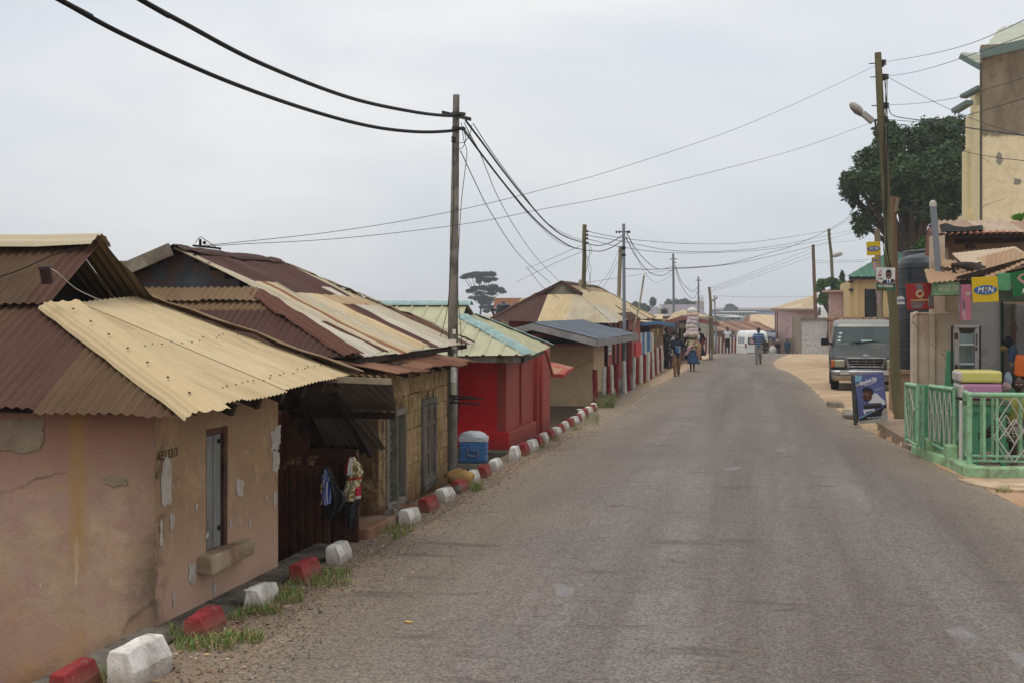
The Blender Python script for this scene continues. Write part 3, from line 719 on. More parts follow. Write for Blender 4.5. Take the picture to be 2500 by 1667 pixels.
def patchf(x0,x1,y0,y1,seed,j=.2):
    a=ony(x0,(y0+y1)/2,7.712); b_=ony(x1,(y0+y1)/2,7.712); z1=ony(x0,y0,7.712).z; z0=ony(x0,y1,7.712).z
    mb.flat(ragged(0,0,b_.x-a.x,z1-z0,26,j,seed),(Vector(((a.x+b_.x)/2,7.712,(z0+z1)/2)),(1,0,0),(0,0,1)),0,off=.004)
patchf(-60,107,1020,1100,2,.16); patchf(84,96,996,1012,5); patchf(256,306,1162,1182,7,.5)
mb.build('bare_patch',paint('bare plaster','93836f',.93,var=.2,vs=8,bump=.4,dirt='75604e',damt=.5,ds=6),h1)
# roof
A_=onx(497,1007,-3.5); B_=onx(865,912,-3.5)
T1=Vector((-5.18,8.6,2.106)); T2=Vector((-5.18,10.0,2.197)); RG=Vector((-5.15,9.3,2.647)); RL=Vector((-13,9.3,2.70))
E0=Vector((-13,7.5,1.46)); E1=Vector((A_.x,7.5,A_.z))
A_=Vector((A_.x,7.5,A_.z)); B_=Vector((B_.x,B_.y,B_.z))
def brown1(u,v,k):
    r=random.Random(k*7+3); base=mix3(BRN,BRN2,.25+.3*r.random()); 
    if k%5 in (1,4): base=mix3(s2l('5d4a36'),BRN2,.4)
    if v<.45+.2*r.random() and k%3!=1: base=mix3(base,s2l('5e4c38'),.6)
    g=1+r.uniform(-.2,.2); return tuple(c*g for c in base)+(.16,)
mb=MB(); 
corr(mb,[E0,A_,T1,Vector((-5.35,8.78,2.22)),Vector((-13,8.8,2.25))],E0,A_,brown1,amp=.011,seed=1,rag=.035,wav=.02)
corr(mb,[Vector((-13,8.56,2.15)),Vector((-5.16,8.57,2.135)),RG,RL],Vector((-13,8.56,2.15)),Vector((-5.16,8.57,2.135)),brown1,amp=.011,seed=5,rag=.03,wav=.015)
mb.build('brown_roof_slope',SHEET,h1)
mb=MB()
def tan1(u,v,k):
    r=random.Random(k*11); g=1+r.uniform(-.05,.05); return tuple(c*g for c in mix3(TAN,TAN2,r.random()))+(-.22,)
T1b=T1+Vector((0,0,.03)); T2b=T2+Vector((0,0,.03))
corr(mb,[A_+Vector((0,0,.012)),B_,T2b,T1b],A_,B_,tan1,amp=.008,seed=2,rag=.012,wav=.01)
# screw heads along the tan slope
n_=(B_-A_).cross(T1-A_).normalized(); n_=n_ if n_.z>0 else -n_
for fr_,cnt_ in ((.12,22),(.52,14)):
    for k in range(cnt_):
        uu=.06+.9*(k+random.uniform(-.2,.2))/cnt_; e=A_.lerp(B_,uu); tp=T1b.lerp(T2b,uu); p=e.lerp(tp,fr_+random.uniform(-.02,.02))+n_*.014
        mb.ball(p,.008,1,6,4,(1,1,.6))
for k in range(7):
    p=T1b.lerp(A_,.12+.13*k)+Vector((.05,.02,.055)); mb.ball(p,.011,1,6,4,(1,1,.6))
mb.build('tan_roof_slope',[SHEET,paint('nail','3a2a22',.7)],h1)
# upper gable back slope + far slope
mb=MB()
corr(mb,[RG,RL,Vector((-13,10.05,2.2)),Vector((-5.0,10.05,2.14))],Vector((-13,10.05,2.2)),Vector((-5.0,10.05,2.14)),rnd_sheet(mix3(BRN,s2l('6b6046'),.6),.1),amp=.011,seed=3)
corr(mb,[T2,B_,Vector((-13,B_.y,B_.z)),Vector((-13,10.0,2.2))],B_,Vector((-13,B_.y,B_.z)),brown1,seed=4)
mb.build('back_roof_slope',SHEET,h1)
mb=MB(); # gable infill set back
mb.slab([(-5.55,8.62,2.05),(-5.55,9.98,2.1),(-5.55,9.3,2.60)],(-.03,0,0)); mb.build('gable_board',BLACKIN,h1)
# hip caps
mb=MB()
def cap(mb,a,b,w1,w2,dn1,dn2,col,n=10,seed=0,j=.006):
    a,b=Vector(a),Vector(b); w1,w2=Vector(w1),Vector(w2); rs=random.Random(seed); pr=[]
    for k in range(n+1):
        p=a.lerp(b,k/n)+Vector((0,0,.02+rs.uniform(-j,j)))
        row=[]
        for i in range(-7,8):
            f=abs(i)/7.; w_,d_=(w1,dn1) if i<0 else (w2,dn2)
            row.append(p+w_*f+Vector((0,0,d_*f*f+.009*math.cos(i*2.1)+(rs.uniform(-j,j) if abs(i)==7 else 0))))
        pr.append(row)
    for q,r in zip(pr[:-1],pr[1:]):
        for i in range(14): mb.add([q[i],q[i+1],r[i+1],r[i]],[(0,1,2,3)],0,col,[[(0,0),(.1,0),(.1,.3),(0,.3)]],smooth=True)
cap(mb,T1b+Vector((0,0,.01)),A_+Vector((.03,-.05,.0)),(-.07,-.05,0),(.16,.13,0),-.05,.015,tuple(mix3(TAN,s2l('b0946a'),.35))+(-.1,),seed=1,n=14)
cap(mb,T2+Vector((0,0,.03)),B_+Vector((.02,0,.01)),(-.02,.12,0),(.10,-.10,0),-.03,-.0,tuple(mix3(BRN2,TAN,.3))+(.15,),seed=2,j=.012)
mb.build('hip_cap',SHEET,h1)
mb=MB(); cap(mb,Vector((-13,9.3,2.72)),RG+Vector((.0,0,.035)),(0,-.17,0),(0,.14,0),-.09,-.09,tuple(s2l('b9ab90'))+(.05,),n=16,seed=3,j=.012)
mb.build('ridge_cap',SHEET,h1)
mb=MB()
for y in (8.2,8.65,9.1,9.55,10.0,10.4): mb.beam((-4.1,y,1.60+(y-8)*.04),(-3.56,y,1.385+(y-7.6)*.04),.06,.08)
mb.build('rafter',WOODD,h1)
mb=MB(); mb.beam((-12.8,7.66,1.44),(-3.75,7.66,1.44),.04,.05); mb.build('eave_board',WOODD,h1)
mb=MB() # roof vent pipe stub
q=ony(116,668,8.42); mb.tube([q-Vector((0,0,.07)),q+Vector((-.0,-.03,.03))],[.042,.042],12); mb.tube([q+Vector((0,-.03,.025)),q+Vector((0,-.032,.05))],[.05,.05],12)
mb.build('vent_pipe',paint('pipe brown','3c2a28',.5,var=.2),h1)
mb=MB(); mb.tube(smooth_path([q+Vector((.04,-.04,.04)),q+Vector((.12,-.06,.0)),q+Vector((.17,-.0,-.07)),q+Vector((.21,.06,-.12)),q+Vector((.34,.12,-.19))]),.0028,5); mb.build('white_wire',paint('wirew','b8b0a0',.6),h1)
mb=MB(); 
mb.tube(smooth_path([RG+Vector((-1.15,-.12,.08)),RG+Vector((-1.0,-.3,-.08)),RG+Vector((-.8,-.55,-.32)),RG+Vector((-.5,-.45,-.26)),RG+Vector((-.25,-.3,-.12)),RG+Vector((-.1,-.2,-.06))]),.005,5)
mb.tube(smooth_path([RG+Vector((-1.7,-.2,.25)),RG+Vector((-1.5,-.15,.16)),RG+Vector((-1.3,-.1,.06)),RG+Vector((-1.1,-.1,.07))]),.007,5)
mb.ball(RG+Vector((-1.08,-.06,.10)),.04,0,7,5,(1.3,1,.8),jit=.2)
mb.build('loose_wire',paint('wireb','1e1b1a',.6),h1)
# ================================================================ canopy, gate and washing between the houses
cn=thing('lean_to_canopy','dark corrugated lean-to roof on slanting poles between the plaster house and the brick house','canopy',(-4.4,11,0))
def q4(px,py,y): return ony(px,py,y)
mb=MB()
P=[q4(690,922,10.25),q4(957,928,10.25),q4(968,1003,11.25),q4(684,1003,11.25)]
corr(mb,P,P[3],P[2],rnd_sheet(s2l('665f57'),-.05,.3,3),amp=.012,seed=7,wav=.02)
P2=[q4(640,985,11.15),q4(893,1000,11.15),q4(941,1098,12.3),q4(690,1086,12.3)]
corr(mb,P2,P2[3],P2[2],rnd_sheet(s2l('77716a'),-.05,.4,5),amp=.014,seed=8,wav=.02)
mb.build('sheet',SHEETD,cn)
mb=MB(); mb.beam(q4(690,921,10.2),q4(955,931,10.2),.04,.05); mb.build('edge_batten',paint('batten','8d7f6a',.9,var=.3,bump=.3),cn)
mb=MB(); mb.beam(q4(640,1001,11.1)+Vector((0,0,-.03)),q4(966,1006,11.1)+Vector((0,0,-.03)),.05,.06)
mb.beam(q4(744,1093,12.25),q4(905,1096,12.25),.05,.08)
mb.beam(q4(815,960,10.6),q4(905,1108,12.1),.05,.07); mb.beam(q4(720,960,10.6),q4(790,1092,12.1),.05,.06)
mb.beam(q4(790,1060,12.35),q4(790,1118,12.35),.07,.07); mb.beam(q4(810,1060,12.35),q4(806,1118,12.35),.07,.07); mb.build('rafter',WOODD,cn)
BRM=paint('brown metal gate','4a2a18',.5,var=.25,vs=5,bump=.1,dirt='20120a',damt=.5,ds=3,spec=.4)
gt=thing('metal_gate','dark brown metal gate with upright ribs in the gap under the lean-to','gate',(-4.3,11.3,-1.3))
mb=MB()
def gleaf(mb,x0,x1,y,z0,zt0,zt1,rb=5):
    mb.add([(x0,y,z0),(x1,y,z0),(x1,y,zt1),(x0,y,zt0),(x0,y+.03,z0),(x1,y+.03,z0),(x1,y+.03,zt1),(x0,y+.03,zt0)],[(0,1,2,3),(5,4,7,6),(0,4,5,1),(3,2,6,7),(0,3,7,4),(1,5,6,2)])
    for k in range(rb+1):
        x=x0+(x1-x0)*k/rb; zt=zt0+(zt1-zt0)*k/rb
        mb.box((x-.012,y-.03,z0),(x+.03,y-.001,zt-.04))
xa,xb,xm=ony(690,1100,11).x,ony(868,1100,11.3).x,ony(770,1100,11.3).x
xl2=ony(700,1200,11).x; xr2=ony(800,1200,11).x
gleaf(mb,xm,xb,11.32,-1.3,ony(770,1117,11.32).z,ony(868,1103,11.32).z,4)
mb.build('gate_leaf',BRM,gt)
mb=MB(); gleaf(mb,xl2,xr2,10.98,-1.3,ony(700,1132,11).z,ony(800,1138,11).z,5); mb.build('gate_leaf',BRM,gt)
mb=MB(); mb.box((xa-.08,10.9,-1.3),(xa+.03,10.97,1.2)); mb.box((xm-.16,11.36,-1.3),(xm-.10,11.42,1.0)); mb.box((xa-.2,11.35,ony(700,1108,11.4).z),(xb,11.40,ony(700,1095,11.4).z+.01)); 
mb.slab([ony(692,1000,10.96),ony(692,1132,10.96),ony(750,1105,10.96),ony(742,1085,10.96),ony(700,1000,10.96)],(0,.02,0)); mb.build('gate_frame',BRM,gt)
mb=MB(); mb.box((-6.2,11.5,-1.4),(-4.6,11.6,1.2)); tag(mb.build('courtyard_wall',BLACKIN),'dark wall glimpsed behind the brown gate','wall')
# washing
def cloth(name,label,col,pts_l,pts_r,y,group,mats=None,colf=None,thick=.02,seed=0,folds=4,amp=.03):
    """hanging cloth: left and right outline in pixels top to bottom at depth y"""
    mb=MB(); nr=len(pts_l)*5; nc=12; rs=random.Random(seed); L_=smooth_path([ony(a,b_,y) for a,b_ in pts_l],5); R_=smooth_path([ony(a,b_,y) for a,b_ in pts_r],5); n_=min(len(L_),len(R_)); vs=[]
    for j in range(n_):
        for i in range(nc+1):
            s_=i/nc; p=L_[j].lerp(R_[j],s_); p=p+Vector((0,-amp*(1-math.cos(s_*2*math.pi*folds+seed+j*.15))*.5-(.05*math.sin(math.pi*s_)),0)); vs.append(p)
    fs=[];cs=[]
    for j in range(n_-1):
        for i in range(nc):
            fs.append((j*(nc+1)+i,j*(nc+1)+i+1,(j+1)*(nc+1)+i+1,(j+1)*(nc+1)+i)); cs.append(colf(i/nc,j/(n_-1)) if colf else tuple(s2l(col))+(0,))
    mb.add(vs,fs,0,cs,smooth=True)
    o=mb.build(name,CLOTH,solid=.006); tag(o,label,'cloth',group); return o
m,t,b=newmat('cloth'); a_=nd(t,'Attribute',attribute_name='Col'); v=coords(t,'World'); cN=mixc(t,rng(t,noi(t,v,40,4),.3,.7,.0,.35),a_.outputs[0],mixc(t,1,a_.outputs[0],(.6,.6,.6),'MULTIPLY'))
t.links.new(cN,b.inputs['Base Color']); b.inputs['Roughness'].default_value=.85; b.inputs['Specular IOR Level'].default_value=.2; CLOTH=m
m,t,b=newmat('black plastic'); b.inputs['Base Color'].default_value=(.008,.008,.01,1); b.inputs['Roughness'].default_value=.35; v=coords(t); bumpn(t,b,noi(t,v,14,5,.6,1),1,.05); PLAST=m
bl=tuple(s2l('3d62b8'))+(0,); wh=tuple(s2l('c9ccd4'))+(0,)
GW='washing hung on the brown gate'
cloth('towel','blue and white striped cloth hanging on the gate','ffffff',[(798,1143),(788,1165),(792,1190),(787,1210),(793,1233)],[(804,1143),(816,1162),(812,1185),(813,1210),(812,1226)],10.88,GW,colf=lambda a,b_: bl if ((a*9+(b_*5 if b_<.35 else 0))%2)<1 else wh,seed=1,folds=2)
cloth('printed_cloth','red and cream printed cloth behind the striped one','a05048',[(790,1165),(785,1190),(788,1215),(783,1228)],[(800,1170),(798,1195),(800,1215),(800,1230)],10.92,GW,colf=lambda a,b_: tuple(s2l('9a4a48' if (int(a*7)+int(b_*9))%2 else 'c8b48a'))+(0,),seed=2)
o=cloth('black_bag','puffed black plastic bag hanging beside the striped cloth','101010',[(808,1140),(812,1180),(811,1225),(806,1262)],[(812,1140),(828,1185),(849,1212),(832,1245),(820,1267)][:4],10.9,GW,seed=3,folds=2,amp=.06); o.data.materials[0]=PLAST
o=cloth('black_garment','long black garment hanging below the striped cloth','101010',[(798,1215),(796,1235),(800,1255)],[(815,1215),(812,1240),(810,1268)],10.94,GW,seed=4,folds=2); o.data.materials[0]=PLAST
cloth('patterned_cloth','cream cloth with brown lattice and a red green band, hung at the gate corner','d0c8a0',[(857,1114),(852,1150),(843,1185),(836,1210),(846,1220)],[(866,1114),(886,1147),(879,1180),(873,1200),(868,1222)],11.14,GW,colf=lambda a,b_: tuple(s2l('4d7a4a' if .30<b_<.34 else ('a0422e' if .34<b_<.38 else ('7d6a3c' if ((a*8+b_*14)%1<.25 or (a*8-b_*14)%1<.25) else 'cfc6a0'))))+(0,),seed=5,folds=2)
cloth('red_garment','red and white garment folded behind the lattice cloth','b02030',[(853,1118),(844,1145),(850,1160)],[(862,1118),(863,1145),(862,1156)],11.10,GW,colf=lambda a,b_: tuple(s2l('a81e38' if a<.5 and b_<.75 else 'c9c4c0'))+(0,),seed=6)
cloth('red_garment','small red and white hem showing right of the lattice cloth','b02030',[(872,1180),(870,1215)],[(880,1178),(882,1216)],11.18,GW,colf=lambda a,b_: tuple(s2l('a81e38' if b_<.7 else 'c9c4c0'))+(0,),seed=7,folds=1)
o=cloth('black_garment','long black garment hanging at the right edge of the gate','101010',[(843,1218),(848,1260),(852,1285)],[(882,1214),(874,1250),(868,1292)],11.2,GW,seed=8,folds=2); o.data.materials[0]=PLAST
# ================================================================ HOUSE 2 (brick)
dv=Vector((-.061,.998,0)).normalized(); nvb=Vector((dv.y,-dv.x,0))
W0=Vector((-3.87,12.54,0)); W1=W0+dv*3.77
def onb(px,py,off=0): # on brick wall plane
    r=Vector(ray(px,py)); o=Vector((0,0,H)); n=nvb; t_=((W0+n*off)-o).dot(n)/r.dot(n); p=o+r*t_; return p
def sb(px): p=onb(px,900); return (p-W0).dot(dv)
h2=thing('brick_house','mud brick house with patchwork corrugated roof and louvred window, second on the left','house',(-6.3,15,-1))
w1=(sb(942),sb(986),onb(964,1228).z,onb(964,1008).z); w2=(sb(1028),sb(1060),onb(1043,1172).z,onb(1043,982).z)
m,t,b=newmat('mud brick'); a_=nd(t,'Attribute',attribute_name='Col'); v=coords(t,'World'); n1=noi(t,v,6,8,.75,.5); n2=noi(t,v,30,5,.7); sp=nd(t,'SeparateXYZ',Vector=v)
c=mixc(t,rng(t,n1,.35,.65),a_.outputs[0],mixc(t,1,a_.outputs[0],(.55,.45,.35),'MULTIPLY'))
c=mixc(t,rng(t,noi(t,v,2.4,9,.75,.8),.50,.60,0,.75),c,s2l('bda67a'))
c=mixc(t,rng(t,noi(t,v,9,7,.75,.4,(1,1,.4)),.55,.66,0,.7),c,s2l('6f5638'))
c=mixc(t,rng(t,mth(t,'ADD',sp.outputs[2],mth(t,'MULTIPLY',n1,.6)),.75,.25,0,.75),c,s2l('6a4630'))
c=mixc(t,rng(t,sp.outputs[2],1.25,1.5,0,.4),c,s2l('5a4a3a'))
t.links.new(c,b.inputs['Base Color']); b.inputs['Roughness'].default_value=.95; b.inputs['Specular IOR Level'].default_value=.1; bumpn(t,b,mth(t,'ADD',n1,n2),.9,.03); BRK=m
def bricks(mb,o,u,Ln,z0,z1,holes,cols,bw=.30,bh=.20,seed=0,n=None,gap=.012):
    rs=random.Random(seed); n=n or Vector((u.y,-u.x,0)); r=0; z=z0
    mort=tuple(s2l('6e5a42'))+(0,)
    wall_m=MB(); 
    S=sorted({0,Ln}|{h[0] for h in holes}|{h[1] for h in holes}); Z=sorted({z0,z1}|{h[2] for h in holes}|{h[3] for h in holes})
    for a,b_ in zip(S[:-1],S[1:]):
        for c_,d_ in zip(Z[:-1],Z[1:]):
            if any(h[0]<=a+1e-6 and b_-1e-6<=h[1] and h[2]<=c_+1e-6 and d_-1e-6<=h[3] for h in holes): continue
            mb.obox(o+u*a+Vector((0,0,c_))-n*.012,u*(b_-a),-n*.16,Vector((0,0,d_-c_)),0,mort)
    while z<z1:
        zt=min(z+bh,z1); x=-(rs.random()*.2+(r%2)*bw/2)
        while x<Ln:
            xe=x+bw*rs.uniform(.85,1.1); a=max(0,x)+gap*rs.uniform(.2,.9); e=min(Ln,xe)-gap*rs.uniform(.2,.9)
            segs=[(a,e)]
            for h in holes:
                if h[2]<zt-.02 and h[3]>z+.02:
                    ns=[]
                    for p,q in segs:
                        if q<=h[0] or p>=h[1]: ns.append((p,q))
                        else:
                            if p<h[0]-.03: ns.append((p,h[0]))
                            if q>h[1]+.03: ns.append((h[1],q))
                    segs=ns
            for p,q in segs:
                if q-p<.03: continue
                gg=rs.uniform(.90,1.07); cc=tuple(k*gg for k in s2l(rs.choice(cols)))+(0,); d=rs.uniform(-.003,.007)
                zz0=z+gap*rs.uniform(.2,1); zz1=zt-gap*rs.uniform(.2,.8); j=lambda: rs.uniform(-.008,.008)
                f=[o+u*(p+j())+Vector((0,0,zz0+j())),o+u*(q+j())+Vector((0,0,zz0+j())),o+u*(q+j())+Vector((0,0,zz1+j())),o+u*(p+j())+Vector((0,0,zz1+j()))]
                fr_=[k+n*d for k in f]; bk=[k-n*.03 for k in f]
                mb.add(fr_+bk,[(0,1,2,3),(1,0,4,5),(2,1,5,6),(3,2,6,7),(0,3,7,4)],0,cc)
            x=xe
        z=zt; r+=1
mb=MB(); cols=['b19a70','b69e76','ab936a','b09770','a68d66']
bricks(mb,W0,dv,3.77,-1.2,1.56,[w1,w2],cols,seed=3,gap=.008); mb.build('side_wall',BRK,h2,bevel=.006)
mb=MB(); bricks(mb,Vector((-8.0,12.54,0)),Vector((1,0,0)),4.13,-1.4,1.5,[],['8a705a','7d6650','947a62','a08868'],seed=5); mb.build('front_wall',BRK,h2,bevel=.006)
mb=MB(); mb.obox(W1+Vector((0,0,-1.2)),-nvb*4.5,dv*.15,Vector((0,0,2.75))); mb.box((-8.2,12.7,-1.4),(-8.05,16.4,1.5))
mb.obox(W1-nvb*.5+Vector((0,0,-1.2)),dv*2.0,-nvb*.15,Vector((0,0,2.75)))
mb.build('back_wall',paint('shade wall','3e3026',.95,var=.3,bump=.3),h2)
# louvre window
WFR=paint('window frame grey','7f786a',.85,var=.2,vs=8,bump=.3,dirt='4a4238',damt=.4)
def pb(s_,z,off=0): return W0+dv*s_+nvb*off+Vector((0,0,z))
def boxb(mb,s0_,s1_,z0_,z1_,o0,o1): mb.obox(pb(s0_,z0_,o0),dv*(s1_-s0_),nvb*(o1-o0),Vector((0,0,z1_-z0_)))
mb=MB(); a_,b_,c_,d_=w1
for q in ((a_-.03,a_+.03,c_,d_),(b_-.03,b_+.03,c_,d_),(a_-.03,b_+.03,c_-.04,c_+.03),(a_-.03,b_+.03,d_-.03,d_+.04),((a_+b_)/2-.015,(a_+b_)/2+.015,c_+.03,d_-.03)): boxb(mb,*q,-.08,.03)
wn=mb.build('window',WFR,h2,bevel=.004)
mb=MB(); k=0; z=c_+.05
while z<d_-.06:
    for s_a,s_b in ((a_+.03,(a_+b_)/2-.015),((a_+b_)/2+.015,b_-.03)):
        mb.add([pb(s_a,z,-.02),pb(s_b,z,-.02),pb(s_b,z+.10,-.06),pb(s_a,z+.10,-.06)],[(0,1,2,3)])
    z+=.085
mb.build('louvre',paint('louvre glass','39433c',.35,var=.4,vs=6,dirt='5c6152',damt=.5,spec=.5),wn,solid=.005)
mb=MB(); boxb(mb,a_,b_,c_,d_,-.3,-.25); mb.build('dark_room',BLACKIN,wn)
mb=MB(); a_,b_,c_,d_=w2
for q in ((a_-.02,a_+.04,c_,d_),(b_-.04,b_+.02,c_,d_),(a_-.02,b_+.02,c_-.03,c_+.03),(a_-.02,b_+.02,d_-.02,d_+.05)): boxb(mb,*q,-.08,.035)
w2o=mb.build('window',paint('weather board','6f6a60',.9,var=.3,bump=.4,dirt='3a342c',damt=.5),h2,bevel=.005)
mb=MB(); s_=a_+.04; e_=b_-.04; mid=(s_+e_)/2
for q in ((s_,mid-.005),(mid+.005,e_)):
    boxb(mb,q[0],q[1],c_+.03,d_-.03,-.03,.01)
    for zz in (c_+.03,c_+(d_-c_)*.36,c_+(d_-c_)*.70,d_-.08): boxb(mb,q[0],q[1],zz,zz+.05,.01,.025)
    boxb(mb,q[0],q[0]+.04,c_+.03,d_-.03,.012,.027); boxb(mb,q[1]-.04,q[1],c_+.03,d_-.03,.012,.027)
mb.build('shutter',WOOD,w2o,bevel=.003)
mb=MB(); boxb(mb,w1[0]-.04,w1[1]+.04,w1[2]-.09,w1[2]-.042,-.05,.05); boxb(mb,w2[0]-.04,w2[1]+.04,w2[2]-.08,w2[2]-.032,-.05,.05); mb.build('window_sill',CONCD,h2)
# roof strip along the wall
mb=MB(); 
a=pb(-.75,1.52,.33); b=pb(3.9,1.50,.36); c=pb(3.9,1.63,-.25); d=pb(-.75,1.63,-.25)
corr(mb,[a,b,c,d],a,b,lambda u,v,k: tuple(mix3(s2l('6a4636'),s2l('8f6a54'),random.Random(k).random()*.8))+(.08,),seed=9,rag=.05,wav=.03,amp=.012)
a2=Vector((-6.5,11.75,1.50)); b2=Vector((-3.55,11.8,1.50)); c2=Vector((-3.9,12.5,1.62)); d2=Vector((-6.5,12.5,1.64))
corr(mb,[a2,b2,c2,d2],a2,b2,lambda u,v,k: tuple(mix3(s2l('6a4636'),s2l('a88a6c'),random.Random(k+3).random()*.7))+(.08,),seed=11,rag=.04,wav=.03,amp=.012)
mb.build('rusty_eave_strip',SHEET,h2)
mb=MB()
for s_ in (.1,.7,1.3,1.9,2.5,3.1,3.6): mb.beam(pb(s_,1.60,-.2),pb(s_,1.475,.28),.045,.06)
mb.beam(pb(-.1,1.545,.03),pb(3.8,1.545,.03),.05,.06); mb.build('rafter',WOODD,h2)
# main roof
P0=Vector((-3.85,11.8,1.69)); TIP=onx(1156,836,-4.27); AP=Vector((-6.31,12.9,2.82)); RE=AP+dv*3.6; RE.z=2.85
VB=Vector((-5.24,12.9,2.33)); LB=Vector((-7.4,12.9,2.36)); LP=Vector((-8.8,11.8,1.69)); LT=Vector((-9.0,18.7,1.7))
strips=[(0,.25,BRN),(.25,1.0,WHITEISH),(1.0,1.35,BRN),(1.35,1.7,mix3(TAN,CREAM,.5)),(1.7,1.95,mix3(RUSTC,TAN,.15)),(1.95,2.15,TAN),(2.15,2.8,CREAM),(2.8,3.5,TAN),(3.5,3.7,mix3(RUSTC,BRN,.5)),(3.7,4.15,BRN),(4.15,5.0,WHITEISH),(5.0,5.6,CREAM),(5.6,6.2,BRN2),(6.2,6.7,WHITEISH),(6.7,9,BRN)]
def patch(u,v,k):
    for a_,b_,c_ in strips:
        if a_<=u<b_: base=c_;break
    else: base=BRN
    if v>1.45+.12*((int(u*1.3)*7)%3) and 1.3<u<4.9 : base=BRN
    if 1.0<u<1.55 and v>.85: base=CREAM
    if 1.25<v<1.5 and 3.3<u<5.5: base=mix3(TAN,RUSTC,.35)
    if v>1.3 and u>5.2: base=mix3(TAN,s2l('6e6248'),.4)
    r=random.Random(int(u*2.6)*13+int(v)); g=1+r.uniform(-.08,.08)
    ru=.02 if base in (CREAM,TAN,WHITEISH) else .15
    if 1.35<u<2.2 or 2.8<u<3.6: ru+=.10
    return tuple(x*g for x in base)+(ru,)
mb=MB()
corr(mb,[P0,TIP,RE,AP,VB],P0,TIP,patch,seed=12,rag=.05,wav=.035,amp=.009,row=.25)
mb.build('patchwork_roof_slope',SHEET,h2)
mb=MB()
def hipb(u,v,k):
    if v>1.0: return tuple(mix3(s2l('6b4a36'),s2l('7d6a50'),.6))+(.15,)
    if 2.4<u<2.9 and v>.35: return tuple(CREAM)+(.15,)
    if 1.7<u<=2.4 and v>.5: return tuple(mix3(TAN,RUSTC,.4))+(.3,)
    g=1+random.Random(k).uniform(-.1,.1); return tuple(x*g for x in BRN)+(.08,)
HL=Vector((-8.8,11.8,1.69))
corr(mb,[HL,P0,VB,LB],HL,P0,hipb,seed=13,rag=.03,wav=.02,amp=.011)
ax=Vector((0,-.02,.03)); 
corr(mb,[LB+Vector((.5,-.25,-.10)),VB+Vector((.05,-.22,-.10)),VB+ax+Vector((-.1,.02,.03)),LB+ax],LB,VB,lambda u,v,k: tuple(mix3(s2l('6b4a36'),s2l('8a7a5e'),.6))+(.15,),seed=14,amp=.011)
mb.build('front_hip_slope',SHEET,h2)
mb=MB(); corr(mb,[LP,HL,LB,AP,RE,LT],LP,LT,rnd_sheet(BRN,.1),seed=15); 
corr(mb,[TIP,LT,RE],TIP,LT,rnd_sheet(mix3(TAN,BRN,.4),.1),seed=16); mb.build('back_roof_slope',SHEET,h2)
mb=MB(); 
for k in range(6):
    z=2.30+k*.09; hw=1.05-(k*.09)*1.95
    hw-=.16
    if hw>.05: mb.box((AP.x-hw,13.02+.008*k,z),(AP.x+hw,13.05+.008*k,z+.095))
mb.build('gable_board',paint('gable dark','4a4e52',.6,var=.4,vs=5,bump=.2,dirt='5a3a28',damt=.6,ds=3,metal=.2),h2)
mb=MB(); mb.beam(AP+Vector((0,-.05,-.02)),LB+Vector((-.3,-.05,-.1)),.04,.14); mb.build('verge_board',paint('verge wood','8a8172',.9,var=.35,bump=.5,dirt='4a3a30',damt=.5),h2)
mb=MB()
cap(mb,VB+Vector((-.1,0,.03)),P0+Vector((0,0,.0)),(-.12,-.06,0),(.05,.07,0),-.03,-.02,tuple(mix3(BRN,RUSTC,.3))+(.2,),n=12,seed=4,j=.012)
cap(mb,AP+Vector((0,0,.01)),RE+Vector((0,0,.01)),(-.12,0,0),(.12,0,0),-.06,-.06,tuple(BRN)+(.1,),n=14,seed=5,j=.012)
cap(mb,RE+Vector((0,0,.0)),TIP+Vector((.02,0,.0)),(.03,-.10,0),(-.03,.12,0),-.0,-.02,tuple(mix3(TAN,s2l('5a4a38'),.55))+(.15,),n=40,seed=6,j=.014)
mb.build('hip_cap',SHEET,h2)
mb=MB(); mb.beam(P0+Vector((-.05,.05,-.06)),TIP+Vector((-.1,-.1,-.06)),.05,.06); mb.build('eave_board',WOODD,h2)
mb=MB(); q=AP+Vector((.25,.15,.03)); mb.tube([q,q+Vector((0,0,.07))],.015,6); mb.tube(smooth_path([q+Vector((-.06,0,.03)),q+Vector((0,0,.09)),q+Vector((.06,0,.06)),q+Vector((.2,.2,-.08))]),.004,5); mb.ball(q+Vector((.05,0,.03)),.02,0,7,5); mb.beam(q+Vector((-.08,-.02,-.0)),q+Vector((.2,.1,-.03)),.04,.02)
mb.build('wire_bracket',WOODD,h2)
mb=MB(); p=pb(4.35,.98,.05)
for k,(l,dz,dy) in enumerate([(1.0,0,0),(.8,.04,.05),(.9,-.04,.08),(.6,.08,-.04)]): mb.beam(p+Vector((-.3,dy,dz)),p+Vector((-.3+l*.62,dy+.1,dz-.02*k)),.03,.022)
tag(mb.build('wood_bundle',WOODD),'dark sticks poking out from the brick house beside the concrete pole','wood')
mb=MB(); mb.obox(W1-nvb*.05+Vector((0,.1,.95)),-nvb*.42,dv*1.0,Vector((0,0,.05))); tag(mb.build('shelf_plank',WOODD),'dark plank shelf in the recess behind the concrete pole','plank')
# small roof seen between house 1 and 2
hb=thing('back_roof_house','house behind with a brown and tan corrugated roof glimpsed between the first two roofs','house',(-12,22,0))
mb=MB(); a=ony(260,667,21); b=ony(372,672,21); c=ony(372,638,22.2); d=ony(260,638,22.2); corr(mb,[a,b,c,d],a,b,lambda u,v,k: (tuple(BRN) if v>.9 else tuple(TAN))+(.0,),seed=17); mb.build('roof',SHEET,hb)
mb=MB(); mb.box((a.x,21.2,-1),(b.x,24,a.z)); mb.build('wall',PLS,hb)
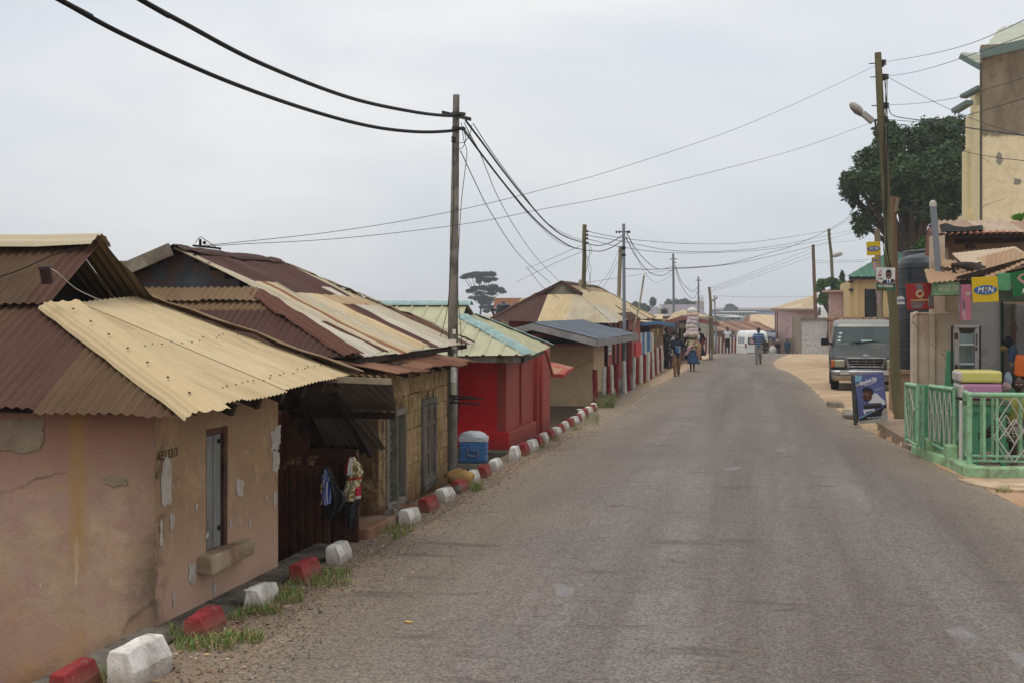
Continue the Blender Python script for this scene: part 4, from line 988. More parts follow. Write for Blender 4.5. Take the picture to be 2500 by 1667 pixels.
# ================================================================ RED HOUSE with sage roof
def redpaint(name,c1,c2,dark='33150f',fade=0):
    m,t,b=newmat(name); v=coords(t,'World'); sp=nd(t,'SeparateXYZ',Vector=v); n1=noi(t,v,2.2,6,.6); n2=noi(t,v,14,5,.65,.3,(1,1,.3))
    c=mixc(t,rng(t,n1,.35,.65),s2l(c1),s2l(c2)); c=mixc(t,rng(t,n2,.58,.75,0,.45),c,s2l(dark))
    c=mixc(t,rng(t,mth(t,'ADD',sp.outputs[2],mth(t,'MULTIPLY',n1,.5)),.55,.15,0,.7),c,s2l('7d3a30'))
    if fade: c=mixc(t,rng(t,n1,.3,.7,fade*.5,fade),c,s2l('8a5a4a'))
    t.links.new(c,b.inputs['Base Color']); b.inputs['Roughness'].default_value=.55; b.inputs['Specular IOR Level'].default_value=.35; bumpn(t,b,n2,.3,.01); return m
REDW=redpaint('red wall','d0191d','bb181b','a01a18'); REDS=redpaint('red side wall','a83630','92302a','5a201a',.3)
RX,RY=-4.06,20.0
h3=thing('red_house','bright red painted house with sage green ribbed roof and teal ridge, third on the left','house',(-5.5,21.5,-.5))
mb=MB(); mb.box((-9.5,RY,-.8),(RX-.15,RY+.15,1.62)); mb.box((-9.5,RY-.05,-.8),(RX+.05,RY-.001,.28)); mb.build('front_wall',REDW,h3,bevel=.01)
mb=MB(); wall(mb,(RX,RY+.001),(RX-.05,22.7),-.8,1.62,th=.15); mb.box((RX+.003,RY+.002,-.8),(RX+.055,22.4,.272)); 
mb.box((RX-.9,22.72,-.8),(RX-.75,24.2,1.62)); mb.box((RX-.75,22.6,-.8),(RX-.15,22.72,1.62)); mb.box((RX-.8,24.1,-.8),(RX,24.22,1.62)); mb.box((RX-.02,22.705,-.3),(RX+.03,22.78,1.5)); mb.box((RX-.02,23.3,-.3),(RX+.02,24.1,1.5))
mb.box((RX-.02,RY+1.25,.3),(RX+.012,RY+1.29,1.6))
mb.build('side_wall',REDS,h3,bevel=.008)
mb=MB(); mb.box((-9,23.9,-.8),(-8.8,24,1.6)); mb.box((-9.5,24.3,-.8),(RX-.2,24.4,1.6)); mb.build('back_wall',REDS,h3)
mb=MB(); p0=ony(1078,943,RY-.04); p1=ony(1124,1028,RY-.04)
mb.box((ony(1082,900,RY).x,RY-.09,p0.z+.02-.35),(ony(1126,900,RY).x,RY-.052,p0.z+.04)); 
mb.box((ony(1118,900,RY).x,RY-.08,p1.z),(ony(1124,900,RY).x,RY-.05,p0.z)); mb.build('shutter',redpaint('red shutter','8f2024','7a1a1c'),h3,bevel=.005)
mb=MB(); mb.add([(-9.6,19.5,.0),(RX+.3,19.5,.0),(RX+.3,RY,.0),(-9.6,RY,.0),(-9.6,19.5,-.9),(RX+.3,19.5,-.9)],[(0,1,2,3),(4,5,1,0)]); mb.add([(RX+.05,RY,.02),(RX+.38,RY,.02),(RX+.36,22.5,.02),(RX+.05,22.5,.02)],[(0,1,2,3)]); mb.build('plinth',CONCD,h3)
E0=onx(1297,868,-3.5); E1=onx(1345,847,-3.72); RD=Vector((-4.87,20.8,2.34)); RDL=Vector((-10.5,20.8,2.36)); HT=Vector((-4.9,20.42,2.12)); HT2=Vector((-4.87,21.3,2.14)); EL=Vector((-10.5,E0.y,E0.z))
SG=paint('sage sheet','aba886',.45,var=.12,vs=2,bump=.05,dirt='7a7560',damt=.45,ds=2,spec=.45)
TL=paint('teal trim','93aba7',.5,var=.15,vs=5,dirt='5f7a74',damt=.4,ds=6)
mb=MB(); corr(mb,[EL,E0,HT,RD,RDL],EL,E0,lambda u,v,k:(1,1,1,0),pitch=.26,amp=.022,seg=12,seed=21,prof='rib',rag=.0,wav=.004,row=.5)
corr(mb,[E0,E1,HT2,HT],E0,E1,lambda u,v,k:(1,1,1,0),pitch=.26,amp=.022,seg=12,seed=22,prof='rib',rag=.0,wav=.004,row=.5)
corr(mb,[E1,Vector((-10.5,E1.y,E1.z)),RDL,RD,HT2],E1,Vector((-10.5,E1.y,E1.z)),lambda u,v,k:(1,1,1,0),pitch=.26,amp=.022,seg=12,seed=23,prof='rib',rag=0,row=.5)
mb.build('ribbed_roof',SG,h3)
mb=MB(); cap(mb,RDL,RD+Vector((.06,0,.01)),(0,-.12,0),(0,.12,0),-.06,-.06,None,n=6,seed=6,j=.002)
cap(mb,HT+Vector((.02,0,.02)),E0+Vector((.0,.0,.02)),(-.09,-.03,0),(.07,.07,0),-.03,-.0,None,n=12,seed=7,j=.012)
cap(mb,HT2+Vector((0,0,.01)),E1+Vector((.03,0,.02)),(.04,-.08,0),(-.04,.12,0),.0,-.02,None,n=10,seed=8,j=.005); mb.build('hip_cap',TL,h3)
mb=MB(); mb.slab([(-4.95,20.45,2.10),(-4.95,21.2,2.12),(-4.95,20.8,2.31)],(.02,0,0)); mb.build('gable_board',BLACKIN,h3)
mb=MB(); mb.box((-10.4,E0.y+.03,E0.z-.11),(E0.x-.12,E0.y+.07,E0.z-.015)); mb.obox(Vector((E0.x-.12,E0.y+.03,E0.z-.11)),(E1-E0)+Vector((0,0,0)),Vector((-.04,0,0)),Vector((0,0,.09))); mb.build('fascia_board',WOOD,h3)
mb=MB(); a=onx(1333,856,-3.85); b=onx(1350,915,-3.8); mb.slab([a,a+Vector((0,.12,-.02)),b+Vector((0,.12,0)),b],(-.03,0,0))
mb.build('barge_board',redpaint('red board','7a1f1c','8a2a24'),h3)
# little red awning
aw=thing('red_awning','small peeling red awning between the red house and the beige house','awning',(-3.9,25,.9))
mb=MB(); P=[ony(1346,884,25.6),ony(1401,893,25.6),ony(1388,905,24.9),ony(1375,912,24.6),ony(1350,910,24.6)]
P=[ony(1347,912,24.6),ony(1374,914,24.6),ony(1401,895,25.8),ony(1346,882,25.8)]
corr(mb,P,P[0],P[1],lambda u,v,k:tuple(mix3(s2l('a04038'),s2l('a88a6a'),random.Random(int(u*9)+int(v*5)).random()*.8))+(.1,),seed=24,wav=.02,amp=.006); mb.build('sheet',SHEET,aw)
mb=MB(); mb.beam(P[0]-Vector((0,0,.03)),P[1]-Vector((0,0,.03)),.03,.06); mb.beam(P[1]-Vector((0,0,.03)),P[2]-Vector((0,0,.03)),.03,.06); mb.beam(P[0]-Vector((0,0,.04)),P[3]-Vector((0,0,.04)),.03,.06); mb.build('frame',redpaint('red board2','a02a28','8a2a24'),aw)
# ================================================================ BEIGE HOUSE with slate roof
BX,BY=-4.34,32.6
h4=thing('beige_house','beige plaster house with low slate grey roof and wide grey fascia, fourth on the left','house',(-6,34,-.7))
m,t,b,c,sp,n1,n2,n3,v=plaster('beige wall','c8b08c','b89f7e',.1)
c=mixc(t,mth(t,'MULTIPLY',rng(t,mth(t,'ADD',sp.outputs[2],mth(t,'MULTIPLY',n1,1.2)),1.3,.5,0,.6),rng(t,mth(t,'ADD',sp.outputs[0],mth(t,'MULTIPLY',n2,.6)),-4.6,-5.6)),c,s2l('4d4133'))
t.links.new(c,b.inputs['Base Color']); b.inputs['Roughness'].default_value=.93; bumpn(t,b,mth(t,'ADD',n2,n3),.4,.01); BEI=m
zt=ony(1449,846,BY).z
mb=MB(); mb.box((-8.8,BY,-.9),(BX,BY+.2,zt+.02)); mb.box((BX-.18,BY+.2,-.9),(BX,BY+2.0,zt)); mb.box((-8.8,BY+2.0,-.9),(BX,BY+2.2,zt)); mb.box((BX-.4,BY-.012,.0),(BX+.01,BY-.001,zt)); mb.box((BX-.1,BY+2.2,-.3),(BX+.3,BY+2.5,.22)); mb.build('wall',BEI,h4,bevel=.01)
C0=onx(1457,827,-3.95); C1=onx(1556,816,-3.95); PKF=ony(1300,788,C0.y); PKF=Vector((PKF.x,C0.y,PKF.z)); PKB=onx(1411,776,PKF.x); CL=Vector((2*PKF.x-C0.x,C0.y,C0.z)); CL2=Vector((CL.x,C1.y,C1.z)); PKB=Vector((PKF.x,C1.y,PKF.z+.12))
C1=Vector((C0.x,C1.y,C1.z))
mb=MB(); SL=lambda u,v,k: tuple(x*random.Random(k).uniform(.85,1.1) for x in s2l('666c76'))+(-.3,)
corr(mb,[C0,C1,PKB,PKF],C0,C1,SL,seed=31,pitch=.09,amp=.012,wav=.012); corr(mb,[CL,CL2,PKB,PKF],CL,CL2,SL,seed=32,pitch=.09,amp=.012); mb.build('slate_roof',colattr('slate sheet',rough=.45,dirt='4a4c50',damt=.4,rust='6a6a6a'),h4)
FASC=paint('fascia grey','8d8a88',.7,var=.18,vs=3,bump=.15,dirt='6b665e',damt=.5,ds=2)
mb=MB(); fh=.165
for a_,b_ in ((CL,PKF),(PKF,C0),(C0,C1)):
    a_=a_+Vector((0,-.02,-.02)); b_=b_+Vector((0,-.02,-.02)); n=Vector((b_.y-a_.y,-(b_.x-a_.x),0)).normalized()*.03
    mb.obox(a_-Vector((0,0,fh)),b_-a_,n,Vector((0,0,fh)))
mb.build('fascia_board',FASC,h4,bevel=.004)
mb=MB(); mb.add([CL+Vector((0,.05,-.12)),C0+Vector((0,.05,-.12)),C1+Vector((0,0,-.12)),CL2+Vector((0,0,-.12))],[(0,1,2,3)]); mb.build('soffit',WOODD,h4)
# ================================================================ RED WALLED HOUSE with patchwork roof
h5=thing('patched_roof_house','red walled house with cream tan and brown sheet roof behind the beige house','house',(-6.5,45,0))
mb=MB(); wall(mb,(-5.0,39.8),(-5.05,52.4),-.5,2.32,[(.35,.75,.0,1.9),(7.2,9.2,.05,1.75)],th=.15); mb.box((-8.0,39.8,-.5),(-5.15,40,2.3)); mb.box((-8,52.2,-.5),(-5.2,52.4,2.3))
mb.build('wall',redpaint('red stall wall','a83a34','98342e','5a2a20',.25),h5)
mb=MB(); mb.box((-5.02,50.0,.1),(-4.99,52.4,1.25)); mb.build('bright_panel',REDW,h5)
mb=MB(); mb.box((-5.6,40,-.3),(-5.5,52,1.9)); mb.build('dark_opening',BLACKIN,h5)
mb=MB(); 
for y in (40.5,42.4,43.6,45.1,46.6): mb.box((-4.99,y,.0),(-4.94,y+.12,2.2))
mb.build('door_post',paint('black post','26211e',.8),h5)
mb=MB(); mb.box((-4.985,41.0,1.0),(-4.975,41.9,1.95))
for r_ in range(6):
    for c_ in range(4): mb.box((-4.975,41.1+.2*c_,1.1+.13*r_),(-4.97,41.2+.2*c_,1.17+.13*r_),1)
mb.build('poster_sheet',[paint('poster white','bdb8b4',.7),paint('poster photos','8a8a92',.7,var=.5,vs=30)],h5)
mb=MB(); mb.box((-5.0,39.0,-.3),(-4.55,49,.10)); mb.build('plinth',CONC,h5)
K0=Vector((-4.6,38.8,2.02)); K1=Vector((-4.6,54.0,2.26)); KA=Vector((-6.47,41,3.34)); KB=Vector((-6.47,49.6,3.45)); KV=ony(1402,714,40.6); KV2=ony(1337,714,40.6); KL=Vector((-8.4,38.8,2.09)); KL1=Vector((-8.4,54,2.2))
KV=Vector((-5.85,40.6,2.93));KV2=Vector((-7.1,40.6,2.93))
mb=MB()
def pr(u,v,k):
    s_=[(0,2.2,WHITEISH),(2.2,2.8,CREAM),(2.8,4.6,CREAM),(4.6,5.2,TAN),(5.2,7,mix3(TAN,CREAM,.3)),(7,7.4,BRN2),(7.4,9.2,TAN),(9.2,9.6,BRN2),(9.6,12,mix3(TAN,CREAM,.4)),(12,12.5,BRN),(12.5,16,TAN)]
    base=TAN
    for a_,b_,c_ in s_:
        if a_<=u<b_: base=c_
    if v>1.0: base=mix3(TAN,CREAM,random.Random(int(u*1.5)).random()*.5)
    if 4.5<u<9.5 and v<.45: base=BRN
    if v>1.75: base=mix3(BRN,TAN,.5)
    return tuple(base)+(.0,)
corr(mb,[K0,K1,KB,KA,KV],K0,K1,pr,seed=41,rag=.05,wav=.03,amp=.012,seg=3,row=.45)
def fr5(u,v,k): return tuple(BRN if u<2.0 else (TAN if u<2.85 else WHITEISH) )+(0,) if u<3.9 else tuple(WHITEISH)+(0,)
corr(mb,[KL,K0,KV,KV2],KL,K0,lambda u,v,k: tuple(BRN if u<1.5 else (TAN if u<2.35 else CREAM))+(-.1,),seed=42,amp=.012,seg=3)
corr(mb,[KL,KL1,KB,KA,KV2],KL,KL1,rnd_sheet(BRN,.1),seed=43,seg=3,amp=.012); corr(mb,[K1,KL1,KB],K1,KL1,rnd_sheet(TAN,.1),seed=44,seg=3)
mb.build('patchwork_roof',SHEET,h5)
mb=MB(); mb.slab([(KV2.x,40.75,2.9),(KV.x,40.75,2.9),(KA.x,40.95,3.30)],(0,.03,0)); mb.build('gable_board',paint('gable boards','6d6757',.9,var=.4,bump=.3),h5)
mb=MB(); cap(mb,KA,KB,(-.15,0,0),(.15,0,0),-.08,-.08,tuple(BRN)+(.1,),n=8,seed=9,j=.02); cap(mb,KV2+Vector((-.05,0,.05)),KL,(-.15,0,0),(.1,.1,0),-.03,-.03,tuple(BRN)+(.1,),n=8,seed=10,j=.02); cap(mb,KB,K1,(.1,-.1,0),(-.1,.2,0),-.03,-.05,tuple(mix3(TAN,CREAM,.5))+(0,),n=10,seed=11,j=.02)
mb.beam(KA+Vector((0,-.1,0)),KV+Vector((.1,-.1,0)),.05,.1,0,tuple(BRN)+(0,)); mb.beam(KA+Vector((0,-.1,0)),KV2+Vector((-.1,-.1,0)),.05,.1,0,tuple(BRN)+(0,)); mb.build('ridge_cap',SHEET,h5)
# small structures behind on the left
hs=thing('tank_house','brown house with rusty sheet roof behind a black tank, left of the patchwork roof','house',(-13,62,0))
mb=MB(); a=ony(1206,752,60); b=ony(1300,752,60); c=ony(1290,728,62); d=ony(1206,728,62)
corr(mb,[a,b,c,d],a,b,lambda u,v,k: tuple(s2l('85583e') if u<1.0 else TAN)+(.1,),seed=51,seg=3,amp=.015); mb.build('roof',SHEET,hs)
mb=MB(); mb.box((a.x,60.3,0),(b.x+2,63,a.z-.02)); mb.build('wall',paint('brown old wall','6a4a38',.9,var=.3),hs)
def tank(name,label,c,r,h,nrib,dome=.25,parent=None,mat=None):
    t_=thing(name,label,'water tank',c); mb=MB(); prof=[(.01,0),(r,0)]; n=nrib
    for k in range(n):
        z0=h*k/n; z1=h*(k+1)/n
        prof+=[(r,z0+.001),(r,z1-.03),(r*1.012,z1-.02),(r*1.012,z1-.008),(r,z1)]
    prof+=[(r*.985,h+dome*.25),(r*.9,h+dome*.6),(r*.7,h+dome*.85),(r*.4,h+dome*.97),(r*.26,h+dome)]
    mb.lathe(c,prof,56,smooth=False); mb.build('body',mat or TANKM,t_)
    mb=MB(); mb.lathe(c,[(r*.26,h+dome-.02),(r*.27,h+dome+.08),(r*.1,h+dome+.1),(.001,h+dome+.1)],20); mb.build('lid',mat or TANKM,t_); return t_
TANKM=paint('tank plastic','1d1f24',.42,var=.25,vs=2,bump=.03,dirt='4a4844',damt=.25,ds=2,spec=.5)
p=at(1229,766,58); tank('water_tank','small black water tank in front of the tan roof, left of the patchwork roof',(p.x,p.y,p.z),.32,.35,2,.1)
mb=MB(); a=ony(1150,780,44); b=ony(1225,780,44); c=ony(1225,769,46); d=ony(1150,769,46); 
o=thing('low_house','low house with pale cream sheet roof beside the dark prop, behind the sage roof','house',(-11,45,0)); corr(mb,[a,b,c,d],a,b,lambda u,v,k: tuple(CREAM)+(0,),seed=52,seg=3); mb.build('roof',SHEET,o); mb=MB(); mb.box((a.x,44.3,-.5),(b.x,47,a.z)); mb.build('wall',BEI,o)
mb=MB(); a=ony(1199,755,43); b=ony(1208,773,43); mb.beam(b,a,.07,.07); mb.beam(a+Vector((.0,0,-.02)),a+Vector((.12,0,-.06)),.06,.05); tag(mb.build('timber_prop',WOODD),'dark timber prop leaning at the lower edge of the patchwork roof','timber')
# ================================================================ stalls
BLU=paint('blue boards','2f6a9a',.6,var=.15,vs=4,dirt='26445c',damt=.4,ds=3); WBO=paint('white boards','c4c2bc',.7,var=.12,vs=4,dirt='8a857a',damt=.4)
h6=thing('blue_stall','blue and white boarded stall with a blue fascia, right of the patchwork roof','stall',(-5.5,57,0))
ys_=53.5
def xpx(px,y): return ony(px,800,y).x
mb=MB(); z0=0; 
cols_=[1,0,1,0,1,0]; e=53.2; lim=[1565,1570,1573,1580,1586,1588,1594]
yy=[onx(q,850,-5.0).y for q in (1564,1568,1574,1579,1587,1591)]
for i in range(5): mb.box((-5.06,yy[i],.1 if i%2 else .0),(-5.0,yy[i+1]-.02,onx(1575,812,-5).z if 1 else 2),1-(i%2))
mb.build('board_wall',[BLU,WBO],h6)
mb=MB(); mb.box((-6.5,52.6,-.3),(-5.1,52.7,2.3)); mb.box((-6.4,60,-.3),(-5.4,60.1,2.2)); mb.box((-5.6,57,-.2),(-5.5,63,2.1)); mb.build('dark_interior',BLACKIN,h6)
q0=at(1563,792,53); q1=at(1608,788,57.5); q2=at(1648,796,64)
mb=MB(); 
for a_,b_ in ((q0,q1),(q1,q2)): mb.beam(a_,b_,.05,.15 if a_ is q0 else .17)
mb.build('fascia_board',BLU,h6)
mb=MB(); a=q0+Vector((0,0,.10)); b=q2+Vector((0,0,.10)); corr(mb,[a,b,b+Vector((-2.5,2,.35)),a+Vector((-2.5,1,.35))],a,b,lambda u,v,k: tuple(mix3(TAN,CREAM,random.Random(k).random()))+(.0,),seed=61,seg=3,pitch=.1,amp=.02); mb.build('roof',SHEET,h6)
mb=MB(); p=at(1603,803,57); mb.box((p.x-.25,p.y,p.z-.3),(p.x+.1,p.y+.03,p.z+.0)); mb.box((p.x-.05,p.y,p.z-1.3),(p.x+.0,p.y+.05,p.z)); mb.box((p.x-.6,p.y-.1,p.z-.55),(p.x+.05,p.y-.05,p.z-.25),1); mb.build('wood_frame',[paint('tanwood','b59a68',.8),paint('board old','8d7d68',.9,var=.3)],h6)
h7=thing('red_stall','dark red stall with sloping red fascia and tan sheet roof behind the walking woman','stall',(-5,68,0))
f0=at(1627,786,62); f1=at(1677,776,66); f2=at(1755,793,74)
FR=redpaint('fascia red','8a3a32','7d332c'); 
mb=MB(); mb.beam(f0,f1,.06,.16); mb.beam(f1,f2,.06,.22); mb.build('fascia_board',FR,h7)
mb=MB(); a=f0+Vector((0,0,.1)); b=f2+Vector((.3,0,.14)); c=f1+Vector((-.5,1.5,.35)); corr(mb,[a,f1+Vector((0,0,.14)),b,c+Vector((0,3,.1))],a,b,lambda u,v,k: tuple(mix3(TAN,CREAM,.4))+(0,),seed=62,seg=3,pitch=.1,amp=.02); mb.build('roof',SHEET,h7)
mb=MB(); wall(mb,(-5.35,60),(-4.85,72),-.2,2.35,th=.1); mb.build('wall',redpaint('stall wall','742a26','6a2620','3a1a16',.15),h7)
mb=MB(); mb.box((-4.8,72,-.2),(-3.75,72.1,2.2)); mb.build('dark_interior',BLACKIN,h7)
mb=MB(); 
for px_ in (1664,1668,1733,1738): p=at(px_,800,70); mb.box((p.x-.04,p.y,-.1),(p.x+.04,p.y+.08,2.3))
p=at(1663,794,63); mb.box((p.x-.25,p.y,p.z-.17),(p.x+.22,p.y+.04,p.z+.08)); mb.build('post_frame',WOOD,h7)
mb=MB(); a=at(1588,778,61); b=at(1618,780,61); c=at(1618,768,64); d=at(1588,770,64); o=thing('tan_roof_shed','shed with a small tan sheet roof rising behind the blue fascia','shed',(a.x,62,0)); corr(mb,[a,b,c,d],a,b,lambda u,v,k: tuple(TAN)+(0,),seed=63,seg=3); mb.build('roof',SHEET,o); mb=MB(); mb.box((a.x,61.5,0),(b.x,64,a.z)); mb.build('wall',BEI,o)
# ================================================================ beyond the crest
def shed(name,label,cat,loc,walls,roofs,wm,rm):
    o=thing(name,label,cat,loc)
    mb=MB(); 
    for lo,hi in walls: mb.box(lo,hi)
    mb.build('wall',wm,o)
    mb=MB()
    for P_,cf,ri in roofs: corr(mb,P_,P_[0],P_[1],cf,seed=71,seg=2,pitch=ri,amp=.03,wav=.02,row=1)
    mb.build('roof',rm,o); return o
G=-1.2
# rust-roofed house with van in front
a=at(1738,808,108); b=at(1895,808,110); c=at(1851,786,114); d=at(1757,785,113)
o=shed('rust_roof_house','long house with striped rusty red corrugated roof beyond the crest','house',(a.x,110,G),[((a.x+.3,a.y+1,G),(b.x-.3,b.y+6,a.z))],[([a,b,c,d],lambda u,v,k: tuple(s2l('84604c') if k%2 else s2l('7a5342'))+(.05,) if (u%1.4)>.12 else tuple(s2l('b3a188'))+(-.2,),.2)],paint('tan far wall','8f8068',.9),SHEET)
mb=MB(); mb.beam(a+Vector((0,-.05,-.12)),b+Vector((0,-.05,-.12)),.08,.2); mb.build('eave_board',paint('eave dk','5a544e',.9),o)
a=at(1836,812,112);b=at(1893,812,112)
o=thing('blue_kiosk','blue kiosk with pale awning at the right end of the rusty roof','kiosk',(a.x,111,G)); mb=MB(); mb.box((a.x,109,G),(b.x,111,at(0,826,110).z+.1)); mb.build('wall',paint('kiosk blue','28456a',.7,var=.2),o)
mb=MB(); mb.beam(at(1858,813,107.5),at(1893,818,107.5),.2,.35); mb.build('awning',paint('awning pale','a9adb0',.7,var=.2),o); mb=MB(); mb.beam(at(1835,811,107.8),at(1893,811,107.8),.15,.22); mb.build('fascia_board',paint('kiosk blue2','31587f',.7),o)
# tan-roofed house with little dark gable behind
a=at(1800,803,128); b=at(1930,803,128); c=at(1930,769,134); d=at(1832,769,132)
shed('tan_roof_house','house with broad pale tan roof and a pointed brown gable, behind the rusty roof','house',(a.x,130,-1.5),[((a.x+1,129,-2),(b.x,136,a.z))],[([at(1800,803,128),at(1830,803,128),at(1831,776,130),at(1827,769,131)],lambda u,v,k: tuple(s2l('7d5a4c'))+(0,),.2),([at(1828,803,128.5),b,c,d],lambda u,v,k: tuple(s2l('c2a98a') if not(7<u<9.5 and v>3) else s2l('8a5a44'))+(-.3,),.2)],BEI,SHEET)
# mauve-roofed house and tank
a=at(1585,785,132); b=at(1727,772,132); 
o=thing('mauve_roof_house','big house with mauve ribbed roof seen above the red and blue stalls','house',(a.x,135,-2))
MAU=paint('mauve sheet','787175',.7,var=.08,vs=2)
mb=MB(); 
corr(mb,[at(1570,772,130),at(1607,768,130),at(1607,749,138),at(1600,749,138)],at(1570,772,130),at(1607,772,130),lambda u,v,k:(1,1,1,0),pitch=.6,amp=.05,seg=6,prof='rib',seed=81,row=2)
corr(mb,[at(1632,770,130),at(1727,770,130),at(1702,744,140),at(1607,744,140)],at(1632,770,130),at(1727,770,130),lambda u,v,k:(1,1,1,0),pitch=.6,amp=.05,seg=6,prof='rib',seed=82,row=2)
mb.build('roof',MAU,o); mb=MB(); mb.box((at(1575,0,131).x,131,-3),(at(1725,0,131).x,138,at(0,771,131).z)); mb.build('wall',paint('far wall','9a9284',.9),o)
mb=MB(); p=at(1607,768,128); q=at(1631,752,128); mb.box((p.x,p.y,p.z),(q.x,p.y+2,q.z)); mb.build('tank_room',paint('room pale','a6a592',.9),o)
p=at(1622,767,126); tank('water_tank','small black water tank on the mauve roofed house',(p.x,p.y,p.z),.32,.4,1,.12)
# hazy town
HZ1=paint('town wall','8d8a86',.9,var=.15); HZ2=paint('town roof','8a7a72',.9,var=.15); HZ3=paint('town pale','b3b0aa',.9,var=.1)
def hazyb(x0,x1,yt,yr,yb,d,rm,wm,name,label,inset=3,wins=0):
    o=thing(name,label,'building',at(x0,yb,d)); a,b=at(x0,yt,d),at(x1,yt,d)
    mb=MB(); dirv=(b-a); back=Vector((-sa,ca,0))*14
    zb=at(0,yb,d).z-6
    mb.obox(Vector((a.x,a.y,zb)),dirv,back,Vector((0,0,a.z-zb))); mb.build('wall',wm,o)
    r0,r1=at(x0+inset,yr,d+5),at(x1-inset,yr,d+5)
    e=Vector((-sa,ca,0))*.6; ov=dirv.normalized()*1
    mb=MB(); mb.add([a-e-ov,b-e+ov,r1,r0,a+back-ov,b+back+ov],[(0,1,2,3),(5,4,3,2),(4,0,3),(1,5,2)]); mb.build('roof',rm,o)
    if wins:
        for j in range(wins):
            mb=MB(); p=a.lerp(b,(j+.5)/wins)-Vector((-sa,ca,0))*.08; w_=dirv/wins*.5
            hh=(a.z-at(0,yb,d).z)*.35
            mb.obox(p-w_/2+Vector((0,0,-hh*1.6)),w_,Vector((-sa,ca,0))*.05,Vector((0,0,hh))); mb.build('window',BLACKIN,o)
    return o
hazyb(1750,1900,757,752,768,520,HZ2,paint('town blue wall','6f7f96',.9,var=.2),'long_building','long hazy blue-walled building with a pinkish roof along the skyline',wins=16)
hazyb(1846,1880,753,749.5,757,620,HZ3,HZ3,'far_building','small pale hazy block rising on the skyline left of the pink house',wins=3)
hazyb(1760,1845,763,761,775,430,HZ3,HZ1,'hazy_building','pale grey hazy building with a row of small windows, below the long one',wins=10)
hazyb(1712,1790,772,768,786,360,HZ1,paint('town teal','6d7c82',.9),'hazy_building','grey blue hazy building just right of the far wooden pole',wins=5)
hazyb(1782,1810,775,770,786,330,HZ3,HZ1,'gabled_building','small hazy house with a pale gable roof below the skyline',inset=12,wins=2)
hazyb(1500,1600,783,778,790,420,HZ2,HZ1,'hazy_building','low hazy building behind the patchwork roof slope')
o=thing('tower','pale hazy water tower with a bristly top behind the far steel pole','tower',at(1700,770,300))
mb=MB(); a=at(1699,790,300);b=at(1718,735,300); mb.box((a.x,a.y,a.z),(b.x,a.y+2,b.z)); 
for k in range(6): mb.box((b.x-.35,a.y-.2,b.z-.8-.8*k),(b.x+.1,a.y,b.z-.5-.8*k))
mb.build('shaft',paint('tower pale','a8988c',.9),o); mb=MB()
for k in range(4): mb.box((a.x+.5+.35*k,a.y+.5,b.z),(a.x+.6+.35*k,a.y+.6,b.z+1.3))
mb.box((a.x+.3,a.y+.4,b.z+.5),(a.x+1.9,a.y+.7,b.z+.6)); mb.build('antenna',HZ1,o)
# pink house on the right beyond the crest
a=at(1882,753,110); b=at(2010,752,108); c=at(2010,722,113); d=at(1984,722,113)
o=thing('pink_house','stained pink house with shallow tan hip roof, right of the crest','house',(a.x,112,0))
mb=MB(); corr(mb,[at(1882,753,110),at(1948,753,106),at(1984,722,113)],at(1882,753,110),at(1948,753,106),lambda u,v,k: tuple(s2l('b39d7c') if not(k%5==3) else s2l('c9bda6'))+(-.2,),pitch=.2,amp=.03,seg=2,seed=91,row=1)
corr(mb,[at(1948,753,106),at(2020,753,107),at(2040,722,113),at(1984,722,113)],at(1948,753,106),at(2020,753,107),lambda u,v,k: tuple(s2l('b09a78'))+(-.2,),pitch=.2,amp=.03,seg=2,seed=92,row=1); mb.build('roof',SHEET,o)
m,t,b_,c_,sp,n1,n2,n3,v=plaster('pink wall','a98a88','b59a96',.05)
c_=mixc(t,mth(t,'MULTIPLY',rng(t,noi(t,v,1.1,6,.7,.5,(1,1,.4)),.5,.62,0,.7),rng(t,sp.outputs[2],2.4,.8)),c_,s2l('5a4642')); t.links.new(c_,b_.inputs['Base Color']); b_.inputs['Roughness'].default_value=.9; PNK=m
mb=MB(); zt=at(0,757,108).z
p0,p1,p2=at(1891,800,109.5),at(1947,800,106.6),at(2020,800,108)
for q,r in ((p0,p1),(p1,p2)): 
    dd=(r-q); mb.obox(Vector((q.x,q.y,-1.5)),Vector((dd.x,dd.y,0)),Vector((0,.3,0)),Vector((0,0,zt+1.5)))
mb.obox(Vector((p0.x,p0.y+.3,-1.5)),Vector((.3,0,0)),Vector((1,6,0)),Vector((0,0,zt+1.5)))
mb.build('wall',PNK,o)
mb=MB(); mb.beam(at(1882,755.5,109.8),at(1948,756,105.9),.1,.15); mb.beam(at(1948,756,105.9),at(2020,756,106.8),.1,.15); mb.build('fascia_board',paint('tan fascia','9a8260',.9),o)
mb=MB(); 
for x in (1895,1899): p=at(x,757,108.5); mb.box((p.x-.08,p.y-.4,0),(p.x,p.y-.3,p.z-.15))
mb.build('drain_pipe',paint('pipe maroon','5d3a38',.7),o)
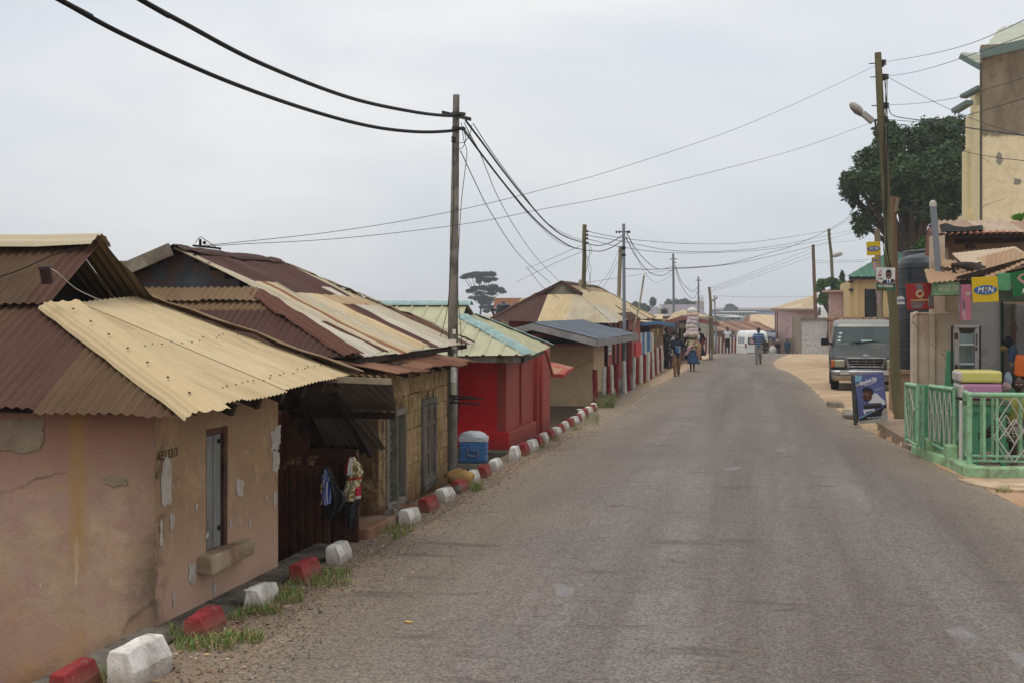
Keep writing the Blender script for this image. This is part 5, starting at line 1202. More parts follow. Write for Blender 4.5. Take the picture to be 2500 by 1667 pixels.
# street side low broken walls
WST=plaster('stained wall','9a8a72','85755f',.1); m=WST[0]; t=m.node_tree; b_=WST[1+1]; c_=mixc(t,rng(t,noi(t,WST[8],.9,6,.7,.4,(1,1,.3)),.5,.62,0,.7),WST[3],s2l('55463a')); t.links.new(c_,b_.inputs['Base Color']); b_.inputs['Roughness'].default_value=.95; WSTM=m
def lowwall(name,label,x0,x1,yt,d0,d1,th=.25,mat=None,zb=-1.0,jag=0):
    a,b=at(x0,yt,d0),at(x1,yt,d1); mb=MB(); n_=10; rs=random.Random(int(x0)); prev=None
    for k in range(n_):
        p=a.lerp(b,k/n_); q=a.lerp(b,(k+1)/n_); z=a.z+(b.z-a.z)*k/n_+rs.uniform(-jag,jag)
        mb.obox(Vector((p.x,p.y,zb)),Vector((q.x-p.x,q.y-p.y,0)),Vector((0,th,0)),Vector((0,0,z-zb)))
    return tag(mb.build(name,mat or WSTM),label,'wall')
lowwall('stained_wall','stained wall with peeling paint running to the white stone wall','1934' and 1934,1957,771,101,93,jag=.04)
lowwall('low_wall','low brown wall with pale posts behind the distant walkers',1838,1935,834,103,101,mat=paint('brown low','6e4c40',.9,var=.3,dirt='8a7a66',damt=.4))
for i,x in enumerate((1866,1881,1897,1913,1930)):
    mb=MB(); p=at(x,826,100.5); mb.box((p.x-.12,p.y-.2,-1),(p.x+.12,p.y,p.z))
    tag(mb.build('wall_pier',WSTM),'pale weathered pier before the low brown wall, %s from the left'%words[i],'pier','piers in front of the low brown wall')
lowwall('base_wall','pale weathered base course under the low brown wall',1866,1932,845,100.2,99.8,mat=WSTM)
m,t,b_=newmat('white rubble'); v=coords(t,'World'); vo=nd(t,'TexVoronoi',Vector=v,Scale=2.6,feature='DISTANCE_TO_EDGE').outputs[0]; n1=noi(t,v,4,6,.7); sp=nd(t,'SeparateXYZ',Vector=v)
mt_=mth(t,'MULTIPLY',rng(t,vo,.06,.0),rng(t,sp.outputs[2],1.35,1.15)); c_=mixc(t,rng(t,n1,.35,.65),s2l('b5b1ac'),s2l('a29d98')); c_=mixc(t,mth(t,'MULTIPLY',mt_,.35),c_,s2l('7a746c')); t.links.new(c_,b_.inputs['Base Color']); b_.inputs['Roughness'].default_value=.9; bumpn(t,b_,mth(t,'MULTIPLY',vo,mth(t,'LESS_THAN',sp.outputs[2],1.2)),.9,.1)
a=at(1957,782,93); b=at(2040,782,90)
o=thing('rubble_wall','whitewashed stone wall with a grey coping across the end of the dirt yard','wall',(a.x,91,0))
mb=MB(); mb.obox(Vector((a.x,a.y,-1)),Vector((b.x-a.x,b.y-a.y,0)),Vector((0,.3,0)),Vector((0,0,a.z+1))); mb.build('wall_face',m,o)
mb=MB(); mb.obox(Vector((a.x-.1,a.y-.06,a.z+.001)),Vector((b.x-a.x,b.y-a.y,0)),Vector((0,.4,0)),Vector((0,0,.17))); mb.build('coping',CONC,o)
a=at(2022,775,60); b=at(2215,771,60); mb=MB(); rs=random.Random(3)
mb.obox(Vector((a.x,60,-.2)),Vector((b.x-a.x,0,0)),Vector((0,.4,0)),Vector((0,0,a.z-.1+.2)))
for k in range(16): 
    p=a.lerp(b,k/15); mb.ball((p.x,60.1,a.z-.1),.14,0,7,5,(1.3,1,.8),jit=.25,seed=k)
tag(mb.build('stone_wall',paint('stone brown','8a6f58',.92,var=.35,vs=3,bump=.5,bs=15,dirt='4f4036',damt=.5,ds=2)),'rough brown stone wall below the cream house with the green roof','wall')
# ================================================================ RIGHT SIDE: shop, fence, tank
GRN=paint('fence green','86b38d',.5,var=.16,vs=5,bump=.2,dirt='6d7a5c',damt=.5,ds=16,spec=.4)
GRND=paint('low wall green','4f8a66',.6,var=.15,vs=3,bump=.2,dirt='2c5c40',damt=.35,ds=3)
GRNB=paint('base green','92b58a',.75,var=.25,vs=4,bump=.5,bs=30,dirt='6f7a58',damt=.6,ds=5)
DWH=paint('diamond white','b9b3aa',.55,var=.12,vs=20,dirt='86796c',damt=.35,ds=30)
K=[gz(2222,1106),gz(2265,1124),gz(2316,1141.5),gz(2352,1163),gz(2420,1167),gz(2500,1166),gz(2680,1166)]
top_=.125
fn=thing('green_fence','green railing with white diamonds around the shop terrace, on a green base','railing',(2.5,17.5,0))
mb=MB(); inn=[Vector((p.x+.26,p.y+.03,0)) for p in K[:3]]+[Vector((K[3].x+.22,K[3].y+.30,0))]+[Vector((p.x,p.y+.30,0)) for p in K[4:]]
for i in range(len(K)-1):
    a,b,c,d=K[i],K[i+1],inn[i+1],inn[i]
    lo=[Vector((p.x,p.y,-.15)) for p in (a,b,c,d)]; hi=[Vector((p.x,p.y,top_)) for p in (a+(c-b)*.06,b+(c-b)*.06,c,d)]
    mb.add(lo+hi,[(4,5,6,7),(0,1,5,4),(2,3,7,6)]+([(3,0,4,7)] if i==0 else []))
base=mb.build('base_kerb',GRNB,fn,bevel=.012)
mb=MB(); mb.add([(p.x,p.y,.03) for p in inn]+[(6.5,17.3,.03),(6.5,22,.03),(2.2,22,.03)],[(0,1,2,3,4,5,6,7,8,9)][:1]); tag(mb.build('terrace_floor',paint('terrace','8a7868',.9,var=.25,vs=3,bump=.3,dirt='4f4034',damt=.4,ds=2)),kind='structure')
def onp(px,py,d): return at(px,py,d)
dC=17.15
# main corner post & front panel
C_=at(2367,1050,dC); cx,cy=C_.x,C_.y
mb=MB(); mb.box((cx-.032,cy-.032,.06),(cx+.032,cy+.032,1.03)); mb.build('post',GRN,fn,bevel=.006)
mb=MB(); mb.tube([(cx-.03,cy,1.05),(cx+2.4,cy,1.05)],.036,12); mb.build('top_rail',GRN,fn)
mb=MB(); mb.box((cx+.03,cy-.01,.155),(cx+2.4,cy+.01,.185)); mb.build('bottom_rail',GRN,fn)
mb=MB(); mb.tube([(cx+.03,cy+.14,.215),(cx+2.4,cy+.14,.215)],.026,10); mb.build('bottom_rail',GRN,fn)
for px_,off,rr in ((2403,0,.018),(2434.5,0,.018),(2396,.14,.02),(2423.5,.14,.02),(2491.5,.14,.024),(2530,0,.018)):
    x=ony(px_,1000,cy+off).x; mb=MB()
    if off: mb.tube([(x,cy+off,.20),(x,cy+off,1.05)],rr,8)
    else: mb.box((x-rr,cy-.012,.17),(x+rr,cy+.006,1.04))
    mb.build('bar',GRN,fn)
mb=MB(); mb.tube([(cx,cy+.14,1.03),(cx+2.4,cy+.14,1.03)],.02,8); mb.build('top_rail',GRN,fn)
def diamond(x0,x1,z0,z1,y,w_=.009):
    mb=MB(); xm=(x0+x1)/2; zm=(z0+z1)/2; P_=[(x0,zm),(xm,z1),(x1,zm),(xm,z0)]
    for i in range(4):
        a,b=P_[i],P_[(i+1)%4]; mb.beam((a[0],y,a[1]),(b[0],y,b[1]),.01,.014,up=(0,0,1))
    return mb.build('diamond',DWH,fn)
def fz(py,y): return ony(2430,py,y).z
for off,x0,x1,ya,yb in ((-.02,2438.5,2516,966,1082),(-.02,2438,2516,1021,1127),(.10,2426,2487,965,1065),(.10,2426,2487,1011,1121)):
    y=cy+off; diamond(ony(x0,1000,y).x,ony(x1,1000,y).x,fz(yb,y),fz(ya,y),y)
# short side panel next to the corner
S1=at(2356,1050,17.75)
mb=MB(); mb.box((S1.x-.03,S1.y-.03,.06),(S1.x+.03,S1.y+.03,1.04)); mb.build('post',GRN,fn,bevel=.005)
mb=MB(); mb.tube([(S1.x,S1.y,1.055),(cx,cy,1.055)],.034,10); mb.build('top_rail',GRN,fn)
mb=MB(); mb.tube([(S1.x,S1.y,.2),(cx,cy,.2)],.02,8); mb.build('bottom_rail',GRN,fn)
m_=(S1+Vector((cx,cy,0)))/2; mb=MB(); mb.box((m_.x-.012,m_.y-.012,.2),(m_.x+.012,m_.y+.012,.65)); mb.box((m_.x+.01,m_.y-.1,.55),(m_.x+.03,m_.y-.08,1.0)); mb.build('diamond',DWH,fn)
def sidepanel(par,a,b,zb,zt,nb,dm=True,ends=.03,ws=None):
    a,b=Vector((a.x,a.y,0)),Vector((b.x,b.y,0)); za0,za1=zb; 
    mb=MB(); mb.tube([a+Vector((0,0,zt)),b+Vector((0,0,zt))],.035,10); mb.build('top_rail',GRN,par)
    mb=MB(); mb.tube([a+Vector((0,0,za0)),b+Vector((0,0,za1))],.022,8); mb.build('bottom_rail',GRN,par)
    for k in (0,nb):
        p=a.lerp(b,k/nb); mb=MB(); r=ends; mb.tube([p+Vector((0,0,za0-.04)),p+Vector((0,0,zt))],r,8); mb.build('post',GRN,par)
    for k in range(1,nb):
        p=a.lerp(b,k/nb); mb=MB(); zz=za0+(za1-za0)*k/nb; mb.tube([p+Vector((0,0,zz)),p+Vector((0,0,zt))],.014,6); mb.build('bar',GRN,par)
    if dm:
        u=(b-a).normalized(); L_=(b-a).length; n=Vector((u.y,-u.x,0)); n=n if n.y<0 else -n
        mb=MB(); nn=dm
        for k in range(nn):
            c=a+u*(L_*(k+.5)/nn)+n*.04; hw=L_/nn*.42; h0=za0+.05; h1=zt-.05; hm=(h0+h1)/2
            for s_ in (-1,1):
                mb.beam(c+Vector((0,0,h1)),c+u*hw*s_+Vector((0,0,hm+.05)),.012,.012); mb.beam(c+u*hw*s_*.9+Vector((0,0,hm+.12)),c+u*hw*.1*s_+Vector((0,0,h0)),.013,.013)
        mb.build('diamond',DWH,par)
a=at(2271,1010,18.95); b=at(2331,1010,18.05)
sidepanel(fn,a,b,(.24,.16),1.075,7,dm=5)
for p in (at(2267,1100,19.0),at(2318,1125,18.0)):
    mb=MB(); mb.box((p.x-.06,p.y-.14,.0),(p.x+.10,p.y+.18,.30)); mb.build('block',GRNB,base,bevel=.02)
g=thing('green_gate','narrow green gate leaf with white diamonds, hinged at the left end of the railing','gate',(2.15,19.1,0))
a=at(2213,1000,19.4); b=at(2241,1000,18.85); sidepanel(g,a,b,(.26,.20),1.085,5,dm=1)
p=at(2252,1000,18.9); mb=MB(); mb.tube([p+Vector((0,0,-p.z+.15)),p+Vector((0,0,-p.z+1.07))],.033,10); mb.build('hinge_post',GRN,g)
mb=MB(); 
for z in (.9,.33): q=b.lerp(p,.5); mb.tube([(q.x,q.y-.02,z-.06),(q.x,q.y-.02,z+.06)],.02,8)
mb.build('hinge',GRN,g)
# low green wall with pillar
Yg=20.6
lw=thing('green_low_wall','dark green low wall and stepped pillar behind the railing','wall',(3,Yg,0))
mb=MB(); x0=ony(2232,950,Yg).x; x1=ony(2350,950,Yg).x; z1=ony(2280,940,Yg).z; mb.box((x0,Yg,-.1),(x1+2.6,Yg+.15,z1)); 
xa=ony(2313,900,Yg).x; xb=ony(2332,900,Yg).x; zp=ony(2320,855,Yg).z; mb.box((xa,Yg-.02,-.1),(xb,Yg+.16,zp)); mb.slab([(xa-.03,Yg+.02,z1),(xa,Yg+.02,zp),(xa+.01,Yg+.02,z1)],(0,.1,0)); mb.build('wall',GRND,lw,bevel=.01)
# shop building
sh=thing('shop','cream plastered shop with rusty sheet canopy, hand painted name board and white inner wall','shop',(4,22,0))
m,t,b_,c_,sp,n1,n2,n3,v=plaster('cream plaster','c4b29c','b5a28c',.03)
c_=mixc(t,rng(t,noi(t,v,3,6,.6,.2,(1,1,.15)),.58,.7,0,.6),c_,s2l('8a7058')); t.links.new(c_,b_.inputs['Base Color']); b_.inputs['Roughness'].default_value=.9; bumpn(t,b_,n3,.2,.01); CRM=m
Yc=21.6
def X(px,y=Yc): return ony(px,800,y).x
def Z(py,y=Yc): return ony(2350,py,y).z
mb=MB(); 
mb.box((X(2227),Yc,-.3),(X(2240),Yc+.3,Z(766))); mb.box((X(2240),Yc+.06,-.3),(X(2270),Yc+.3,Z(763))); mb.box((X(2270),Yc-.02,-.3),(X(2283),Yc+.3,Z(765))); mb.box((X(2283),Yc+.03,-.3),(X(2345),Yc+.3,Z(764)))
for k in range(14): 
    x=X(2227)+(X(2345)-X(2227))*k/14; mb.box((x,Yc+.05,Z(768)),(x+random.uniform(.03,.07),Yc+.28,Z(768)+random.uniform(.02,.05)))
mb.build('yard_wall',CRM,sh,bevel=.01)
Yd=22.3
mb=MB(); mb.box((X(2272,Yd),Yd,1.5),(X(2307,Yd),Yd+.2,Z(575,Yd))); mb.box((X(2307,Yd),Yd+.15,1.5),(X(2348,Yd),Yd+.3,Z(640,Yd))); mb.build('side_wall',CRM,sh)
WIN=paint('inner wall','c9c7c4',.7,var=.1,vs=1.5,dirt='7a7470',damt=.3,ds=1.5); GBD=paint('grey door','968c84',.7,var=.15,vs=3,streak=True)
Yw=22.0
mb=MB(); mb.box((X(2343,Yw),Yw,-.1),(X(2446,Yw),Yw+.1,Z(735,Yw))); mb.box((X(2474,Yw),Yw+.05,-.1),(X(2640,Yw),Yw+.15,Z(745,Yw))); mb.build('inner_wall',WIN,sh)
mb=MB(); mb.box((X(2447.5,Yw),Yw+.01,-.1),(X(2474,Yw),Yw+.12,Z(742,Yw))); 
for px_ in (2452,2459,2466): mb.box((X(px_,Yw),Yw-.004,0),(X(px_,Yw)+.01,Yw+.01,Z(745,Yw)))
mb.build('door',GBD,sh)
mb=MB(); mb.box((X(2443,Yw),Yw-.06,-.1),(X(2448,Yw),Yw+.0,Z(735,Yw))); mb.build('door_frame',paint('door green','24402e',.6,var=.3),sh)
mb=MB(); mb.box((X(2472,Yw),Yw-.08,-.1),(X(2479,Yw),Yw-.0,Z(742,Yw))); mb.build('post',paint('old post','8a8378',.9,var=.4,vs=8,bump=.4,dirt='4a4038',damt=.6,ds=6),sh)
mb=MB(); mb.box((X(2560,20.2),20.2,-.1),(X(2640,20.2),22,2.4)); mb.build('right_wall',WIN,sh)
# canopy sheets, beam boards
Yf=20.6
BDW=paint('green board','6d8a68',.75,var=.2,vs=4,dirt='4a5a40',damt=.4,ds=3)
mb=MB()
a=ony(2266,692,20.3); b=ony(2412,674,20.3); c=ony(2412,668,22.0); d=ony(2290,690,22.0)
R1=lambda u,v,k: tuple(mix3(s2l('b59a78'),s2l('8d6a50'),random.Random(k*3).random()*.7))+(.1,)
c=b+Vector((0,1.4,.28)); d=a+Vector((.1,1.4,.28))
corr(mb,[a,b,c,d],a,b,R1,seed=101,rag=.04,wav=.03,amp=.012)
a=ony(2405,682,20.1); b=ony(2530,632,19.9); c=b+Vector((0,1.7,.25)); d=a+Vector((0,1.7,.35)); corr(mb,[a,b,c,d],a,b,R1,seed=102,rag=.03,wav=.02,amp=.008)
a=ony(2297,652,21.2); b=ony(2365,662,21.2); c=ony(2372,650,22.2); d=ony(2297,648,22.2); corr(mb,[a,b,b+Vector((.1,1,.2)),a+Vector((0,1,.2))],a,b,R1,seed=103,rag=.05,wav=.04,amp=.012)
a=ony(2352,646,21.3); b=ony(2520,628,21.3); corr(mb,[a,b,b+Vector((0,1.4,.25)),a+Vector((0,1.4,.25))],a,b,lambda u,v,k: tuple(s2l('b8a48a'))+(.0,),seed=104,amp=.004)
mb.build('canopy_sheet',SHEET,sh)
mb=MB(); mb.add([ony(2290,700,22.2),ony(2540,645,21.9),ony(2540,690,21.9),ony(2345,700,22.2)],[(0,1,2,3)]); 
mb.beam(ony(2330,722,20.5),ony(2330,680,20.5),.05,.05); mb.beam(ony(2337,683,20.4),ony(2540,628,20.2),.09,.09); mb.beam(ony(2327,653,21),ony(2333,680,21),.05,.05)
mb.build('canopy_beam',WOODD,sh)
mb=MB(); P_=[ony(2322,648,21.0),ony(2355,649,21.0),ony(2378,655,21.0),ony(2400,668,20.9)]
mb.tube(smooth_path(P_,5),[.03+.006*k for k in range(16)],8,0); mb.build('old_rubber_strip',paint('tar strip','38302c',.95,var=.4,bump=.8,bs=20),sh)
BT=paint('boxes green','5f9a70',.7,var=.15,vs=4,dirt='3c6a4a',damt=.3)
mb=MB(); mb.box((X(2279,20.35),20.35,Z(722,20.35)),(X(2343,20.35),20.6,Z(688,20.35))); mb.box((X(2279,20.35),20.3,Z(722,20.35)),(X(2343,20.35),20.35,Z(717,20.35))); nb_=mb.build('name_board',BDW,sh,bevel=.006)
mb=MB(); y=20.35
mb.text('GARDENS',(Vector(((X(2293,y)+X(2309,y))/2,y,Z(705,y))),Vector((1,0,0)),Vector((0,0,1))),.115,0,off=.006,sx=.24,bold=.002)
mb.text('GATE',(Vector(((X(2312,y)+X(2320,y))/2,y,Z(705,y))),Vector((1,0,0)),Vector((0,0,1))),.115,0,off=.006,sx=.22,bold=.002)
mb.text('STORE',(Vector(((X(2326,y)+X(2338,y))/2,y,Z(705,y))),Vector((1,0,0)),Vector((0,0,1))),.115,0,off=.006,sx=.24,bold=.002)
mb.v=[(p[0],p[1],Z(705,y)+(p[2]-Z(705,y))*1.25) for p in mb.v]
mb.build('lettering',paint('letter pale','b3b59a',.8,var=.2,vs=20),nb_)
mb=MB(); a=at(2440,0,20); mb.box((X(2436,20),20,Z(711,20)),(X(2468,20),20.3,Z(668,20))); mb.build('light_box',BT,sh,bevel=.008)
mb=MB(); mb.box((X(2345,20.7),20.7,Z(696,20.7)),(X(2376,20.7),20.75,Z(684,20.7))); mb.box((X(2410,21),21,Z(738,21)),(X(2600,21),21.05,Z(704,21))); mb.build('valance_board',paint('valance','5f6a58',.85,var=.25,vs=5,dirt='3c3a30',damt=.5),sh)
# upper house roof behind the shop
uh=thing('upper_house','cream house wall with a broken rusty corrugated roof above the shop','house',(5,25,0))
Yu=24.3
mb=MB(); mb.box((X(2310,Yu),Yu,1.5),(X(2640,Yu),Yu+.2,Z(582,Yu))); mb.box((X(2281,Yu),Yu-.3,1.5),(X(2310,Yu),Yu,Z(607,Yu))); mb.build('wall',paint('taupe wall','9a8672',.9,var=.1,vs=2,dirt='7a6856',damt=.3),uh)
a=ony(2292,573,23.6); b=ony(2640,568,23.6); c=ony(2640,539,25.6); d=ony(2290,539,25.6)
mb=MB()
def rr(u,v,k):
    if v<.25 and .2<u<1.4: return tuple(s2l('a0674a'))+(.2,)
    return tuple(mix3(s2l('b5a28e'),s2l('9c7f6a'),random.Random(k).random()))+(.05,)
corr(mb,[a,b,c,d],a,b,rr,seed=111,amp=.018,pitch=.11,rag=.03,wav=.03); mb.build('roof',SHEET,uh)
mb=MB(); e=Vector((0,-.02,.035)); 
hp=[(2294,549),(2310,545),(2330,552),(2355,555),(2378,552),(2399,550),(2400,562),(2375,563),(2350,565),(2320,566),(2296,564)]
pl_n=(b-a).cross(d-a).normalized(); pl_n=pl_n if pl_n.z>0 else -pl_n
def onpl(px,py,off):
    r=Vector(ray(px,py)); o=Vector((0,0,H)); t_=((a+pl_n*off)-o).dot(pl_n)/r.dot(pl_n); return o+r*t_
mb.add([onpl(x,y,.03) for x,y in hp],[tuple(range(len(hp)))]); mb.build('torn_hole',BLACKIN,uh)
mb=MB(); mb.beam(ony(2290,577,23.7),ony(2640,572,23.7),.08,.10); mb.beam(ony(2330,590,23.8),ony(2640,582,23.8),.06,.10); mb.box((X(2360,23.8),23.8,Z(607,23.8)),(X(2382,23.8),24.0,Z(590,23.8))); mb.build('eave_board',WOODD,uh)
mb=MB(); P_=[ony(2290,545,25.5),ony(2294,578,23.6),ony(2300,600,23.9),ony(2281,628,24.8),ony(2258,624,25.6),ony(2264,560,25.7)]
mb.add(P_,[tuple(range(6))]); mb.build('verge_sheet',SHEETD,uh,solid=.01)
# PVC vent pipe
pv=thing('vent_pipe','grey plastic vent pipe with white elbow and cap rising beside the shop','pipe',(3.5,21.3,2.5))
PVC=paint('pvc grey','767a80',.45,var=.08,vs=2,dirt='5d6064',damt=.2); PVW=paint('pvc white','b8b2a6',.5,var=.1,dirt='8a8070',damt=.3)
p0=ony(2292,668,21.3); p1=ony(2278,505,21.3)
mb=MB(); mb.tube([p0,p1],.05,16); mb.build('pipe',PVC,pv)
mb=MB(); mb.tube([p1,p1+Vector((-.003,0,.07))],.056,16); mb.tube([p1+Vector((-.003,0,.07)),p1+Vector((-.004,0,.10))],[.045,.03],12)
mb.build('cap',PVW,pv)
mb=MB(); mb.tube(smooth_path([p0+Vector((0,0,.02)),p0+Vector((.005,0,-.05)),p0+Vector((.04,0,-.10)),p0+Vector((.10,0,-.11))],5),.056,14); mb.tube([p0+Vector((0,0,-.02)),p0+Vector((0,0,.03))],.062,14); mb.build('elbow',PVW,pv)
mb=MB(); mb.tube([p0+Vector((.10,0,-.11)),p0+Vector((.35,.05,-.10))],.052,14); mb.build('pipe',paint('pvc dark','3d3f42',.5),pv)
# black tank on plinth
tc_=at(2292,900,29); tank('water_tank','tall black ribbed water tank between the big wooden pole and the cream shop wall',(tc_.x,tc_.y,.98),.93,2.28,10,.34)
mb=MB(); a_,b_=tc_.x-1.0,tc_.y-1.0; mb.box((a_,b_,-.1),(a_+2,b_+2,.97)); mb.box((a_-.05,b_-.05,.9),(a_+2.05,b_+2.05,.975)); tag(mb.build('tank_plinth',paint('plinth brown','8a7058',.9,var=.2,vs=2,bump=.3,dirt='5a4636',damt=.4)),'brown rendered plinth under the tall black tank','plinth')
tank('water_tank','second black tank whose flat dark top shows behind the tall one',(lambda q:(q.x,q.y,1.2))(at(2330,900,32.5)),1.28,2.62,8,.05)
mb=MB(); y=27.4; x0,x1=ony(2190,720,y).x,ony(2209,720,y).x
mb.flat([(0,0),(x1-x0,0),(x1-x0,.10),(x1-x0-.02,.145),(x1-x0-.07,.17),(0,.15)],(Vector((x0,y,Z(743,y))),(1,0,0),(0,0,1)),0,0)
mb.text('ANK',(Vector((x0+.09,y,Z(734,y))),Vector((1,0,0)),Vector((0,0,1))),.075,1,off=.005,bold=.002)
tag(mb.build('bank_sign',[paint('signwhite','c9c8c6',.6),paint('navy','2a3160',.6)],solid=.003),'small white sign with navy letters half hidden behind the wooden pole','sign')
# ---- flat sign boards
def frame_px(tl,tr,bl,y,ytilt=0):
    a,b,c=ony(*tl,y),ony(*tr,y),ony(*bl,y); rt=(b-a); up=(a-c); return c,rt,up
def signboard(name,label,tl,tr,bl,y,mats,draw,th=.02,cat='sign'):
    c,rt,up=frame_px(tl,tr,bl,y); w_,h_=rt.length,up.length; ru,uu=rt/w_,up/h_; n=ru.cross(uu).normalized()
    t_=thing(name,label,cat,tuple(c)); mb=MB(); mb.obox(c,rt,up,-n*th); mb.build('board',mats[0],t_,bevel=.003)
    mb=MB(); draw(mb,c,ru,uu,w_,h_); mb.build('print',mats,t_); return t_
def ell(cx_,cy_,rx,ry,n=40): return [(cx_+rx*math.cos(2*math.pi*k/n),cy_+ry*math.sin(2*math.pi*k/n)) for k in range(n)]
YEL=paint('sign yellow','c2a21c',.5,var=.06,vs=3,dirt='9a8420',damt=.2); SBL=paint('sign blue','35598f',.5,var=.08); SWH=paint('sign white','d2d0ca',.5,var=.05)
def mtn(mb,c,ru,uu,w_,h_):
    mb.flat(ell(w_*.5,h_*.48,w_*.455,h_*.185),(c,ru,uu),1,.004)
    f=lambda x: (c+ru*(w_*x)+uu*(h_*.475),ru,uu); s=h_*.30
    mb.text('M',f(.30),s,2,off=.008,shear=.25,bold=.012*s,sx=.95); mb.text('T',f(.505),s*.8,0,off=.008,shear=.25,bold=.012*s,sx=.95); mb.text('N',f(.695),s,2,off=.008,shear=.25,bold=.012*s,sx=.95)
    mb.flat([(w_*.475,h_*.345),(w_*.515,h_*.345),(w_*.52,h_*.375),(w_*.48,h_*.375)],(c,ru,uu),2,.008)
signboard('yellow_sign','large yellow square sign with blue oval and white letters on the shop front','x' and (2372,678),(2435,675),(2376,739.5),19.9,[YEL,SBL,SWH],mtn)
signboard('yellow_sign','medium yellow sign with blue oval fixed high on the big wooden pole',(2115,591),(2149,589.5),(2116.5,624.5),27.9,[YEL,SBL,SWH],mtn)
signboard('yellow_sign','small yellow sign with blue oval below the medium one on the wooden pole',(2128,629),(2143,628),(2128.5,642.5),28.1,[YEL,SBL,SWH],mtn)
signboard('yellow_sign','tiny yellow sign with blue oval on the leaning lamp pole',(2020,690),(2031,689),(2020,700.5),93,[YEL,SBL,SWH],mtn)
VRED=paint('sign red','8f2722',.6,var=.12,vs=3,dirt='6f2a28',damt=.3); VGR=paint('peeled grey','6d6a6a',.7,var=.2,vs=12); VCR=paint('sign cream','b39a78',.6,var=.1)
def voda(mb,c,ru,uu,w_,h_):
    fr=(c,ru,uu)
    mb.flat(ragged(w_*.5,h_*.86,w_*.28,h_*.2,16,.35,1),fr,1,.004); mb.flat(ragged(w_*.88,h_*.32,w_*.22,h_*.55,18,.4,2),fr,1,.004)
    mb.flat(ragged(w_*.40,h_*.24,w_*.55,h_*.06,20,.2,3),fr,1,.004); mb.flat(ragged(w_*.36,h_*.13,w_*.42,h_*.14,20,.2,4),fr,1,.004)
    n=30; o=[];i_=[]
    for k in range(n+1):
        t_=2*math.pi*k/n+.9; th=.042 if k<n*.8 else .042*(1-(k/n-.8)/.2*.6)
        o.append((w_*.5+w_*.155*math.cos(t_),h_*.60+w_*.155*math.sin(t_))); i_.append((w_*.5+(w_*.155-w_*2*th)*math.cos(t_),h_*.60+(w_*.155-w_*2*th)*math.sin(t_)))
    for k in range(n): mb.flat([o[k],o[k+1],i_[k+1],i_[k]],fr,2,.007)
    mb.text('vodafone',(c+ru*w_*.5+uu*h_*.36,ru,uu),h_*.15,2,off=.008,bold=.002,sx=1.25)
signboard('red_sign','red sign with a pale ring and peeling grey patches, beside the tall tank',(2211,694),(2277,691),(2215,757),20.9,[VRED,VGR,VCR],voda)
PNKM=paint('poster pink','b06a7c',.7,var=.12,vs=3,dirt='8f5060',damt=.2)
def pink(mb,c,ru,uu,w_,h_):
    fr=(c,ru,uu); mb.flat([(0,0),(w_*.12,0),(w_*.1,h_*.4),(w_*.18,h_*.99),(0,h_)],fr,1,.004)
    mb.flat(ragged(w_*.75,h_*.75,w_*.45,h_*.1,14,.5,4),fr,2,.004); mb.flat(ragged(w_*.35,h_*.42,w_*.2,h_*.28,14,.4,5),fr,1,.006); mb.flat([(w_*.35,h_*.5),(w_*.5,h_*.02),(w_*.42,h_*.02),(w_*.25,h_*.3)],fr,2,.005)
signboard('pink_poster','faded pink poster with torn patches hanging left of the large yellow sign',(2342,696),(2370.5,695),(2342.5,783),20.2,[PNKM,paint('poster grey','6a6270',.7,var=.3,vs=8),paint('poster pale','b3a6a8',.7,var=.15)],pink,cat='poster')
SKB=paint('skin print','5a3a30',.6); SGN=paint('sign green2','1f5f34',.5,var=.15,vs=2); PUR=paint('purple print','7a4a78',.6); HAIRP=paint('hair print','2a2024',.6); SKP=paint('skin pale print','a5857a',.6)
def ava(mb,c,ru,uu,w_,h_):
    fr=(c,ru,uu)
    mb.flat(ragged(w_*.62,h_*.60,w_*.42,h_*.42,18,.12,3),fr,3,.003)
    mb.flat(ell(w_*.60,h_*.62,w_*.14,h_*.15),fr,4,.006)
    mb.flat([(w_*.18,h_*.72),(w_*.30,h_*.86),(w_*.48,h_*.90),(w_*.46,h_*.83),(w_*.32,h_*.78),(w_*.28,h_*.70),(w_*.44,h_*.52),(w_*.36,h_*.44)],fr,4,.006)
    mb.flat([(w_*.36,h_*.46),(w_*.50,h_*.50),(w_*.75,h_*.45),(w_*.98,h_*.50),(w_*.98,h_*.1),(w_*.75,h_*.02),(w_*.62,h_*.3)],fr,2,.005)
    for x_,y_ in ((.56,.64),(.66,.66)): mb.flat(ell(w_*x_,h_*y_,w_*.018,h_*.012,10),fr,3,.009)
    mb.flat([(w_*.55,h_*.56),(w_*.62,h_*.545),(w_*.68,h_*.58),(w_*.62,h_*.565)],fr,1,.009)
    mb.text('Ava',(c+ru*w_*.42+uu*h_*.17,ru,uu),h_*.22,1,off=.01,bold=.005)
signboard('green_sign','green sign with a smiling woman at the right edge of the photo','x' and (2466,667),(2545,652),(2474,726),19.8,[SGN,SWH,PUR,HAIRP,SKP],ava)
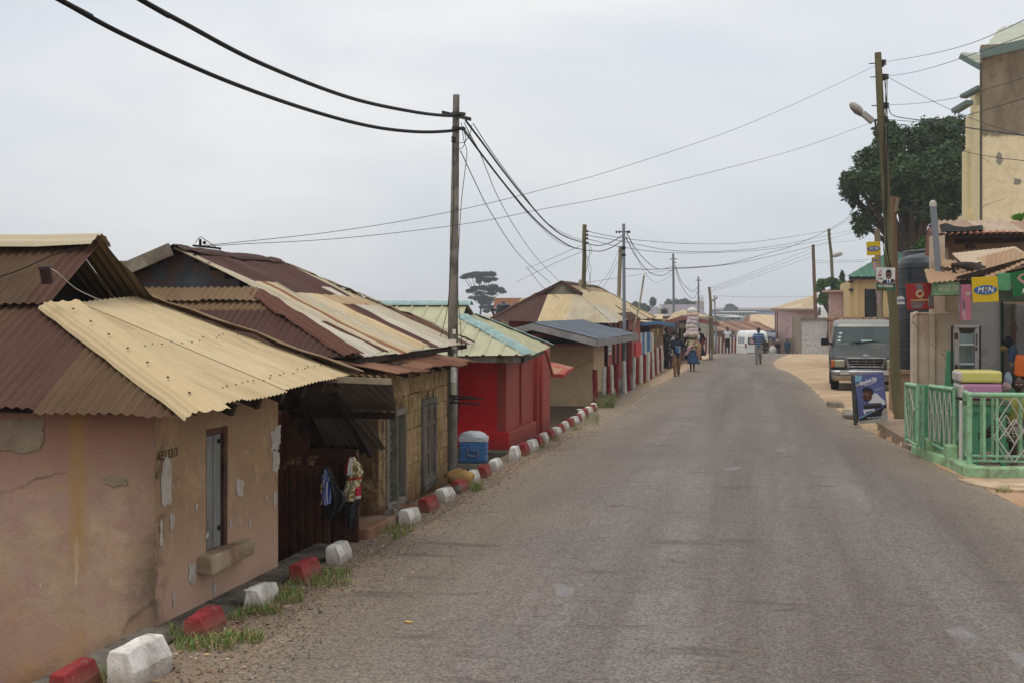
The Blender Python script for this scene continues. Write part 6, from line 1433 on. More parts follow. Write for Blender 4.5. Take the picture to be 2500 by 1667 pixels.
# election poster
PRD=paint('print red','a02430',.6); PGN=paint('print green','215a40',.6); PNV=paint('print navy','26304f',.6); PBK=paint('print black','1c1a1c',.6); PBL=paint('print tie','2f55a0',.6)
def vote(mb,c,ru,uu,w_,h_):
    fr=(c,ru,uu); q=lambda P_: [(x*w_,y*h_) for x,y in P_]
    mb.flat(q([(0,0),(1,0),(1,.36),(.85,.32),(.6,.27),(.35,.28),(.15,.32),(0,.38)]),fr,2,.003)
    mb.flat(q([(0,.40),(.15,.33),(.35,.295),(.6,.285),(.85,.34),(1,.40),(1,.45),(.85,.37),(.6,.31),(.35,.325),(.15,.38),(0,.47)]),fr,1,.0045)
    mb.flat(q([(.28,.33),(.34,.42),(.52,.49),(.60,.52),(.86,.53),(.98,.47),(.98,.43),(.85,.36),(.6,.31)]),fr,3,.006)
    mb.flat(q([(.54,.49),(.62,.53),(.82,.55),(.78,.45),(.70,.32),(.58,.31)]),fr,0,.008); mb.flat(q([(.60,.46),(.68,.46),(.68,.32),(.60,.31)]),fr,6,.010)
    mb.flat(ell(w_*.655,h_*.71,w_*.16,h_*.20),fr,5,.012); mb.flat(q([(.50,.75),(.52,.86),(.60,.91),(.72,.91),(.80,.84),(.80,.74),(.76,.80),(.55,.80)]),fr,4,.014)
    mb.flat(q([(.58,.60),(.66,.585),(.74,.60),(.66,.605)]),fr,0,.014)
    for x_ in (.60,.71): mb.flat(ell(w_*x_,h_*.735,w_*.02,h_*.008,10),fr,0,.014)
    mb.flat(q([(.645,.70),(.67,.70),(.685,.655),(.63,.655)]),fr,4,.013)
    mb.flat(q([(.09,.85),(.14,.80),(.20,.84),(.26,.87),(.25,.81),(.18,.78),(.16,.75),(.14,.79)]),fr,1,.004)
    n=24
    for k in range(n):
        a0,a1=2*math.pi*k/n,2*math.pi*(k+1)/n
        mb.flat([(w_*(.18+.12*math.cos(a0)),h_*(.82+.095*math.sin(a0))),(w_*(.18+.12*math.cos(a1)),h_*(.82+.095*math.sin(a1))),(w_*(.18+.112*math.cos(a1)),h_*(.82+.088*math.sin(a1))),(w_*(.18+.112*math.cos(a0)),h_*(.82+.088*math.sin(a0)))],fr,4,.004)
    T_=lambda s,x,y,sz,mi,**k: mb.text(s,(c+ru*w_*x+uu*h_*y,ru,uu),sz*h_,mi,off=.006,**k)
    T_('CPP',.17,.66,.10,1,bold=.004); T_('OTE',.24,.51,.075,4,bold=.003); T_('FOR',.38,.52,.03,4)
    mb.flat(q([(.03,.53),(.06,.49),(.15,.59),(.07,.53)]),fr,1,.006); mb.flat(q([(.02,.535),(.06,.475),(.075,.50),(.045,.55)]),fr,1,.006)
    T_('ISAAC  OPARE-ADDO',.5,.205,.088,0,bold=.003,sx=.72); T_('VOTE AND MAKE THE DIFFERENCE',.5,.14,.034,0,sx=.95); T_('TOGETHER WE CAN',.30,.08,.045,1,sx=.8,bold=.001); T_('for Development',.74,.075,.034,0)
    T_('Communities for Development',.5,.965,.036,1)
signboard('election_poster','white and green election poster of a man in a suit, nailed to the pole','x' and (2140,653.5),(2185.5,654.5),(2139.5,710),27.3,[SWH,PRD,PGN,PNV,PBK,SKB,PBL],vote,cat='poster')
mb=MB(); 
for k,(x,y_,w_,h_) in enumerate([(2136,650,8,20),(2145,722,7,18),(2144,738,8,14),(2140,700,3,30)]): p=ony(x,y_,27.8); mb.flat(ragged(0,0,w_*.009,h_*.009,12,.3,k),(p,(1,0,0),(0,0,1)),0,0)
tag(mb.build('torn_poster',paint('torn poster','a8888a',.8,var=.4,vs=15)),'pink and white torn paper strips behind the election poster','paper')
# barber A board
ABL=paint('board blue','5a6092',.6,var=.15,vs=4,dirt='6a6c90',damt=.3,ds=4); ALT=paint('board pale','c6c8ce',.6,var=.08,vs=5); ACY=paint('board cyan','7aa8b8',.6); AGY=paint('board grey','4a4c52',.6,var=.2); AWE=paint('board worn','98968c',.8,var=.2,vs=6)
def barber(mb,c,ru,uu,w_,h_):
    fr=(c,ru,uu); q=lambda P_: [(x*w_,y*h_) for x,y in P_]
    mb.flat(q([(0,.85),(.02,.99),(.26,.97),(.22,.88)]),fr,2,.003); mb.flat(q([(.0,.80),(.18,.83),(.3,.86),(.22,.79),(.02,.76)]),fr,5,.004)
    mb.flat(q([(.40,.46),(.52,.55),(.60,.60),(.72,.59),(.80,.52),(.93,.44),(.98,.36),(.86,.36),(.80,.40),(.40,.40)]),fr,1,.004)
    mb.flat(ell(w_*.37,h_*.56,w_*.17,h_*.115),fr,6,.008); mb.flat(q([(.20,.66),(.22,.70),(.34,.735),(.50,.72),(.58,.66),(.57,.58),(.52,.57),(.50,.63),(.44,.655),(.30,.65)]),fr,4,.010)
    mb.flat(ell(w_*.50,h_*.57,w_*.035,h_*.035,12),fr,6,.012); 
    for x_ in (.24,.36): mb.flat(ell(w_*x_,h_*.585,w_*.028,h_*.009,10),fr,1,.011); mb.flat(ell(w_*x_,h_*.585,w_*.012,h_*.009,8),fr,4,.013)
    mb.flat(q([(.26,.57),(.30,.57),(.29,.53),(.25,.53)]),fr,7,.011); mb.flat(q([(.25,.505),(.38,.51),(.36,.495),(.28,.49)]),fr,7,.011); mb.flat(q([(.24,.475),(.30,.45),(.40,.455),(.46,.50),(.36,.475),(.28,.48)]),fr,4,.010)
    mb.flat(q([(.20,.38),(.45,.40),(.80,.39),(.82,.30),(.22,.29)]),fr,4,.006); mb.flat(q([(.22,.375),(.80,.385),(.80,.36),(.22,.35)]),fr,3,.007)
    mb.flat(q([(.18,.285),(.55,.29),(.58,.25),(.20,.19)]),fr,1,.006); mb.flat(q([(.02,.10),(.60,.24),(.85,.30),(.98,.38),(.98,.25),(.75,.02),(.05,.05)]),fr,4,.005); mb.flat(q([(.02,.12),(.60,.26),(.60,.245),(.02,.10)]),fr,2,.007)
    mb.flat(ell(w_*.62,h_*.235,w_*.045,h_*.035,14),fr,6,.009); mb.flat(q([(0,0),(1,0),(1,.30),(.88,.27),(.80,.20),(.78,.10),(.72,.09),(.55,.085),(.3,.07),(0,.06)]),fr,5,.008)
    T_=lambda s,x,y,sz,mi,**k: mb.text(s,(c+ru*w_*x+uu*h_*y,ru,uu),sz*h_,mi,off=.012,**k)
    T_('StyleUp',.45,.855,.105,1,rot=.28,bold=.006,sx=1.05); T_('Barbering Salon',.52,.80,.038,1,rot=.28,bold=.001); T_('Dial David',.80,.685,.042,1,rot=.28)
    T_('StyleUp',.38,.235,.045,4,rot=.2,bold=.002,shear=.2); T_('Your View, Your De',.56,.115,.036,1,rot=.05,bold=.001)
ab=signboard('barber_board','leaning blue barber board with a man looking over his shoulder, in front of the van','x' and (2086,914),(2157,909),(2098,1034),25.6,[ABL,ALT,ACY,AGY,paint('board dark','24242c',.7),AWE,SKB,paint('board dk2','2a1a18',.7)],barber,th=.03)
mb=MB(); a=ony(2085,918,25.7); b=ony(2096,1036,25.3); mb.beam(a+Vector((-.02,.05,0)),b+Vector((-.05,.05,0)),.07,.05); a=ony(2155,912,25.8); b=ony(2168,1032,25.9); mb.beam(a+Vector((0,.15,0)),b+Vector((0,.3,0)),.04,.04); mb.beam(ony(2088,918,25.8),ony(2093,1030,26.4),.05,.04); mb.build('frame',paint('board frame','33342e',.8,var=.3),ab)
# small things on the terrace
cb=thing('display_cabinet','tall aluminium display cabinet with glass door and shelves standing behind the foam mattresses','cabinet',(3.9,20,1))
ALU=paint('aluminium','8d8a8c',.3,metal=.75,var=.1,vs=3); ALB=paint('dark frame','2f2822',.4,var=.1); GLS=glass('cab glass','6d7b78',.1)
y=19.8; x0,x1=X(2330,y),X(2394,y); z0,z1=Z(938,y),Z(795,y); xm=X(2383,y)
dep=.42
mb=MB(); 
for (a_,b_) in ((x0,x0+.07),(xm-.02,xm+.045)): mb.box((a_,y,z0),(b_,y+.05,z1))
mb.box((x0,y-.005,z1-.035),(xm+.045,y+.05,z1+.005)); mb.box((x0,y-.005,z0-.005),(xm+.045,y+.05,z0+.03)); mb.build('door_frame',ALU,cb,bevel=.008)
mb=MB(); mb.add([(x0+.03,y-.003,z1-.036),(xm+.01,y-.003,z1-.036),(xm-.06,y+.02,z1-.12),(x0+.10,y+.02,z1-.12)],[(0,1,2,3)]); mb.add([(x0+.03,y-.003,z0+.031),(xm+.01,y-.003,z0+.031),(xm-.06,y+.02,z0+.10),(x0+.10,y+.02,z0+.10)],[(3,2,1,0)]); mb.build('panel',ALB,cb)
mb=MB(); 
for a_ in (x0+.01,xm+.03): mb.box((a_,y+dep,z0),(a_+.03,y+dep+.03,z1)); 
mb.box((xm+.048,y+.02,z0),(xm+.075,y+.05,z1)); mb.box((xm+.05,y+.04,z1-.03),(xm+.075,y+dep,z1)); mb.box((xm+.05,y+.04,z0),(xm+.075,y+dep,z0+.03)); mb.box((x0,y+.05,z1-.03),(x0+.03,y+dep,z1)); mb.box((x0+.02,y+dep-.01,z1-.03),(xm+.07,y+dep+.01,z1)); mb.build('case_frame',ALB,cb,bevel=.004)
mb=MB(); 
for k in (1,2): z=z0+(z1-z0)*k/3; mb.box((x0+.07,y+.03,z),(xm+.05,y+dep-.02,z+.018))
mb.build('shelf',paint('shelf glass','a5aaa6',.3,var=.05),cb)
mb=MB(); mb.box((x0+.07,y+.42,z0+.03),(xm+.02,y+.43,z1-.04)); mb.build('back_glass',GLS,cb)
mb=MB(); 
for z in (z1-.2,z0+.2): mb.box((x0+.0,y-.015,z),(x0+.05,y,z+.09))
mb.box((xm+.0,y-.03,z1-.28),(xm+.012,y-.01,z1-.12)); mb.box((xm-.01,y-.02,z0+.5),(xm+.015,y,z0+.55)); mb.build('hinge',ALB,cb)
FM=thing('table','green wooden table under the foam mattresses','table',(3.9,18.9,0))
mb=MB(); y=18.6; xa,xb=X(2345,y),X(2470,y); zt=Z(977,y)
mb.box((xa,y,zt-.06),(xb,y+.8,zt)); mb.build('table_top',paint('table top','5d6a50',.7,var=.2),FM,bevel=.005)
for x in (X(2377,y),X(2445,y)):
    for yy_ in (y+.05,y+.7): mb=MB(); mb.box((x,yy_,.03),(x+.07,yy_+.06,zt-.06)); mb.build('leg',GRND,FM)
mb=MB(); mb.box((xa+.05,y+.02,zt-.16),(xb,y+.05,zt-.06)); mb.build('apron',GRND,FM)
mb=MB(); mb.beam(at(2350,1005,18.4),at(2338,1075,18.2),.03,.03); mb.build('brace',GRN,FM)
m,t,b_=newmat('foam wrap'); a_=nd(t,'Attribute',attribute_name='Col'); v=coords(t,'World'); n1=noi(t,v,18,5,.7); c_=mixc(t,rng(t,n1,.6,.75,0,.35),a_.outputs[0],(.75,.7,.68)); t.links.new(c_,b_.inputs['Base Color']); b_.inputs['Roughness'].default_value=.4; b_.inputs['Coat Weight'].default_value=.3; bumpn(t,b_,n1,.3,.01); FOAM=m
for nm,lab,ya,yb,col,dx in (('foam_mattress','yellow foam mattress wrapped in clear plastic, on top of the pink one',905,934,'bdb460',0),('foam_mattress','pink foam mattress wrapped in clear plastic, under the yellow one',936,974,'a2708e',.02)):
    mb=MB(); mb.box((xa-.0+dx,y+.02,Z(yb,y)),(xb-.12,y+.75,Z(ya,y)),0,tuple(s2l(col))+(0,)); mb.box((xa-.02+dx,y+.02,Z(yb,y)+.01),(xa+.05+dx,y+.7,Z(ya,y)-.01),0,tuple(s2l('b5aaa0'))+(0,))
    tag(mb.build(nm,FOAM,bevel=.03),lab,'mattress','foam mattresses on the green table')
mb=MB(); mb.box((X(2343,18.5),18.5,.05),(X(2350,18.5),18.56,Z(978,18.5)),0,tuple(s2l('c8c0b8'))+(0,),jit=.006); tag(mb.build('rolled_wrap',FOAM,bevel=.02),'upright bundle of plastic wrap at the left end of the mattresses','wrap')
mb=MB(); mb.box((X(2372,21),21,.1),(X(2432,21),21.05,Z(984,21))); tag(mb.build('white_board',paint('whiteboard','a8a8a4',.6)),'pale board standing behind the green table legs','board')
# hanging goods
def blob(name,label,cat,parts,mats,group=None):
    t_=thing(name,label,cat,tuple(parts[0][1]),0,group)
    for i,(nm,p,r,s3,mi) in enumerate(parts):
        mb=MB(); mb.ball(p,r,0,14,10,s3,jit=.14,seed=i+int(p[0]*10)); mb.build(nm,mats[mi],t_,subd=1)
    return t_
y=21.3
HM=[paint('bag dark','25262c',.6,var=.3),paint('bag blue','4a6078',.6,var=.3),paint('bag cream','9a8c74',.7,var=.3),paint('bag gold','8a7440',.5,var=.3)]
blob('hanging_goods','bundle of dark, blue and cream bags hanging on the shop post','bags',[('dark_bag',ony(2462,835,y),.09,(.9,.6,1.0),0),('gold_bag',ony(2451,850,y),.055,(1.3,.7,.8),3),('blue_bag',ony(2472,865,y),.10,(.75,.6,1.6),1),('cream_bag',ony(2473,885,y),.06,(.9,.6,1.5),2)],HM)
mb=MB(); mb.tube([ony(2472,780,y),ony(2475,800,y),ony(2473,828,y)],[.02,.055,.03],8); tag(mb.build('broom',paint('broom','6a5040',.9,var=.5,vs=10,bump=.5)),'short brown straw broom hanging above the bags','broom')
blob('cloth_bundle','pale blue and pink bundle behind the seated woman','bundle',[('bag',ony(2461,926,18.9),.075,(.8,.6,1.4),1),('wrap',ony(2455,944,18.8),.07,(1.2,.6,.9),2)],[HM[0],paint('bundle blue','77828e',.7,var=.4,vs=14,bump=.6,bs=18),paint('bundle pink','8a7476',.7,var=.4,vs=14,bump=.6,bs=18)])
mb=MB(); mb.lathe(ony(2497,917,19.4),[(.12,0),(.115,.14),(.10,.26),(.085,.30)],18); tag(mb.build('orange_bucket',paint('orange','b0551c',.6,var=.15,vs=6,dirt='5a3018',damt=.2)),'orange printed bag standing above the seated woman','bag')
mb=MB(); mb.ball(ony(2502,895,19.7),.16,0,10,8,(1,.8,.8),jit=.1); tag(mb.build('black_bundle',HM[0]),'black bundle on top of the orange bag at the photo edge','bundle')
# ================================================================ big yellow building
yb=thing('yellow_building','tall yellow building with weathered concrete upper wall and grey green eaves','building',(9,44,0))
m,t,b_,c_,sp,n1,n2,n3,v=plaster('yellow paint','e0d2ae','d6c8a2',.0)
up_=rng(t,mth(t,'ADD',sp.outputs[2],mth(t,'MULTIPLY',n2,.25)),8.25,8.35); frontm=mth(t,'GREATER_THAN',sp.outputs[0],7.0)
cc_=mixc(t,rng(t,noi(t,v,1.2,6,.65,.3,(1,1,.3)),.35,.65),s2l('93826a'),s2l('6a5c4c')); cc_=mixc(t,rng(t,noi(t,v,4,6,.7),.55,.7,0,.7),cc_,s2l('3f382e'))
c_=mixc(t,up_,c_,cc_); t.links.new(c_,b_.inputs['Base Color']); b_.inputs['Roughness'].default_value=.9; YF=m
YS=paint('yellow side','d6c69c',.9,var=.08,vs=1,dirt='a08c60',damt=.2,ds=1)
Y0=at(2396,500,42.3).y; x_=ony(2396,500,Y0).x; y1_=onx(2357,500,x_).y
mb=MB(); mb.box((x_,Y0,0),(x_+10,Y0+.3,at(0,118,42.8).z)); mb.build('front_wall',YF,yb)
mb=MB(); mb.box((x_-.001,Y0+.3,0),(x_+.3,y1_,9.3)); mb.box((x_-.12,y1_-1.1,0),(x_,y1_,8.1)); mb.box((x_-.25,y1_-1.6,5.2),(x_,y1_+.1,5.8)); mb.box((x_+.2,y1_-1.2,8),(x_+1.5,y1_+.2,10.2)); mb.build('side_wall',YS,yb)
mb=MB(); mb.box((x_-.05,Y0-.03,5),(x_+.02,Y0+.03,10.6)); mb.build('corner_strip',paint('corner dark','5a5348',.9,var=.3),yb)
for i,(xx,yy_,ln) in enumerate([(2395,275,0),(2357,298,1)]): pass
ra,rb,rc,rd=at(2396,128,42.3),at(2640,60,41.5),at(2640,10,44),at(2440,70,45)
mb=MB(); corr(mb,[ra,rb,rc,rd],ra,rb,lambda u,v,k:(1,1,1,0),pitch=.25,amp=.03,seg=3,seed=121,prof='sin'); mb.build('roof_sheet',paint('roof pale','a9ab98',.5,var=.1,vs=2),yb); mb=MB()
ta=at(2342,131,45.5); tb=at(2394,170,44.5); corr(mb,[at(2342,131,45.5),at(2394,168,45),at(2396,132,46.5),at(2360,131,47)],at(2342,131,45.5),at(2394,168,45),lambda u,v,k:(1,1,1,0),pitch=.25,amp=.03,seg=3,seed=122); mb.build('roof_sheet',paint('roof pale','a9ab98',.5,var=.1,vs=2),yb)
EVE=paint('eave green','6c7b75',.7,var=.15,vs=3,dirt='4a544c',damt=.3)
mb=MB(); mb.beam(at(2393,133,42.2),at(2560,95,41.4),.15,.30); mb.beam(at(2345,138,45.4),at(2395,166,44.7),.12,.18); mb.build('eave_fascia',EVE,yb)
mb=MB(); mb.beam(at(2352,237,45.0),at(2395,214,44.2),.3,.13); mb.beam(at(2331,272,44.6),at(2368,250,43.9),.3,.15); mb.build('lower_eave',EVE,yb)
mb=MB(); 
for q in ((2440,390,14,30),(2485,444,16,14),(2430,325,10,14)):
    p=ony(q[0],q[1],Y0-.0); mb.flat(ragged(0,0,q[2]/74.,q[3]/74.,14,.35,q[0]),(p,(1,0,0),(0,0,1)),0,.006)
mb.build('peeled_patch',paint('peel grey','8a8478',.9,var=.2),yb)
# cream house with green roof behind the van
gh_=thing('green_roof_house','cream house with green ribbed roof and dark window behind the van','house',(6,60,0))
Yh=60.5
def Xh(px): return ony(px,700,Yh).x
def Zh(py): return ony(2130,py,Yh).z
mb=MB(); mb.box((Xh(2075),Yh,0),(Xh(2112),Yh+.3,Zh(683))); mb.box((Xh(2112),Yh,0),(Xh(2156),Yh+.3,1.5)); mb.box((Xh(2112),Yh,Zh(706)),(Xh(2156),Yh+.3,Zh(683))); mb.box((Xh(2156),Yh,0),(Xh(2290),Yh+.3,Zh(683))); mb.box((Xh(2083),Yh-.06,0),(Xh(2096),Yh-.001,Zh(683))); mb.box((Xh(2075)-.0,Yh+.3,0),(Xh(2075)+.3,Yh+8,Zh(683)))
mb.build('wall',paint('cream wall','c0a87c',.9,var=.08,vs=1),gh_)
mb=MB(); mb.box((Xh(2112),Yh+.15,1.5),(Xh(2156),Yh+.2,Zh(706))); mb.build('window',glass('dark glass','15191a',.15),gh_)
mb=MB(); mb.box((Xh(2111),Yh-.03,1.5),(Xh(2114),Yh+.1,Zh(705))); mb.box((Xh(2133),Yh+.08,1.5),(Xh(2135),Yh+.14,Zh(706))); mb.box((Xh(2112),Yh+.08,Zh(731)),(Xh(2156),Yh+.14,Zh(729))); mb.build('window_frame',paint('frame black','1c1c1e',.6),gh_)
mb=MB(); mb.box((Xh(2072),Yh-.35,Zh(683)),(Xh(2300),Yh,Zh(675.5))); mb.box((Xh(2070),Yh-.15,Zh(690)),(Xh(2083),Yh,Zh(686))); mb.box((Xh(2072),Yh-.12,Zh(711)),(Xh(2083),Yh,Zh(705))); mb.box((Xh(2180),Yh-.05,Zh(745)),(Xh(2196),Yh,Zh(740))); mb.build('dark_band',paint('band dark','2c2e33',.7),gh_)
mb=MB(); a=ony(2066,675,Yh-.4); b=ony(2300,675,Yh-.4); c=ony(2182,608,Yh+3); corr(mb,[a,b,c],a,b,lambda u,v,k:(1,1,1,0),pitch=.34,amp=.04,seg=8,prof='rib',seed=131,row=1); mb.build('roof',paint('roof green','4f7563',.5,var=.12,vs=2),gh_)
mb=MB(); mb.box((Xh(2040),66,0),(Xh(2074),67,at(0,714,66).z)); mb.box((Xh(2022),65.8,at(0,716,66).z),(Xh(2074),67,at(0,711.5,66).z)); tag(mb.build('pinkish_block',PNK),'small stained pinkish block wall with grey coping left of the cream house','wall')
# ================================================================ PEOPLE
SKIN=paint('skin','3b2419',.55,var=.12,vs=6,spec=.4); HAIR=paint('hair black','0e0b0a',.8,var=.2); SHOE=paint('shoes dark','1d1916',.6)
EYE=paint('eye white','b8b0a8',.4); LIP=paint('lips','2c1512',.5)
def capsule(mb,p0,p1,r0,r1,sc=(1,1),n=12):
    p0,p1=Vector(p0),Vector(p1); d=p1-p0; L_=d.length or 1e-4; d=d/L_
    a=Vector((0,1,0)) if abs(d.y)<.8 else Vector((1,0,0)); x=d.cross(a).normalized(); y=d.cross(x).normalized()
    if abs(d.z)>.7: x=Vector((1,0,0)); x=(x-d*x.dot(d)).normalized(); y=d.cross(x)
    rings=[]
    for k in range(5): t=math.pi/2*(1-k/4); rings.append((p0-d*r0*math.sin(t)*.98,r0*math.cos(t)+.0005))
    for k in range(5): t=math.pi/2*k/4; rings.append((p1+d*r1*math.sin(t)*.98,r1*math.cos(t)+.0005))
    vs=[]; 
    for c,r in rings:
        for k in range(n): t=2*math.pi*k/n; vs.append(c+x*(r*sc[0]*math.cos(t))+y*(r*sc[1]*math.sin(t)))
    fs=[]
    for i in range(len(rings)-1):
        for k in range(n): k2=(k+1)%n; fs.append((i*n+k,i*n+k2,(i+1)*n+k2,(i+1)*n+k))
    fs+= [tuple(range(n-1,-1,-1)),tuple(range((len(rings)-1)*n,len(rings)*n))]
    mb.add(vs,fs,0,smooth=True)
def hand(mb,w,d,s,side,curl=.5):
    """w wrist, d direction of hand, side +-1 gives thumb side"""
    w=Vector(w); d=Vector(d).normalized(); a=Vector((0,1,0)) if abs(d.y)<.7 else Vector((0,0,1))
    x=d.cross(a).normalized()*side; n=x.cross(d).normalized()
    capsule(mb,w+d*.02*s,w+d*.075*s,.026*s,.034*s,(1,.6))
    for k,l in enumerate((.062,.075,.070,.055)):
        b=w+d*.09*s+x*(.024-.016*k)*s; m_=b+d*l*.5*s+n*.012*curl*s; e=m_+d*l*.42*s+n*.03*curl*s
        capsule(mb,b,m_,.0105*s,.0095*s,n=8); capsule(mb,m_,e,.0095*s,.008*s,n=8)
    b=w+d*.035*s+x*.028*s; m_=b+(d*.6+x*.7)*.04*s; e=m_+d*.03*s
    capsule(mb,b,m_,.013*s,.011*s,n=8); capsule(mb,m_,e,.011*s,.009*s,n=8)
def foot(mb,a,t,s): capsule(mb,a,t,.040*s,.032*s,(1,.8))
def human(label,loc,rz,h,J={},parts=(),vox=.014,hair='short',group=None,headturn=0,shoes=True,scale_head=1):
    s=h/1.70
    B=dict(pel=(0,0,.93),chest=(0,0,1.27),neck=(0,.01,1.43),head=(0,-.015,1.585),shL=(-.175,0,1.385),shR=(.175,0,1.385),elL=(-.22,.02,1.12),elR=(.22,.02,1.12),wrL=(-.23,-.06,.88),wrR=(.23,-.06,.88),
      hiL=(-.09,0,.90),hiR=(.09,0,.90),knL=(-.10,-.02,.49),knR=(.10,-.02,.49),anL=(-.10,.02,.07),anR=(.10,.02,.07),toL=(-.11,-.14,.035),toR=(.11,-.14,.035),hdL=(0,-.1,-1),hdR=(0,-.1,-1))
    B.update(J); V={k:Vector(v)*(s if not k.startswith('hd') else 1) for k,v in B.items()}
    t_=thing('person',label,'person',loc,0,group); t_.rotation_euler=(0,0,rz); ORG[t_.name]=None
    mb=MB(); S=s
    capsule(mb,V['pel'],V['chest'],.125*S,.135*S,(1.08,.74)); capsule(mb,V['chest'],V['chest'].lerp(V['neck'],.75),.135*S,.07*S,(1.15,.75))
    capsule(mb,V['shL'],V['shR'],.055*S,.055*S); capsule(mb,V['neck']-Vector((0,0,.03*S)),V['head']-Vector((0,0,.05*S)),.052*S,.05*S)
    hc=V['head']; c_,s_=math.cos(headturn),math.sin(headturn); F_=Vector((s_,-c_,0)); Rg=Vector((c_,s_,0))
    mb.ball(hc+Vector((0,0,.02*S)),.098*S,0,14,10,(.86,.98,1.10)); capsule(mb,hc+F_*.035*S-Vector((0,0,.02*S)),hc+F_*.045*S-Vector((0,0,.085*S)),.062*S,.040*S)
    capsule(mb,hc+F_*.09*S+Vector((0,0,.01*S)),hc+F_*.108*S-Vector((0,0,.022*S)),.012*S,.019*S)
    for q in (-1,1): mb.ball(hc+Rg*.083*S*q,.026*S,0,8,6,(.5,.8,1.2))
    for q in 'LR':
        sg=-1 if q=='L' else 1
        capsule(mb,V['sh'+q],V['el'+q],.052*S,.040*S); capsule(mb,V['el'+q],V['wr'+q],.039*S,.026*S); hand(mb,V['wr'+q],V['hd'+q],S,sg)
        capsule(mb,V['hi'+q],V['kn'+q],.085*S,.056*S); capsule(mb,V['kn'+q],V['kn'+q].lerp(V['an'+q],.35),.056*S,.056*S); capsule(mb,V['kn'+q].lerp(V['an'+q],.35),V['an'+q],.056*S,.034*S); foot(mb,V['an'+q]-Vector((0,0,.025*S)),V['to'+q],S)
    mb.build('body',SKIN,t_,local=True,remesh=vox)
    if hair:
        mb=MB()
        if hair=='short': mb.ball(hc+Vector((0,0,.045*S))-F_*.016*S,.101*S,0,14,10,(.90,.98,1.02))
        elif hair=='wrap': mb.ball(hc+Vector((0,0,.05*S))-F_*.02*S,.118*S,0,14,10,(.95,1.0,.95))
        elif hair=='cap': mb.ball(hc+Vector((0,0,.06*S))-F_*.01*S,.108*S,0,14,10,(.92,1.0,.85))
        else: mb.ball(hc+Vector((0,0,.03*S))-F_*.03*S,.118*S,0,14,10,(.95,.9,1.1))
        cut=hc.z-.02*S
        mb.build('hair' if hair!='cap' else 'cap',hair_mats.get(hair,HAIR),t_,local=True)
    mb=MB()
    for q in (-1,1): mb.ball(hc+F_*.088*S+Rg*.032*S*q+Vector((0,0,.012*S)),.011*S,0,8,6,(1.3,.6,.8))
    mb.build('eyes',EYE,t_,local=True)
    mb=MB(); capsule(mb,hc+F_*.094*S-Rg*.02*S-Vector((0,0,.055*S)),hc+F_*.094*S+Rg*.02*S-Vector((0,0,.055*S)),.008*S,.008*S); mb.build('mouth',LIP,t_,local=True)
    def shirt(mt,sl=.55,loose=1.0,bot=.86,name='shirt'):
        mb=MB(); k=.02*S*loose
        b=Vector((V['pel'].x,V['pel'].y,bot*S)) if V['pel'].z>.8*S else V['pel']
        capsule(mb,b,V['chest'],.120*S+k,.140*S+k,(1.1,.78)); capsule(mb,V['chest'],V['chest'].lerp(V['neck'],.7),.138*S+k,.075*S+k,(1.12,.78)); capsule(mb,V['shL'],V['shR'],.06*S+k*.6,.06*S+k*.6)
        for q in 'LR':
            if sl>1: capsule(mb,V['sh'+q],V['el'+q],.056*S+k*.6,.048*S+k*.6); capsule(mb,V['el'+q],V['el'+q].lerp(V['wr'+q],sl-1),.046*S+k*.6,.036*S+k*.7)
            else: capsule(mb,V['sh'+q],V['sh'+q].lerp(V['el'+q],sl),.058*S+k*.6,.056*S+k*.9)
        return mb.build(name,mt,t_,local=True,remesh=vox)
    def trousers(mt,name='trousers',wide=1.0,to=.93):
        mb=MB(); capsule(mb,V['pel']+Vector((0,0,.03*S)),V['pel']-Vector((0,0,.05*S)),.135*S,.135*S,(1.05,.78))
        for q in 'LR':
            capsule(mb,V['hi'+q],V['kn'+q],.098*S,.072*S*wide); capsule(mb,V['kn'+q],V['kn'+q].lerp(V['an'+q],to),.072*S*wide,.056*S*wide)
        return mb.build(name,mt,t_,local=True,remesh=vox)
    def skirt(mt,z1,flare,name='skirt',top=1.0,dx=0,fold=.02):
        mb=MB(); vs=[];fs=[];n=36; m_=10
        for j in range(m_+1):
            f=j/m_; z=(top*(1-f)+z1*f)*S
            for k in range(n):
                t=2*math.pi*k/n; r=(.145+flare*f)*S*(1+fold*f*math.sin(t*7+j*.3)+fold*.6*f*math.sin(t*3+1))
                vs.append((r*math.cos(t)+dx*f*f*S,r*.78*math.sin(t),z))
        for j in range(m_):
            for k in range(n): k2=(k+1)%n; fs.append((j*n+k,j*n+k2,(j+1)*n+k2,(j+1)*n+k))
        mb.add(vs,fs,0,smooth=True); mb.add([vs[k] for k in range(n)],[tuple(range(n))]); return mb.build(name,mt,t_,local=True,solid=.012)
    if shoes:
        mb=MB()
        for q in 'LR': capsule(mb,V['an'+q]-Vector((0,0,.035*S)),V['to'+q]-Vector((0,0,.0)),.050*S,.040*S,(1,.75))
        mb.build('shoe',SHOE,t_,local=True)
    return t_,V,S,dict(shirt=shirt,trousers=trousers,skirt=skirt)
WRAPM=paint('wrap dark','231a18',.8,var=.3); hair_mats={'short':HAIR,'wrap':WRAPM,'cap':paint('cap white','b8b4ac',.8,var=.2),'bun':HAIR}
NAVY=paint('navy shirt','1b2233',.85,var=.25,vs=12); BRT=paint('brown trousers','7a5c42',.85,var=.2,vs=9,dirt='5c432e',damt=.3); BLKC=paint('black cloth','131317',.9,var=.35,vs=10)
GRYT=paint('grey trousers','7d7a76',.85,var=.2,vs=8); DENIM=paint('blue skirt','2c4666',.9,var=.3,vs=7,dirt='3f5f80',damt=.3); PEACH=paint('peach cloth','a98468',.85,var=.3,vs=9,bump=.4,bs=14,bd=.05); CRMC=paint('cream top','c3b98e',.85,var=.15,vs=9)
